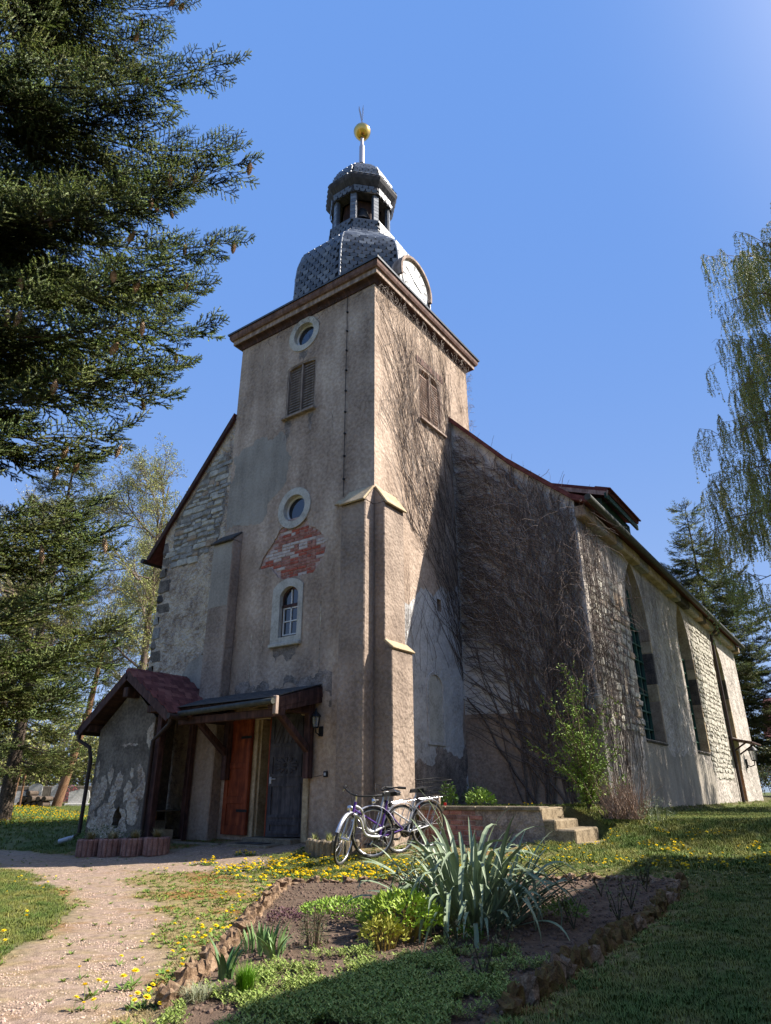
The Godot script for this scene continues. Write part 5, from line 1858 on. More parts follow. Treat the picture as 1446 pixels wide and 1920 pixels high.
func make_planters() -> void:
	rng.seed = 64
	var px := [-4.84, -4.41, -3.95, -3.53]
	var pz := [2.12, 1.96, 1.82, 1.66]
	var dry1 := Color(0.5, 0.4, 0.22)
	var dry2 := Color(0.34, 0.29, 0.12)
	var words := ["at the end of the row beside the lawn", "second from the lawn end of the row", "next but one to the porch steps", "at the porch steps end of the row"]
	for k in 4:
		var at := Vector3(px[k], gz(pz[k]) - 0.02, pz[k])
		planter_stone(at, R(-0.2, 0.2), M.concrete_pink, "planting_ring", "reddish ribbed concrete planting ring, " + words[k], "planting rings before the porch", 0.42, 0.3)
		var tm := tuft_mesh(150, 0.24, 0.15, 0.011, dry1, dry2, 640 + k, 0.2)
		solo("dry_plant", tm, M.blade, "dry straw-coloured tuft in the planting ring " + words[k], "plant", Transform3D(Basis(), at + Vector3(0, 0.24, 0)), "dry tufts in planting rings")
	# the long planter of concrete palisades by the bicycles
	var t := thing("palisade_planter", "curved planter of upright grey concrete palisades behind the bicycle wheel", "planter")
	var mb := MB.new()
	mb.box(Transform3D(), Vector3(0.1, 0.3, 0.09), 0.025)
	var pal := mb.mesh()
	for k in 16:
		var a := lerpf(-1.75, 1.45, k / 15.0)
		part("palisade", pal, M.concrete_grey, t, Transform3D(Basis(Vector3(0, 1, 0), a), Vector3(-0.22 + sin(a) * 0.46, 0.09 + R(-0.012, 0.012), 0.72 + cos(a) * 0.42)))
	mb = MB.new()
	mb.slab(disc(Vector2(-0.22, -0.72), 0.42, 0.38, 18), Vector3(0, 0.17, 0), FX, Vector3(0, 0, -1), 0.01)
	part("soil", mb, M.soil, t)
	for k in 5:
		var tm := tuft_mesh(34, 0.2, 0.12, 0.01, Color(0.2, 0.26, 0.06), Color(0.42, 0.36, 0.16), 660 + k, 0.2)
		solo("planter_grass", tm, M.blade, "yellow-green grassy tuft growing in the palisade planter", "plant", Transform3D(Basis(), Vector3(-0.5 + k * 0.15, 0.17, 0.8 + R(-0.12, 0.14))), "tufts in the palisade planter")
	# door step and mat
	mb = MB.new()
	mb.bx(-2.75, -1.75, -0.02, 0.09, 0.3, 0.75, 0.015)
	solo("door_step", mb, M.concrete_grey, "flat stone step lying before the church door", "step")
	mb = MB.new()
	mb.bx(-2.6, -2.0, 0.094, 0.106, 0.36, 0.68, 0.004)
	solo("door_mat", mb, M.felt, "thin dark mat lying on the stone step", "mat")
	mb = MB.new()
	mb.bx(-1.12, -1.03, 1.19, 1.29, 0.0, 0.035, 0.006)
	var bx := thing("switch_box", "small dark switch box on the wall right beside the corner buttress", "switch")
	part("casing", mb, M.black_iron, bx)
	mb = MB.new()
	mb.bx(-1.1, -1.05, 1.215, 1.265, 0.035, 0.045, 0.004)
	part("rocker", mb, M.pvc, bx)
	part("cable", pipe([Vector3(-1.08, 1.24, 0.01), Vector3(-1.25, 1.21, 0.012), Vector3(-1.4, 1.19, 0.06)], 0.004, 4), M.black_iron, bx)

# ---------- bicycles ----------
func wheel(parent: Node3D, at: Vector3, r: float, turn: float) -> void:
	var w := Node3D.new()
	w.name = "wheel"
	parent.add_child(w, true)
	w.position = at
	w.rotation.y = turn
	var pts := PackedVector3Array()
	var r1 := PackedFloat32Array()
	var r2 := PackedFloat32Array()
	var pts2 := PackedVector3Array()
	for k in 37:
		var a := TAU * k / 36
		pts.append(Vector3(cos(a) * (r - 0.018), sin(a) * (r - 0.018), 0))
		pts2.append(Vector3(cos(a) * (r - 0.04), sin(a) * (r - 0.04), 0))
		r1.append(0.018)
		r2.append(0.011)
	var mb := MB.new()
	mb.tube(pts, r1, 7, false)
	part("tyre", mb, M.rubber, w)
	mb = MB.new()
	mb.tube(pts2, r2, 6, false)
	part("rim", mb, M.chrome, w)
	mb = MB.new()
	mb.rod(Vector3(0, 0, -0.05), Vector3(0, 0, 0.05), 0.022, 8)
	part("hub", mb, M.chrome, w)
	for k in 18:
		var a := TAU * k / 18
		mb = MB.new()
		mb.rod(Vector3(cos(a + 0.3) * 0.02, sin(a + 0.3) * 0.02, 0.03 * (1 if k % 2 else -1)), Vector3(cos(a) * (r - 0.04), sin(a) * (r - 0.04), 0), 0.0022, 3)
		part("spoke", mb, M.chrome, w)

func curve(pts: Array, m := 10) -> Array:
	var out := []
	for k in pts.size() - 1:
		var p0: Vector3 = pts[maxi(k - 1, 0)]
		var p1: Vector3 = pts[k]
		var p2: Vector3 = pts[k + 1]
		var p3: Vector3 = pts[mini(k + 2, pts.size() - 1)]
		for j in m:
			out.append(p1.cubic_interpolate(p2, p0, p3, float(j) / m))
	out.append(pts[-1])
	return out

func bicycle(label: String, front: Vector3, back: Vector3, lean: float, steer: float, frame_m: Material, tube2: Material, basket: bool) -> void:
	# local: +x forward, rear axle at x = 0, wheel radius 0.35
	var t := thing("bicycle", label, "bicycle", back)
	var d := front - back
	var f := Vector3(d.x, d.y, d.z).normalized()
	var sd := f.cross(Vector3.UP).normalized()
	var up := sd.cross(f)
	var b := Basis(f, up, sd)
	t.basis = b * Basis(Vector3(1, 0, 0), lean)
	var r := 0.35
	wheel(t, Vector3(0, r, 0), r, 0)
	var fa := Vector3(1.08, r, 0)
	var head := Vector3(0.87, 0.83, 0)
	var hb := Vector3(0.93, 0.66, 0)
	# steered front end
	var fe := Node3D.new()
	fe.name = "front_end"
	t.add_child(fe)
	var ax := (head - hb).normalized()
	fe.transform = Transform3D(Basis(), hb) * Transform3D(Basis(ax, steer), Vector3.ZERO) * Transform3D(Basis(), -hb)
	wheel(fe, fa, r, 0)
	for s in [-1, 1]:
		part("fork_blade", pipe(curve([hb + Vector3(0, 0, 0.04 * s), hb + Vector3(0.06, -0.16, 0.055 * s), fa + Vector3(0, 0, 0.055 * s)], 5), 0.012, 6), M.chrome, fe)
	part("handlebar", pipe(curve([Vector3(0.66, 0.95, 0.29), Vector3(0.78, 0.96, 0.25), Vector3(0.88, 0.93, 0.08), Vector3(0.88, 0.93, -0.08), Vector3(0.78, 0.96, -0.25), Vector3(0.66, 0.95, -0.29)], 6), 0.012, 6), M.rubber, fe)
	for s in [-1, 1]:
		part("grip", pipe([Vector3(0.62, 0.945, 0.3 * s), Vector3(0.74, 0.958, 0.268 * s)], 0.019, 7), M.rubber, fe)
		part("brake_lever", pipe([Vector3(0.8, 0.95, 0.235 * s), Vector3(0.77, 0.9, 0.27 * s), Vector3(0.7, 0.89, 0.29 * s)], 0.007, 5), M.chrome, fe)
	part("stem", pipe([head, head + Vector3(-0.01, 0.05, 0), Vector3(0.88, 0.93, 0)], 0.016, 7), M.chrome, fe)
	var mb := MB.new()
	mb.lathe(PackedVector2Array([Vector2(0.0, 0.0), Vector2(0.03, 0.02), Vector2(0.045, 0.07), Vector2(0.0, 0.075)]), Vector3.ZERO, 12)
	part("headlamp", mb, M.chrome, fe, Transform3D(Basis(Vector3(0, 0, 1), -PI / 2), Vector3(1.0, 0.78, 0)))
	part("brake_cable", pipe(curve([Vector3(0.78, 0.94, 0.24), Vector3(0.95, 1.03, 0.12), Vector3(1.0, 0.9, 0.02), Vector3(0.95, 0.72, 0.0)], 6), 0.004, 4), M.rubber, fe)
	mud(fe, fa, r + 0.025, 0.5, 2.9)
	# frame
	var bb := Vector3(0.42, 0.29, 0)
	part("head_tube", pipe([hb, head], 0.021, 8), tube2, t)
	part("main_tube", pipe(curve([head + Vector3(0.02, -0.05, 0), Vector3(0.76, 0.7, 0), Vector3(0.68, 0.47, 0), Vector3(0.56, 0.38, 0), Vector3(0.34, 0.42, 0)], 7), 0.021, 8), frame_m, t)
	part("down_tube", pipe(curve([hb + Vector3(0, 0.02, 0), Vector3(0.78, 0.58, 0), Vector3(0.68, 0.36, 0), bb], 7), 0.02, 8), frame_m, t)
	part("brace_tube", pipe([head + Vector3(0.03, -0.1, 0), Vector3(0.4, 0.44, 0)], 0.014, 7), tube2, t)
	part("seat_tube", pipe([bb, Vector3(0.26, 0.78, 0)], 0.018, 8), tube2, t)
	part("seat_post", pipe([Vector3(0.27, 0.72, 0), Vector3(0.225, 0.86, 0)], 0.014, 8), M.chrome, t)
	for s in [-1, 1]:
		part("chain_stay", pipe([bb + Vector3(0, 0, 0.03 * s), Vector3(0, r, 0.06 * s)], 0.01, 6), tube2, t)
		part("seat_stay", pipe([Vector3(0.29, 0.66, 0.015 * s), Vector3(0, r, 0.06 * s)], 0.009, 6), tube2, t)
		part("crank", pipe([bb + Vector3(0, 0, 0.06 * s), bb + Vector3(0.12 * s, -0.11 * s, 0.08 * s)], 0.01, 6), M.chrome, t)
		mb = MB.new()
		mb.box(Transform3D(Basis(), bb + Vector3(0.12 * s, -0.11 * s, 0.13 * s)), Vector3(0.09, 0.022, 0.08), 0.006)
		part("pedal", mb, M.rubber, t)
	mb = MB.new()
	var ch := PackedVector2Array()
	for k in 12:
		var a := PI / 2 + PI * k / 11
		ch.append(Vector2(cos(a) * 0.06, r + sin(a) * 0.06))
	for k in 12:
		var a := -PI / 2 + PI * k / 11
		ch.append(Vector2(bb.x + cos(a) * 0.09, bb.y + sin(a) * 0.09))
	mb.slab(ch, Vector3(0, 0, 0.045), FX, FY, 0.025, true)
	part("chain_guard", mb, M.rubber, t)
	# saddle
	mb = MB.new()
	mb.slab(PackedVector2Array([Vector2(-0.14, -0.09), Vector2(-0.06, -0.1), Vector2(0.03, -0.04), Vector2(0.16, -0.022), Vector2(0.17, 0.0), Vector2(0.16, 0.022), Vector2(0.03, 0.04), Vector2(-0.06, 0.1), Vector2(-0.14, 0.09), Vector2(-0.16, 0.0)]), Vector3(0.2, 0.85, 0), FX, Vector3(0, 0, -1), 0.055, true)
	for k in mb.v.size():
		var p := mb.v[k]
		if p.y > 0.88:
			mb.v[k] = Vector3(lerpf(0.2, p.x, 0.88), p.y + 0.02 * clampf((0.2 - p.x) * 5, -0.3, 1), p.z * 0.8)
	part("saddle", mb, M.rubber, t)
	mud(t, Vector3(0, r, 0), r + 0.028, 0.15, 2.7)
	# rack and basket
	for s in [-1, 1]:
		part("rack_rail", pipe([Vector3(0.2, 0.74, 0.05 * s), Vector3(-0.28, 0.75, 0.06 * s)], 0.006, 5), M.chrome, t)
		part("rack_stay", pipe([Vector3(-0.2, 0.75, 0.06 * s), Vector3(0, r, 0.07 * s)], 0.006, 5), M.chrome, t)
	part("kickstand", pipe([bb + Vector3(-0.1, 0.0, 0.04), bb + Vector3(-0.2, -0.27, 0.16)], 0.009, 5), M.chrome, t)
	mb = MB.new()
	mb.box(Transform3D(Basis(), Vector3(-0.38, 0.62, 0)), Vector3(0.02, 0.05, 0.06), 0.008)
	part("rear_reflector", mb, M.reflector, t)
	if basket:
		var bk := Node3D.new()
		bk.name = "basket"
		t.add_child(bk)
		for lv in 5:
			var y := 0.77 + lv * 0.06
			var g := 0.02 * lv
			part("wire", pipe([Vector3(-0.3 - g, y, -0.13 - g * 0.5), Vector3(0.08 + g * 0.4, y, -0.13 - g * 0.5), Vector3(0.08 + g * 0.4, y, 0.13 + g * 0.5), Vector3(-0.3 - g, y, 0.13 + g * 0.5), Vector3(-0.3 - g, y, -0.13 - g * 0.5)], 0.004 if lv < 4 else 0.007, 4), M.black_iron, bk)
		for k in 10:
			var x := -0.3 + k * 0.042
			for s in [-1, 1]:
				part("wire", pipe([Vector3(x, 0.77, 0.13 * s), Vector3(x - 0.08 + k * 0.012, 1.01, 0.17 * s)], 0.003, 4), M.black_iron, bk)
			part("wire", pipe([Vector3(x, 0.77, -0.13), Vector3(x, 0.77, 0.13)], 0.003, 4), M.black_iron, bk)
		for k in 6:
			var z := -0.13 + k * 0.052
			part("wire", pipe([Vector3(-0.3, 0.77, z), Vector3(-0.38, 1.01, z * 1.3)], 0.003, 4), M.black_iron, bk)

func mud(parent: Node3D, c: Vector3, r: float, a0: float, a1: float) -> void:
	var mb := MB.new()
	var n := 18
	for k in n:
		var a := lerpf(a0, a1, float(k) / n)
		var b := lerpf(a0, a1, float(k + 1) / n)
		for q in [[-0.028, -0.006, 0.0, 0.008], [0.0, 0.008, 0.028, -0.006]]:
			mb.quad(c + Vector3(cos(a) * (r + q[1]), sin(a) * (r + q[1]), q[0]), c + Vector3(cos(b) * (r + q[1]), sin(b) * (r + q[1]), q[0]), c + Vector3(cos(b) * (r + q[3]), sin(b) * (r + q[3]), q[2]), c + Vector3(cos(a) * (r + q[3]), sin(a) * (r + q[3]), q[2]))
	part("mudguard", mb, M.silver_paint, parent)

func make_small() -> void:
	mat("lantern_glass", Color(0.75, 0.78, 0.8, 0.35), 0.1)
	M.lantern_glass.transparency = BaseMaterial3D.TRANSPARENCY_ALPHA
	mat("soil", Color(1, 1, 1), 1.0, M.mortar.albedo_texture, 2.0)
	M.soil.albedo_color = L(0.3, 0.2, 0.14)
	mat("rubber", L(0.02, 0.02, 0.021), 0.6)
	mat("chrome", L(0.62, 0.62, 0.64), 0.28, null, 1.0, null, 1.0, 0.9)
	mat("silver_paint", L(0.55, 0.55, 0.58), 0.35, null, 1.0, null, 1.0, 0.5)
	mat("purple_paint", L(0.08, 0.035, 0.2), 0.3)
	mat("reflector", L(0.5, 0.02, 0.02), 0.3)
	make_porch()
	make_canopy()
	lantern(Vector3(-1.22, 2.1, 0.0), 0.0, "black wall lantern on the west front beside the door canopy")
	lantern(Vector3(NX, 2.1, -19.9), PI / 2, "black wall lantern on the south wall beside the side door", 1.8)
	make_terrace()
	make_planters()
	var gf := Vector3(0.6, gz(1.55), 1.55)
	var gb := Vector3(0.89, gz(0.55), 0.55)
	bicycle("purple and silver step-through bicycle, its front wheel turned out over the dandelions", gf, gf + (gb - gf).normalized() * 1.08, -0.12, 0.55, M.silver_paint, M.purple_paint, false)
	gf = Vector3(0.74, gz(1.0), 1.02)
	gb = Vector3(1.06, gz(0.05), 0.05)
	bicycle("dark bicycle with wire basket on its rack, leaning behind the purple one", gf, gf + (gb - gf).normalized() * 1.08, -0.1, -0.3, M.rubber, M.silver_paint, true)

# ---------- trees ----------
func needle_shoot(mb: MB, a: Vector3, b: Vector3, g: RandomNumberGenerator, per_m: float, nl: float, nw: float, c1: Color, c2: Color) -> void:
	var d := b - a
	var l := d.length()
	d /= l
	var ref := Vector3.UP if absf(d.y) < 0.9 else Vector3.RIGHT
	var u := d.cross(ref).normalized()
	var w := d.cross(u)
	var n := int(l * per_m)
	for k in n:
		var f := (k + g.randf()) / n
		var an := g.randf() * TAU
		var r := u * cos(an) + w * sin(an)
		var p := a + d * l * f
		var tip := p + (r * 0.85 + d * 0.65 + Vector3.UP * 0.12).normalized() * nl * g.randf_range(0.7, 1.1)
		var sd := r.cross(d) * nw * 0.5
		mb.col = c1.lerp(c2, g.randf())
		var nn := (d.cross(sd)).normalized()
		if nn.dot(r) < 0:
			nn = -nn
		nn = (nn + r * 0.6).normalized()
		var q := mb.v.size()
		mb.vert(p - sd, nn); mb.vert(p + sd, nn); mb.vert(tip, nn)
		mb.i.append(q); mb.i.append(q + 2); mb.i.append(q + 1)
	mb.col = Color(0.12, 0.085, 0.05)
	mb.tube(PackedVector3Array([a, b]), PackedFloat32Array([0.003, 0.0018]), 3, false)

func spray_mesh(sd: int, c1: Color, c2: Color, length := 0.55, per_m := 330.0, nl := 0.023, nw := 0.0095) -> ArrayMesh:
	var g := RandomNumberGenerator.new()
	g.seed = sd
	var mb := MB.new()
	var prev := Vector3.ZERO
	var n := 7
	for k in n:
		var f := (k + 1.0) / n
		var p := Vector3(length * f, -0.05 * sin(f * PI) + 0.05 * f * f, g.randf_range(-0.015, 0.015))
		needle_shoot(mb, prev, p, g, per_m, nl, nw, c1, c2)
		if k < n - 1:
			for s in [-1, 1]:
				if g.randf() < 0.93:
					var sl := length * (0.46 * (1.0 - f) + 0.12) * g.randf_range(0.75, 1.15)
					var dir := Vector3(0.72, g.randf_range(-0.3, 0.42), s * 0.75).normalized()
					var mid := p + dir * sl * 0.5
					needle_shoot(mb, p, p + dir * sl, g, per_m, nl, nw, c1, c2)
					if sl > 0.17:
						for s2 in [-1, 1]:
							var d2 := (dir + Vector3(0.1, g.randf_range(-0.2, 0.4), s2 * 0.8)).normalized()
							needle_shoot(mb, mid, mid + d2 * sl * 0.42, g, per_m, nl, nw, c1, c2)
		prev = p
	return mb.mesh()

func cone_mesh() -> ArrayMesh:
	var mb := MB.new()
	var prof := [0.008, 0.02, 0.026, 0.027, 0.025, 0.02, 0.01]
	for r in 12:
		var f := r / 11.0
		var k := f * 6.0
		var rad: float = lerpf(prof[int(minf(k, 5))], prof[int(minf(k, 5)) + 1], k - minf(floorf(k), 5))
		for s in 7:
			var a := TAU * (s + 0.5 * (r % 2)) / 7
			var d := Vector3(cos(a), 0, sin(a))
			var t := Vector3(-sin(a), 0, cos(a))
			var y := -0.14 * f
			mb.col = Color(0.42, 0.28, 0.17).lerp(Color(0.62, 0.46, 0.31), fmod(s * 0.37 + r * 0.21, 1.0))
			mb.tri(d * rad * 0.55 + Vector3(0, y + 0.006, 0) - t * rad * 0.5, d * rad * 1.18 + Vector3(0, y - 0.013, 0), d * rad * 0.55 + Vector3(0, y + 0.006, 0) + t * rad * 0.5)
			mb.tri(d * rad * 0.55 + Vector3(0, y - 0.02, 0) - t * rad * 0.45, d * rad * 0.55 + Vector3(0, y - 0.02, 0) + t * rad * 0.45, d * rad * 1.18 + Vector3(0, y - 0.013, 0))
	mb.col = Color(0.34, 0.22, 0.13)
	mb.tube(PackedVector3Array([Vector3(0, 0.02, 0), Vector3(0, -0.07, 0), Vector3(0, -0.145, 0)]), PackedFloat32Array([0.004, 0.02, 0.006]), 7)
	return mb.mesh()

func basis_from(x: Vector3, roll := 0.0) -> Basis:
	x = x.normalized()
	var ref := Vector3.UP if absf(x.y) < 0.95 else Vector3.FORWARD
	var z := x.cross(ref).normalized()
	var y := z.cross(x)
	var b := Basis(x, y, z)
	return Basis(x, roll) * b

# a spruce: whorled branches carrying flat sprays
func spruce(label: String, at: Vector3, height: float, radius: Callable, extra: Array, dens: float, spray: float, cones: int, group := "", y_low := 1.0, y_top := 99.0, tone := 1.0, gap := 1.0) -> void:
	var t := thing("spruce_tree", label, "tree", at, 0.0, group)
	var mb := MB.new()
	mb.tube(PackedVector3Array([Vector3(0, -0.2, 0), Vector3(0.02, height * 0.3, 0.03), Vector3(0, height * 0.65, 0), Vector3(0, height, 0)]), PackedFloat32Array([height * 0.014 + 0.05, height * 0.011, height * 0.006, 0.01]), 10)
	part("trunk", mb, M.bark, t)
	var limbs := MB.new()
	var xf: Array = []
	var cl: Array = []
	var tips: Array = []
	var list: Array = []
	var y := y_low
	while y < minf(height - 0.6, y_top):
		var nb := 6 + rng.randi() % 2
		var a0 := R(0, TAU)
		for k in nb:
			list.append([y + R(-0.15, 0.15), a0 + TAU * k / nb + R(-0.25, 0.25), radius.call(y) * R(0.72, 1.05), R(-0.02, 0.16)])
		y += R(0.36, 0.52) * maxf(1.0, spray / 0.55 * 0.8) * gap
	list.append_array(extra)
	for b in list:
		var dir := Vector3(cos(b[1]), 0, sin(b[1]))
		var bl: float = b[2]
		var pts := PackedVector3Array()
		var rr := PackedFloat32Array()
		for k in 7:
			var f := k / 6.0
			pts.append(Vector3(0, b[0], 0) + dir * bl * f + Vector3.UP * bl * (-0.16 * sin(f * 2.6) + b[3] * f * f + 0.06 * f) + Vector3(R(-0.03, 0.03), R(-0.02, 0.02), R(-0.03, 0.03)) * bl * 0.3)
			rr.append(lerpf(0.01 + bl * 0.005, 0.003, f))
		limbs.tube(pts, rr, 5, false)
		var n := int(bl * dens)
		for k in n:
			var f := lerpf(0.18, 1.0, (k + rng.randf()) / n)
			var q := f * 6.0
			var j := mini(int(q), 5)
			var p := pts[j].lerp(pts[j + 1], q - j)
			var along := (pts[j + 1] - pts[j]).normalized()
			var side := along.cross(Vector3.UP).normalized() * (1 if k % 2 else -1)
			var sd := (along * R(0.45, 1.1) + side * R(0.3, 1.0) + Vector3.UP * R(-0.55, 0.28)).normalized()
			if k >= n - 2:
				sd = (along + side * 0.25 * R(-1, 1) + Vector3.UP * 0.15).normalized()
			var s := spray / 0.55 * R(0.65, 1.1) * (0.62 + 0.5 * (1.0 - f))
			xf.append(Transform3D(basis_from(sd, R(-0.5, 0.5)).scaled(Vector3(s, s, s)), p))
			var w := R(0.7, 1.25)
			cl.append(Color(w * R(0.9, 1.15), w, w * R(0.85, 1.1)))
			if f > 0.7:
				tips.append(p + sd * 0.3 * s)
	part("limbs", limbs, M.bark, t)
	var c1 := Color(0.075, 0.115, 0.032) * tone
	var c2 := Color(0.22, 0.27, 0.075) * tone
	var per := maxi(1, xf.size() / 3)
	for k in 3:
		var sl := xf.slice(k * per, xf.size() if k == 2 else (k + 1) * per)
		var sc := cl.slice(k * per, xf.size() if k == 2 else (k + 1) * per)
		if spray > 0.9:
			scatter("crown", spray_mesh(70 + k, c1, c2, 0.55, 120.0, 0.03, 0.012), M.needle, sl, sc, t, "stuff")
		else:
			scatter("crown", spray_mesh(70 + k, c1, c2), M.needle, sl, sc, t, "stuff")
	if cones > 0:
		var cm := cone_mesh()
		for k in cones:
			var p: Vector3 = tips[rng.randi() % tips.size()]
			if p.y < 3.0:
				continue
			part("cone", cm, M.plain, t, Transform3D(Basis.from_euler(Vector3(R(-0.3, 0.3), R(0, TAU), R(-0.3, 0.3))).scaled(Vector3.ONE * R(0.85, 1.15)), p + Vector3(0, -0.02, 0)))

func leaf_quad(mb: MB, p: Vector3, dir: Vector3, nrm: Vector3, l: float, w: float) -> void:
	var s := dir.cross(nrm).normalized() * w * 0.5
	var q := mb.v.size()
	var nn := s.cross(dir).normalized()
	mb.vert(p, nn); mb.vert(p + dir * l * 0.45 + s, nn); mb.vert(p + dir * l, nn); mb.vert(p + dir * l * 0.45 - s, nn)
	for k in [0, 2, 1, 0, 3, 2]:
		mb.i.append(q + k)

func rdir(g: RandomNumberGenerator) -> Vector3:
	return Vector3(g.randf_range(-1, 1), g.randf_range(-1, 1), g.randf_range(-1, 1)).normalized()

# hanging birch twig, 1 m long, with small leaves
func birch_strand(sd: int) -> ArrayMesh:
	var g := RandomNumberGenerator.new()
	g.seed = sd
	var mb := MB.new()
	var pts := PackedVector3Array()
	var rr := PackedFloat32Array()
	var p := Vector3.ZERO
	for k in 9:
		pts.append(p)
		rr.append(lerpf(0.004, 0.0015, k / 8.0))
		p += Vector3(g.randf_range(-0.03, 0.03) + (0.05 if k < 2 else 0.0), -0.13, g.randf_range(-0.03, 0.03))
	mb.col = Color(0.13, 0.09, 0.06)
	mb.tube(pts, rr, 3, false)
	for k in 72:
		var q := g.randf() * 7.9
		var j := int(q)
		var o := pts[j].lerp(pts[j + 1], q - j)
		mb.col = Color(0.2, 0.25, 0.05).lerp(Color(0.36, 0.38, 0.11), g.randf())
		var d := (rdir(g) + Vector3(0, -0.8, 0)).normalized()
		leaf_quad(mb, o + rdir(g) * 0.025, d, rdir(g), g.randf_range(0.03, 0.05), g.randf_range(0.022, 0.036))
	return mb.mesh()

# upright leafy twig, 0.8 m, with few leaves and side twigs
func bare_twig(sd: int, leaves: int, c1: Color, c2: Color, ls := 0.05) -> ArrayMesh:
	var g := RandomNumberGenerator.new()
	g.seed = sd
	var mb := MB.new()
	var tips: Array = []
	mb.col = Color(0.17, 0.13, 0.1)
	var base := PackedVector3Array([Vector3.ZERO, Vector3(0.25, 0.03, 0.02), Vector3(0.52, 0.1, -0.02), Vector3(0.8, 0.2, 0.02)])
	mb.tube(base, PackedFloat32Array([0.009, 0.007, 0.005, 0.003]), 3, false)
	for k in 8:
		var f := g.randf_range(0.1, 1.0) * 2.95
		var j := int(f)
		var o := base[j].lerp(base[j + 1], f - j)
		var d := (rdir(g) + Vector3(0.7, 0.25, 0)).normalized() * g.randf_range(0.18, 0.42)
		mb.tube(PackedVector3Array([o, o + d * 0.5 + rdir(g) * 0.02, o + d]), PackedFloat32Array([0.004, 0.003, 0.002]), 3, false)
		tips.append([o, o + d])
	for k in leaves:
		var tp: Array = tips[g.randi() % tips.size()]
		var o: Vector3 = tp[0].lerp(tp[1], g.randf_range(0.2, 1.05))
		mb.col = c1.lerp(c2, g.randf())
		leaf_quad(mb, o + rdir(g) * 0.03, rdir(g), rdir(g), ls * g.randf_range(0.7, 1.2), ls * g.randf_range(0.5, 0.8))
	return mb.mesh()

func grow(limbs: MB, ends: Array, p: Vector3, d: Vector3, l: float, r: float, lvl: int, up: float, droop: float) -> void:
	var pts := PackedVector3Array([p])
	var rr := PackedFloat32Array([r])
	var n := 5
	var q := p
	var dd := d
	for k in n:
		dd = (dd + Vector3(R(-0.18, 0.18), R(-0.1, 0.1) + up - droop * k * 0.12, R(-0.18, 0.18))).normalized()
		q += dd * l / n
		pts.append(q)
		rr.append(r * lerpf(1.0, 0.45, (k + 1.0) / n))
		if lvl > 0 and k > 0:
			var kids := 2 if lvl > 1 else 2
			for s in kids:
				var sd := (dd + rdir(rng) * 0.95).normalized()
				grow(limbs, ends, q, sd, l * R(0.45, 0.68), r * 0.5, lvl - 1, up, droop)
		if lvl == 0:
			ends.append([q, dd])
	limbs.tube(pts, rr, 6 if lvl > 1 else 4, false)
	if lvl > 0:
		ends.append([q, dd])

func broadleaf(called: String, label: String, at: Vector3, height: float, spread: float, bark: Material, twig: Mesh, ts: float, per_end: int, group := "", lean := Vector3.ZERO) -> void:
	var t := thing(called, label, "tree", at, 0.0, group)
	var limbs := MB.new()
	var ends: Array = []
	var pts := PackedVector3Array()
	var rr := PackedFloat32Array()
	for k in 8:
		var f := k / 7.0
		pts.append(Vector3(R(-0.1, 0.1), height * f - 0.2, R(-0.1, 0.1)) + lean * f)
		rr.append(lerpf(height * 0.017, 0.03, f))
	var tr := MB.new()
	tr.tube(pts, rr, 9)
	part("trunk", tr, bark, t)
	var nb := int(height * 0.95)
	for k in nb:
		var f := lerpf(0.3, 0.97, (k + rng.randf()) / nb)
		var q := f * 7.0
		var j := mini(int(q), 6)
		var o := pts[j].lerp(pts[j + 1], q - j)
		var a := k * 2.4 + R(-0.3, 0.3)
		var l := spread * (1.15 - 0.75 * absf(f - 0.45) * 1.2) * R(0.7, 1.05)
		grow(limbs, ends, o, Vector3(cos(a), R(0.35, 0.8), sin(a)).normalized(), l * 0.6, 0.012 * l + 0.01, 1, 0.06, 0.0)
	part("limbs", limbs, bark, t)
	var xf: Array = []
	var cl: Array = []
	for e in ends:
		for s in per_end:
			var d: Vector3 = (e[1] + rdir(rng) * 0.9).normalized()
			var w := ts * R(0.6, 1.15)
			xf.append(Transform3D(basis_from(d, R(0, TAU)).scaled(Vector3(w, w, w)), e[0] + rdir(rng) * 0.12))
			var b := R(0.75, 1.25)
			cl.append(Color(b, b * R(0.95, 1.05), b * R(0.85, 1.1)))
	scatter("crown", twig, M.leaf, xf, cl, t, "stuff")

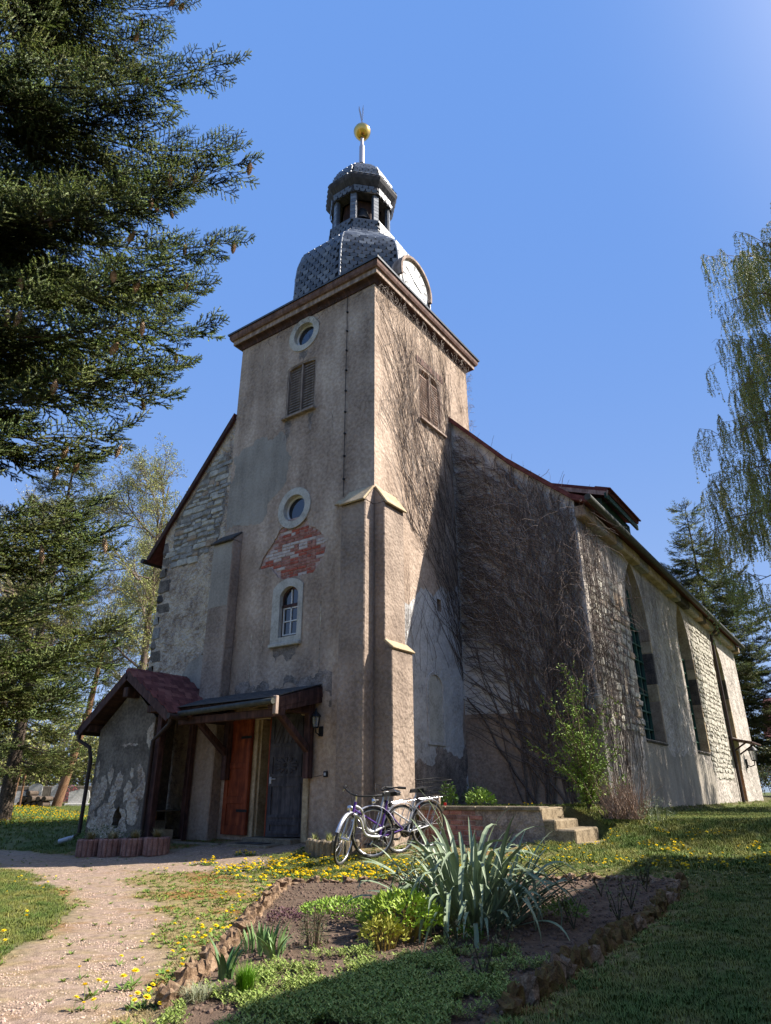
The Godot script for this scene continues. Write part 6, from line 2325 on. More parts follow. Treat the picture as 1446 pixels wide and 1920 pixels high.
func make_birch() -> void:
	rng.seed = 81
	var t := thing("birch_tree", "tall drooping birch in young leaf, overhanging the south side of the nave", "tree", Vector3(8.9, gy(8.9, -13.2) - 0.05, -13.2))
	var tr := MB.new()
	var pts := PackedVector3Array()
	var rr := PackedFloat32Array()
	for k in 9:
		var f := k / 8.0
		pts.append(Vector3(sin(f * 3) * 0.3, 18.5 * f - 0.2, cos(f * 4) * 0.2))
		rr.append(lerpf(0.26, 0.03, f))
	tr.tube(pts, rr, 10)
	part("trunk", tr, M.bark_birch, t)
	var limbs := MB.new()
	var xf := [[], [], []]
	var cl := [[], [], []]
	for k in 56:
		var f := lerpf(0.16, 0.98, k / 55.0)
		var q := f * 8.0
		var j := mini(int(q), 7)
		var o := pts[j].lerp(pts[j + 1], q - j)
		var a := k * 2.4 + R(-0.3, 0.3)
		var l := lerpf(5.4, 2.6, f * f) * R(0.75, 1.08)
		var lp := PackedVector3Array()
		var lr := PackedFloat32Array()
		for m in 8:
			var g := m / 7.0
			lp.append(o + Vector3(cos(a), 0, sin(a)) * l * (0.2 * g + 0.8 * g * g * 0.6 + 0.25 * g) + Vector3.UP * l * (0.62 * sin(g * 2.1)) + Vector3(R(-0.1, 0.1), R(-0.1, 0.1), R(-0.1, 0.1)))
			lr.append(lerpf(0.06, 0.008, g))
		limbs.tube(lp, lr, 5, false)
		for m in int(l * 5.0):
			var g := R(0.25, 1.0) * 6.99
			var jj := int(g)
			var p := lp[jj].lerp(lp[jj + 1], g - jj)
			var d := (rdir(rng) * Vector3(1, 0.4, 1) + Vector3(cos(a), 0.25, sin(a)) * 0.6).normalized()
			var sl := R(0.5, 1.4)
			var sp := PackedVector3Array([p, p + d * sl * 0.5 + Vector3.UP * 0.12, p + d * sl, p + d * sl * 1.15 + Vector3(0, -0.25, 0)])
			limbs.tube(sp, PackedFloat32Array([0.012, 0.009, 0.006, 0.004]), 3, false)
			for e in 11:
				var u := R(0.25, 1.0) * 2.99
				var ju := int(u)
				var hp := sp[ju].lerp(sp[ju + 1], u - ju)
				var w := rng.randi() % 3
				var sc := R(0.7, 1.5)
				xf[w].append(Transform3D(Basis(Vector3.UP, R(0, TAU)) * Basis(Vector3(1, 0, 0), R(-0.15, 0.15)) * Basis.from_scale(Vector3(1, sc, 1)), hp))
				var b := R(0.75, 1.25)
				cl[w].append(Color(b, b, b * R(0.8, 1.1)))
	part("limbs", limbs, M.twig, t)
	for w in 3:
		scatter("crown", birch_strand(90 + w), M.leaf, xf[w], cl[w], t, "stuff")

func make_trees() -> void:
	rng.seed = 71
	# the near spruce; its trunk stands beside the path
	var T := Vector3(0.4, -0.2, 8.8)
	var n := (Vector3(T.x - CAM.x, 0, T.z - CAM.z)).normalized()
	var lat := Vector3(-n.z, 0, n.x)
	var la := atan2(lat.z, lat.x)
	var tab := [[0.0, 2.6], [1.7, 2.65], [2.3, 2.8], [3.3, 2.4], [4.6, 2.4], [5.8, 3.05], [7.0, 3.3], [8.7, 3.0], [10.5, 1.85], [12.0, 1.2], [14.0, 0.8], [17.5, 0.2]]
	var rad := func(y):
		for k in tab.size() - 1:
			if y < tab[k + 1][0]:
				return 0.72 * lerpf(tab[k][1], tab[k + 1][1], (y - tab[k][0]) / (tab[k + 1][0] - tab[k][0]))
		return 0.2
	var ex := []
	for q in [[10.7, 2.3, 0.2], [10.3, 2.0, 0.12], [8.75, 3.15, 0.16], [8.4, 2.7, 0.08], [7.05, 3.4, 0.14], [6.7, 3.0, 0.05], [5.75, 3.2, 0.1], [5.4, 2.9, 0.03], [4.5, 2.5, 0.05], [3.35, 2.5, 0.05], [2.4, 2.7, 0.05], [1.95, 2.4, 0.06]]:
		for s in [0.12, 0.42, 0.75]:
			ex.append([q[0] + R(-0.1, 0.1), la + s + R(-0.08, 0.08), q[1] * R(0.94, 1.02), q[2]])
	spruce("large spruce with hanging brown cones, its branches reaching in beside the path", T, 17.6, rad, ex, 17.0, 0.64, 150, "", 1.7, 15.5, 1.3, 1.55)
	# conifers behind
	rng.seed = 72
	var r2 := func(y): return maxf(0.3, 3.0 * (1.0 - y / 15.0))
	spruce("dark spruce standing at the edge of the cemetery behind the porch", Vector3(-14.2, 0.22, -1.0), 13.0, r2, [], 6.0, 1.0, 0, "", 1.6, 99.0, 1.35)
	var r3 := func(y): return 3.9 if y < 9.5 else maxf(0.4, 3.9 * (1.0 - (y - 9.5) / 6.0))
	spruce("broad dark yew-like conifer rising beyond the east end of the nave", Vector3(0.9, 0.4, -31.0), 17.0, r3, [], 8.0, 1.25, 0, "", 2.5)
	var r4 := func(y): return 3.4 if y < 8.0 else maxf(0.4, 3.4 * (1.0 - (y - 8.0) / 6.0))
	spruce("dark conifer growing over the far brick chapel", Vector3(7.0, 0.4, -34.0), 14.0, r4, [], 8.0, 1.25, 0, "", 2.0)
	var r5 := func(y): return maxf(0.3, 2.4 * (1.0 - y / 10.5))
	spruce("conifer standing beyond the parish house", Vector3(12.2, 0.45, -7.2), 9.5, r5, [], 8.0, 1.25, 0, "", 1.0)
	make_birch()
	rng.seed = 73
	var tw := bare_twig(41, 48, Color(0.26, 0.29, 0.07), Color(0.42, 0.41, 0.14), 0.055)
	var tw2 := bare_twig(42, 36, Color(0.28, 0.29, 0.08), Color(0.42, 0.38, 0.15), 0.05)
	broadleaf("budding_tree", "tall budding tree with bare grey branches behind the north-west gable", Vector3(-18.0, 0.3, -7.6), 14.5, 5.0, M.twig, tw, 1.0, 3, "budding trees round the cemetery")
	broadleaf("budding_tree", "budding tree leaning over the cemetery lawn beside the dark spruce", Vector3(-22.0, 0.4, -3.4), 12.5, 5.0, M.twig, tw2, 1.1, 3, "budding trees round the cemetery", Vector3(1.5, 0, -1))
	broadleaf("budding_tree", "pale-trunked budding tree standing farthest back behind the gable", Vector3(-26.0, 0.5, -14.0), 15.0, 5.5, M.bark_birch, tw, 1.2, 3, "budding trees round the cemetery")
	broadleaf("budding_tree", "budding tree at the back of the cemetery wall", Vector3(-34.0, 0.5, -8.0), 13.0, 6.0, M.twig, tw, 1.5, 3, "budding trees round the cemetery")

# ---------- bare creeper on the walls ----------
func vine_run(mb: MB, o: Vector3, ex: Vector3, nz: Vector3, p: Vector2, ang: float, length: float, r: float, wander: float, lo: Vector2, hi: Vector2, lift := 0.02, bias := 0.0) -> void:
	var pts := PackedVector3Array()
	var rr := PackedFloat32Array()
	var n := maxi(4, int(length / 0.11))
	var q := p
	var a := ang
	var h := lift
	for k in n:
		if q.x < lo.x or q.x > hi.x or q.y < lo.y or q.y > hi.y:
			break
		pts.append(o + ex * q.x + FY * q.y + nz * h)
		rr.append(r * lerpf(1.0, 0.4, float(k) / n))
		a += R(-wander, wander) + (bias - 0.0) * 0.1
		a = lerpf(a, ang, 0.12)
		h = clampf(h + R(-0.012, 0.014), lift * 0.5, lift * 3.0)
		q += Vector2(cos(a), sin(a)) * (length / n)
	if pts.size() > 2:
		mb.tube(pts, rr, 3, false)

func make_vines() -> void:
	rng.seed = 91
	var t := thing("creeper", "bare leafless creeper matting the south side of tower and nave gable", "creeper")
	# tower south face: strands fanning up and towards the front
	var mb := MB.new()
	var dk := MB.new()
	var o := Vector3(0.004, 0, 0)
	for k in 620:
		var s := Vector2(R(1.0, 3.4), R(4.2, 10.8))
		if (s.x > 1.75 and s.x < 3.05 and s.y > 8.2 and s.y < 11.0 and rng.randf() < 0.85) or s.y < 4.2 + (3.4 - s.x) * 1.0 or s.x < 1.3 - (s.y - 6.5) * 0.22:
			continue
		var ang := deg_to_rad(R(100, 132) if s.y < 8 else R(80, 122))
		vine_run(mb if rng.randf() < 0.55 else dk, o, SX, FX, s, ang, R(0.8, 2.8), 0.004 + 0.01 * rng.randf() * rng.randf(), 0.3, Vector2(0.05, 2.8), Vector2(4.45, 12.3))
	for k in 170:
		var s := Vector2(R(0.1, 4.4), R(8.0, 11.9))
		vine_run(mb, o, SX, FX, s, R(0.4, 2.6), R(0.6, 2.0), R(0.003, 0.006), 0.5, Vector2(0.05, 7.0), Vector2(4.45, 12.3), 0.025)
	for k in 60:
		vine_run(dk, o, SX, FX, Vector2(3.36, R(3.2, 7.0)), deg_to_rad(R(105, 150)), R(0.9, 2.6), R(0.005, 0.01), 0.25, Vector2(0.6, 2.2), Vector2(3.4, 9.5))
	for k in 26:
		vine_run(dk, o + Vector3(0.006, 0, 0), SX, FX, Vector2(R(1.0, 3.3), R(3.0, 4.2)), deg_to_rad(R(60, 120)), R(0.8, 1.8), R(0.003, 0.005), 0.3, Vector2(0.75, 1.6), Vector2(3.4, 6.5))
	# twigs hanging from the cornice
	for k in 95:
		var f := R(0.1, 4.4)
		var p := Vector3(R(0.05, 0.2), R(12.0, 12.25), -f)
		var pts := PackedVector3Array()
		var rr := PackedFloat32Array()
		for j in 6:
			pts.append(p)
			rr.append(0.004)
			p += Vector3(R(-0.04, 0.04), R(-0.13, 0.02), R(-0.08, 0.08))
		mb.tube(pts, rr, 3, false)
	for k in 40:
		var p := Vector3(R(-3.5, -0.1), R(11.9, 12.2), R(0.02, 0.12))
		var pts := PackedVector3Array()
		var rr := PackedFloat32Array()
		for j in 6:
			pts.append(p)
			rr.append(0.0035)
			p += Vector3(R(-0.08, 0.08), R(-0.09, 0.02), R(-0.02, 0.02))
			p.z = maxf(p.z, 0.012)
		dk.tube(pts, rr, 3, false)
	# twigs at the east edge against the sky
	for k in 40:
		var p := Vector3(R(0.0, 0.05), R(9.8, 12.0), -TD)
		var pts := PackedVector3Array()
		var rr := PackedFloat32Array()
		for j in 5:
			pts.append(p)
			rr.append(0.004)
			p += Vector3(R(-0.02, 0.06), R(-0.06, 0.1), R(-0.06, 0.01))
		mb.tube(pts, rr, 3, false)
	part("tower_stems", mb, M.vine, t).set_meta("kind", "stuff")
	# nave gable: dense mat fanning from the corner
	var g := MB.new()
	var og := Vector3(0, 0, NZ + 0.004)
	var gd := MB.new()
	for k in 3000:
		var s := Vector2(R(0.05, 2.95), R(2.2, 9.3))
		var top := 9.9 - 1.07 * s.x
		if s.y > top - 0.25:
			continue
		# bare in the lower left, thick in the middle and right
		var lim := 4.9 - 1.05 * s.x
		if s.y < lim - 0.6 or (s.y < lim and rng.randf() < 0.6):
			continue
		if s.y > 7.3 and rng.randf() < 0.35:
			continue
		var ang := deg_to_rad(lerpf(100, 165, clampf((2.6 - s.x) / 2.6, 0, 1)) + R(-30, 30))
		vine_run(gd if rng.randf() < 0.66 else g, og, FX, Vector3(0, 0, 1), s, ang, R(0.5, 2.0), 0.005 + 0.013 * rng.randf() * rng.randf(), 0.6, Vector2(0.02, 1.6), Vector2(2.98, minf(top + 0.05, 9.6)), 0.05)
	for k in 90:
		var f := R(0.0, 1.0)
		vine_run(gd, og, FX, Vector3(0, 0, 1), Vector2(R(1.6, 2.9), R(0.9, 2.4)), deg_to_rad(R(75, 160)), R(1.5, 4.0), R(0.008, 0.016), 0.16, Vector2(0.02, 0.6), Vector2(2.98, 7.2), 0.05)
	for k in 22:
		vine_run(gd, og, FX, Vector3(0, 0, 1), Vector2(R(1.2, 2.9), 0.72), deg_to_rad(R(82, 125)), R(2.5, 5.5), R(0.016, 0.03), 0.14, Vector2(0.02, 0.5), Vector2(2.98, 7.4), 0.03)
	for k in 60:
		vine_run(gd, og, FX, Vector3(0, 0, 1), Vector2(R(0.02, 1.2), R(2.4, 4.6)), deg_to_rad(R(120, 200)), R(0.5, 1.3), R(0.004, 0.008), 0.3, Vector2(0.02, 1.8), Vector2(2.98, 7.2), 0.03)
	part("gable_stems", g, M.vine, t).set_meta("kind", "stuff")
	# bushy overhang round the nave corner
	for k in 1700:
		var y := R(2.2, 6.7)
		var wdt := 0.5 * sin(clampf((y - 2.0) / 4.6, 0, 1) * PI) + 0.12
		var p := Vector3(NX + R(-0.9, 0.25), y, NZ + R(-0.5, 0.3))
		var outv := Vector3(R(0.0, 1.0), 0, R(-0.2, 1.0)).normalized()
		p += outv * wdt * R(0.0, 0.7)
		if p.x < NX + 0.01 and p.z < NZ + 0.01:
			continue
		var pts := PackedVector3Array()
		var rr := PackedFloat32Array()
		var v := Vector3(R(-0.3, 0.3), R(-0.2, 0.4), R(-0.3, 0.3))
		for j in 9:
			pts.append(p)
			rr.append(lerpf(0.006, 0.003, j / 8.0))
			v = (v + Vector3(R(-0.4, 0.4), R(-0.45, 0.12), R(-0.4, 0.4))).normalized()
			p += v * R(0.07, 0.13)
			if p.x < NX + 0.012 and p.z < NZ + 0.012:
				break
		if pts.size() > 2:
			(gd if rng.randf() < 0.5 else g).tube(pts, rr, 3, false)
	# south wall by the corner: long upright strands
	var sw := MB.new()
	var os := Vector3(NX + 0.006, 0, 0)
	for k in 420:
		var s := Vector2(3.45 + absf(R(-1, 1)) * 2.4, R(0.5, 6.0))
		if rng.randf() < (s.x - 3.45) / 3.2:
			continue
		vine_run(sw if rng.randf() < 0.5 else gd, os, SX, FX, s, deg_to_rad(R(75, 105)), R(0.7, 2.6), R(0.004, 0.009), 0.25, Vector2(3.43, 0.3), Vector2(6.4, 6.5), 0.03)
	for k in 60:
		vine_run(sw, os, SX, FX, Vector2(R(3.6, 9.5), R(5.3, 6.4)), deg_to_rad(R(-110, -60)), R(0.5, 1.6), R(0.004, 0.007), 0.35, Vector2(3.43, 3.0), Vector2(11.0, 6.6), 0.03)
	part("corner_stems", sw, M.vine, t).set_meta("kind", "stuff")
	for q in [[g, ""], [gd, ""]]:
		pass
	part("old_stems", gd, M.vine_dark, t).set_meta("kind", "stuff")
	part("dark_stems", dk, M.vine_dark, t).set_meta("kind", "stuff")

# ---------- grass, flowers, bed ----------
func cam_spot(rmin: float, rmax: float) -> Vector2:
	var r := R(rmin, rmax)
	var az := deg_to_rad(R(-2, 72))
	return Vector2(CAM.x - sin(az) * r, CAM.z - cos(az) * r)

func blocked(x: float, z: float) -> bool:
	if z < 0.02 and x > -6.9 and x < 0.42:
		return true
	if z < NZ + 0.02 and x > -6.9 and x < NX + 0.02:
		return true
	if x > -6.5 and x < -4.3 and z < 1.3:
		return true
	if x > 0.3 and x < 2.72 and z < -0.74 and z > -1.16:
		return true
	if x > 2.3 and x < 3.52 and z < -0.78 and z > -1.9 and x + 0.0 < 3.52:
		return true
	if x > -2.85 and x < -1.55 and z < 0.8:
		return true
	return Vector2(x + 0.22, z - 0.72).length() < 0.5

func gpos(x: float, z: float) -> Vector3:
	return Vector3(x, gy(x, z) - 0.004, z)

func make_lawn() -> void:
	rng.seed = 101
	var xf := [[], [], []]
	var cl := [[], [], []]
	var peb: Array = []
	var pc: Array = []
	for k in 90000:
		var p := cam_spot(3.0, 17.0)
		if blocked(p.x, p.y) or in_bed(p.x, p.y):
			continue
		var lw := lawn_at(p.x, p.y)
		var gr := gravel_at(p.x, p.y)
		var n1 := gn.get_noise_2d(p.x * 2.2 + 100, p.y * 2.2)
		var at := gpos(p.x, p.y)
		if gr > 0.45:
			if rng.randf() < 0.05 * (1.2 - gr):
				xf[1].append(place(at, R(0, TAU), R(0.5, 0.9)))
				cl[1].append(Color(R(0.9, 1.2), 1, 0.9))
			continue
		var w := rng.randf()
		if w < lw:
			var terr := p.y < -0.6 or (p.x > 3.3 and p.y < 0.6)
			var sc := R(0.8, 1.5) * (1.7 if terr else 1.0)
			var warm := clampf(0.5 + n1 * 1.3, 0.0, 1.0)
			var b := R(0.7, 1.25)
			xf[0].append(place(at, R(0, TAU), sc))
			cl[0].append(Color(lerpf(0.85, 1.75, warm) * b, lerpf(0.95, 1.3, warm) * b, lerpf(0.8, 1.3, warm) * b))
		elif rng.randf() < 0.8:
			var b := R(0.65, 1.2)
			var ms := moss_at(p.x, p.y)
			xf[2].append(place(at, R(0, TAU), R(0.7, 1.3)))
			cl[2].append(Color(b, b * lerpf(1.0, 0.72, ms), b * lerpf(1.0, 0.5, ms)))
		else:
			xf[1].append(place(at, R(0, TAU), R(0.6, 1.1)))
			cl[1].append(Color(R(0.8, 1.3), R(0.9, 1.1), 0.9))
	for k in 22000:
		var p := cam_spot(16.0, 42.0)
		if blocked(p.x, p.y) or gravel_at(p.x, p.y) > 0.4:
			continue
		var b := R(0.7, 1.2)
		xf[0].append(place(gpos(p.x, p.y), R(0, TAU), R(1.8, 3.0)))
		cl[0].append(Color(1.2 * b, 1.1 * b, b))
	var gt := scatter("lawn_grass", tuft_mesh(9, 0.038, 0.035, 0.0045, Color(0.085, 0.135, 0.026), Color(0.17, 0.205, 0.06), 1), M.blade, xf[0], cl[0], self, "stuff")
	tag(gt, "short green grass of the lawn around the church", "grass")
	var wd := scatter("lawn_weeds", weed_mesh(), M.leaf, xf[1], cl[1], self, "stuff")
	tag(wd, "small green weeds dotted through the dry turf", "weeds")
	var sw := scatter("dry_turf", tuft_mesh(8, 0.022, 0.05, 0.004, Color(0.46, 0.34, 0.18), Color(0.3, 0.24, 0.1), 2, 0.7), M.blade, xf[2], cl[2], self, "stuff")
	tag(sw, "dry straw-coloured turf between the path and the flower bed", "grass")
	# gravel
	for k in 80000:
		var p := cam_spot(3.0, 14.0)
		if blocked(p.x, p.y) or in_bed(p.x, p.y) or gravel_at(p.x, p.y) < R(0.35, 0.9):
			continue
		var s := R(0.004, 0.0095) * (1.6 if rng.randf() < 0.04 else 1.0)
		peb.append(Transform3D(Basis.from_euler(Vector3(R(0, 6), R(0, 6), R(0, 6))).scaled(Vector3(s, s * R(0.6, 1), s)), gpos(p.x, p.y) + Vector3(0, s * 0.2, 0)))
		var b := R(0.72, 1.15)
		pc.append(Color(b * R(0.95, 1.08), b, b * R(0.92, 1.02)))
	var pm := MB.new()
	pm.col = Color(0.48, 0.355, 0.285)
	pm.box(Transform3D(), Vector3(1.7, 1.3, 1.5), 0.45)
	var gv := scatter("gravel", pm, M.pebble, peb, pc, self, "stuff")
	tag(gv, "loose pinkish gravel of the path to the church door", "gravel")

func weed_mesh() -> MB:
	var g := RandomNumberGenerator.new()
	g.seed = 4
	var mb := MB.new()
	for k in 11:
		var a := k * 2.4
		mb.col = Color(0.1, 0.17, 0.03).lerp(Color(0.2, 0.26, 0.06), g.randf())
		leaf_quad(mb, Vector3(0, 0.004, 0), Vector3(cos(a), g.randf_range(0.15, 0.8), sin(a)).normalized(), Vector3.UP, g.randf_range(0.025, 0.055), 0.016)
	return mb

func dandelion_mesh(sd: int) -> ArrayMesh:
	var g := RandomNumberGenerator.new()
	g.seed = sd
	var mb := MB.new()
	var h := g.randf_range(0.05, 0.09)
	var top := Vector3(g.randf_range(-0.012, 0.012), h, g.randf_range(-0.012, 0.012))
	mb.col = Color(0.25, 0.3, 0.1)
	mb.tube(PackedVector3Array([Vector3.ZERO, top * 0.6 + Vector3(0.004, 0, 0), top]), PackedFloat32Array([0.002, 0.0018, 0.002]), 3, false)
	for r in 3:
		var nn := 12 - r * 3
		for k in nn:
			var a := TAU * k / nn + r * 0.3
			var d := Vector3(cos(a), 0.12 + 0.45 * r, sin(a)).normalized()
			mb.col = Color(0.9, 0.72, 0.015).lerp(Color(0.86, 0.6, 0.01), g.randf() * 0.5 + 0.15 * r)
			leaf_quad(mb, top + Vector3(0, 0.001 * r, 0), d, Vector3.UP, 0.025 - r * 0.005, 0.013)
	for k in 6:
		var a := k * 1.05 + g.randf() * 0.5
		mb.col = Color(0.09, 0.16, 0.03).lerp(Color(0.17, 0.24, 0.05), g.randf())
		leaf_quad(mb, Vector3.ZERO, Vector3(cos(a), g.randf_range(0.25, 0.6), sin(a)).normalized(), Vector3.UP, g.randf_range(0.05, 0.1), 0.02)
	return mb.mesh()

func make_dandelions() -> void:
	rng.seed = 111
	var spots: Array = []
	var tries := 0
	while spots.size() < 900 and tries < 9000:
		tries += 1
		var x := R(-1.9, 3.2)
		var z := R(1.15, 2.95)
		if in_bed(x, z) or blocked(x, z) or gn.get_noise_2d(x * 1.6, z * 1.6 + 30) < -0.22 + (0.3 if x < -1.0 else 0.0):
			continue
		if z > 2.5 and rng.randf() < 0.5:
			continue
		spots.append([x, z, "c"])
	tries = 0
	var nr := 0
	while nr < 330 and tries < 6000:
		tries += 1
		var x := R(2.6, 6.4)
		var z := R(-1.6, 0.75)
		if blocked(x, z) or gn.get_noise_2d(x * 1.5 + 20, z * 1.5) < -0.05:
			continue
		spots.append([x, z, "b"])
		nr += 1
	var edge := [Vector2(0.87, 3.04), Vector2(2.37, 5.15), Vector2(3.3, 6.34), Vector2(3.78, 7.13)]
	for k in 95:
		var f := rng.randf() * 2.99
		var j := int(f)
		var p: Vector2 = edge[j].lerp(edge[j + 1], f - j) + Vector2(-0.8, 0.6) * absf(R(-1, 1)) * R(0.1, 0.9)
		if in_bed(p.x, p.y):
			continue
		spots.append([p.x, p.y, "e"])
	for k in 22:
		var p := Vector2(R(-3, 1.6), 0)
		p.y = 4.2 + (p.x + 2) * 0.7 + R(0.1, 0.9)
		spots.append([p.x, p.y, "l"])
	for k in 8:
		spots.append([R(0.8, 2.6), R(-2.6, -1.2), "t"])
	spots.sort_custom(func(a, b): return Vector2(a[0] - CAM.x, a[1] - CAM.z).length() < Vector2(b[0] - CAM.x, b[1] - CAM.z).length())
	var words := {
		"c": ["yellow dandelion in the thick drift around the bicycles and door path", "dandelions drifting round the bicycles"],
		"b": ["yellow dandelion on the grassy bank beside the concrete steps", "dandelions on the bank"],
		"e": ["yellow dandelion in the turf along the stone edging of the bed", "dandelions along the bed edging"],
		"l": ["yellow dandelion at the edge of the lawn across the gravel path", "dandelions on the lawn edge"],
		"t": ["yellow dandelion growing above the terrace wall", "dandelions on the terrace"]}
	var ms: Array = []
	for k in 6:
		ms.append(dandelion_mesh(k))
	var rest: Array = []
	for k in spots.size():
		var s: Array = spots[k]
		var t := place(gpos(s[0], s[1]), R(0, TAU), 0.6 + 0.6 * rng.randf() * rng.randf() + 0.1, R(-0.3, 0.3), R(-0.3, 0.3))
		if k < 300:
			solo("dandelion", ms[k % 6], M.petal, words[s[2]][0], "dandelion", t, words[s[2]][1])
		else:
			rest.append(t)
	for k in 900:
		rest.append(place(gpos(R(-30, -11), 0.0), 0, 1.6))
		rest[-1].origin.z = -0.5 + (rest[-1].origin.x + 11) * 0.35 + R(-2.5, 1.6)
		rest[-1].origin.y = gy(rest[-1].origin.x, rest[-1].origin.z)
	var o := scatter("dandelion_drift", ms[0], M.petal, rest, [], self, "stuff")
	tag(o, "more dandelions dotted across the bank and the cemetery lawn", "dandelions")
	# daisies
	var d := MB.new()
	for k in 8:
		var a := TAU * k / 8
		d.col = Color(0.8, 0.8, 0.78)
		leaf_quad(d, Vector3(0, 0.03, 0), Vector3(cos(a), 0.1, sin(a)), Vector3.UP, 0.012, 0.007)
	d.col = Color(0.7, 0.5, 0.05)
	d.box(Transform3D(Basis(), Vector3(0, 0.032, 0)), Vector3(0.006, 0.004, 0.006))
	d.col = Color(0.2, 0.25, 0.08)
	d.tube(PackedVector3Array([Vector3.ZERO, Vector3(0, 0.03, 0)]), PackedFloat32Array([0.001, 0.001]), 3, false)
	var dl: Array = []
	for k in 420:
		var x := R(3.2, 6.6)
		var z := R(-0.6, 1.3)
		if not blocked(x, z) and not in_bed(x, z):
			dl.append(place(gpos(x, z), R(0, TAU), R(0.8, 1.3)))
	var da := scatter("daisies", d, M.petal, dl, [], self, "stuff")
	tag(da, "tiny white daisies in the short turf behind the bed", "daisies")

func bed_y(x: float, z: float) -> float:
	return gy(x, z) + 0.03

func make_bed() -> void:
	rng.seed = 121
	# edging of broken stones
	var t := thing("bed_edging", "row of rough brown broken stones edging the flower bed", "edging")
	var n := BED.size()
	var er: Array = []
	for k in 8:
		er.append(boulder_mesh(500 + k))
	for k in n:
		if k == 4 or k == 5 or k == 6:
			continue
		var a: Vector2 = BED[k]
		var b: Vector2 = BED[(k + 1) % n]
		var l := (b - a).length()
		var s := 0.0
		while s < l:
			var w := R(0.08, 0.16)
			var p := a.lerp(b, minf(1.0, (s + w * 0.5) / l))
			var h := R(0.08, 0.15) if (k >= 7 or k == 3 or k == 2) else R(0.06, 0.11)
			var yaw := atan2(-(b - a).y, (b - a).x)
			part("stone", er[rng.randi() % 8], M.rock_moss if (k == 2 or k == 3) and rng.randf() < 0.75 else M.rock, t, Transform3D(Basis.from_euler(Vector3(R(-0.3, 0.3), yaw + R(-0.35, 0.35), R(-0.3, 0.3))) * Basis.from_scale(Vector3(w * 1.12, h * 1.25, R(0.08, 0.15))), gpos(p.x, p.y) + Vector3(R(-0.03, 0.03), h * 0.36, R(-0.03, 0.03))))
			s += w * 0.94
	# soil crumbs
	var cr: Array = []
	for k in 9000:
		var x := R(0.9, 5.4)
		var z := R(1.4, 8.0)
		if in_bed(x, z):
			var s := R(0.006, 0.022)
			cr.append(Transform3D(Basis.from_euler(Vector3(R(0, 6), R(0, 6), R(0, 6))).scaled(Vector3(s, s, s)), Vector3(x, bed_y(x, z) + gn.get_noise_2d(x * 5, z * 5) * 0.03, z)))
	var pm := MB.new()
	pm.col = Color(0.155, 0.105, 0.075)
	pm.box(Transform3D(), Vector3(1.5, 1.2, 1.4), 0.4)
	var cs := scatter("soil_crumbs", pm, M.pebble, cr, [], self, "stuff")
	tag(cs, "loose crumbs of brown soil in the flower bed", "soil")
	strap_plant()
	low_plants()

func strap_leaf(sd: int) -> ArrayMesh:
	# unit leaf, length 1 along an arc that starts upright and falls over towards +x
	var g := RandomNumberGenerator.new()
	g.seed = sd
	var mb := MB.new()
	var n := 12
	var p := Vector3.ZERO
	var a := g.randf_range(1.25, 1.5)
	var bend := g.randf_range(0.5, 2.5)
	var kink := g.randf() < 0.6
	var kp := g.randf_range(0.4, 0.75)
	var rows: Array = []
	for k in n + 1:
		var f := float(k) / n
		var w := 0.04 * (0.7 + 0.55 * f) * clampf((1.0 - f) * 3.2, 0.0, 1.0)
		if k == n:
			w = 0.001
		var tang := Vector3(cos(a), sin(a), 0)
		var up := Vector3(-sin(a), cos(a), 0)
		var tw := sin(f * 3 + sd) * 0.35
		var sd_ := Vector3(0, 0, 1).rotated(tang, tw)
		rows.append([p - sd_ * w * 0.5 + up * w * 0.16, p, p + sd_ * w * 0.5 + up * w * 0.16, f])
		p += tang / n
		a -= bend * f * f * 0.3
		if kink and absf(f - kp) < 0.05:
			a -= g.randf_range(0.7, 1.4)
		p.z += g.randf_range(-0.006, 0.006)
	for k in n:
		var r: Array = rows[k]
		var s: Array = rows[k + 1]
		for q in 2:
			var nn: Vector3 = (s[q] - r[q]).cross(r[q + 1] - r[q]).normalized()
			var m := mb.v.size()
			mb.col = Color(0.165, 0.22, 0.145).lerp(Color(0.23, 0.275, 0.16), r[3])
			mb.vert(r[q], nn); mb.vert(r[q + 1], nn); mb.vert(s[q + 1], nn); mb.vert(s[q], nn)
			for z in [0, 1, 2, 0, 2, 3]:
				mb.i.append(m + z)
	return mb.mesh()

func strap_plant() -> void:
	rng.seed = 131
	var at := Vector3(4.05, bed_y(4.05, 4.15), 4.1)
	var t := thing("strap_leaf_plant", "big clump of long grey-green strap leaves arching over the flower bed", "plant", at)
	var ms: Array = []
	for k in 16:
		ms.append(strap_leaf(k))
	for k in 290:
		var a := R(0, TAU)
		var d := sqrt(rng.randf())
		var o := Vector3(cos(a) * d * 0.42, 0, sin(a) * d * 0.42)
		var out := a + R(-0.7, 0.7)
		var l := R(0.6, 1.12) * (1.1 - 0.25 * d)
		var tilt := -1.0 * d * R(0.3, 1.15)
		part("leaf", ms[rng.randi() % 16], M.strap, t, Transform3D(Basis(Vector3.UP, -out) * Basis(Vector3(0, 0, 1), tilt) * Basis.from_scale(Vector3(l, l, l * 0.95)), o))

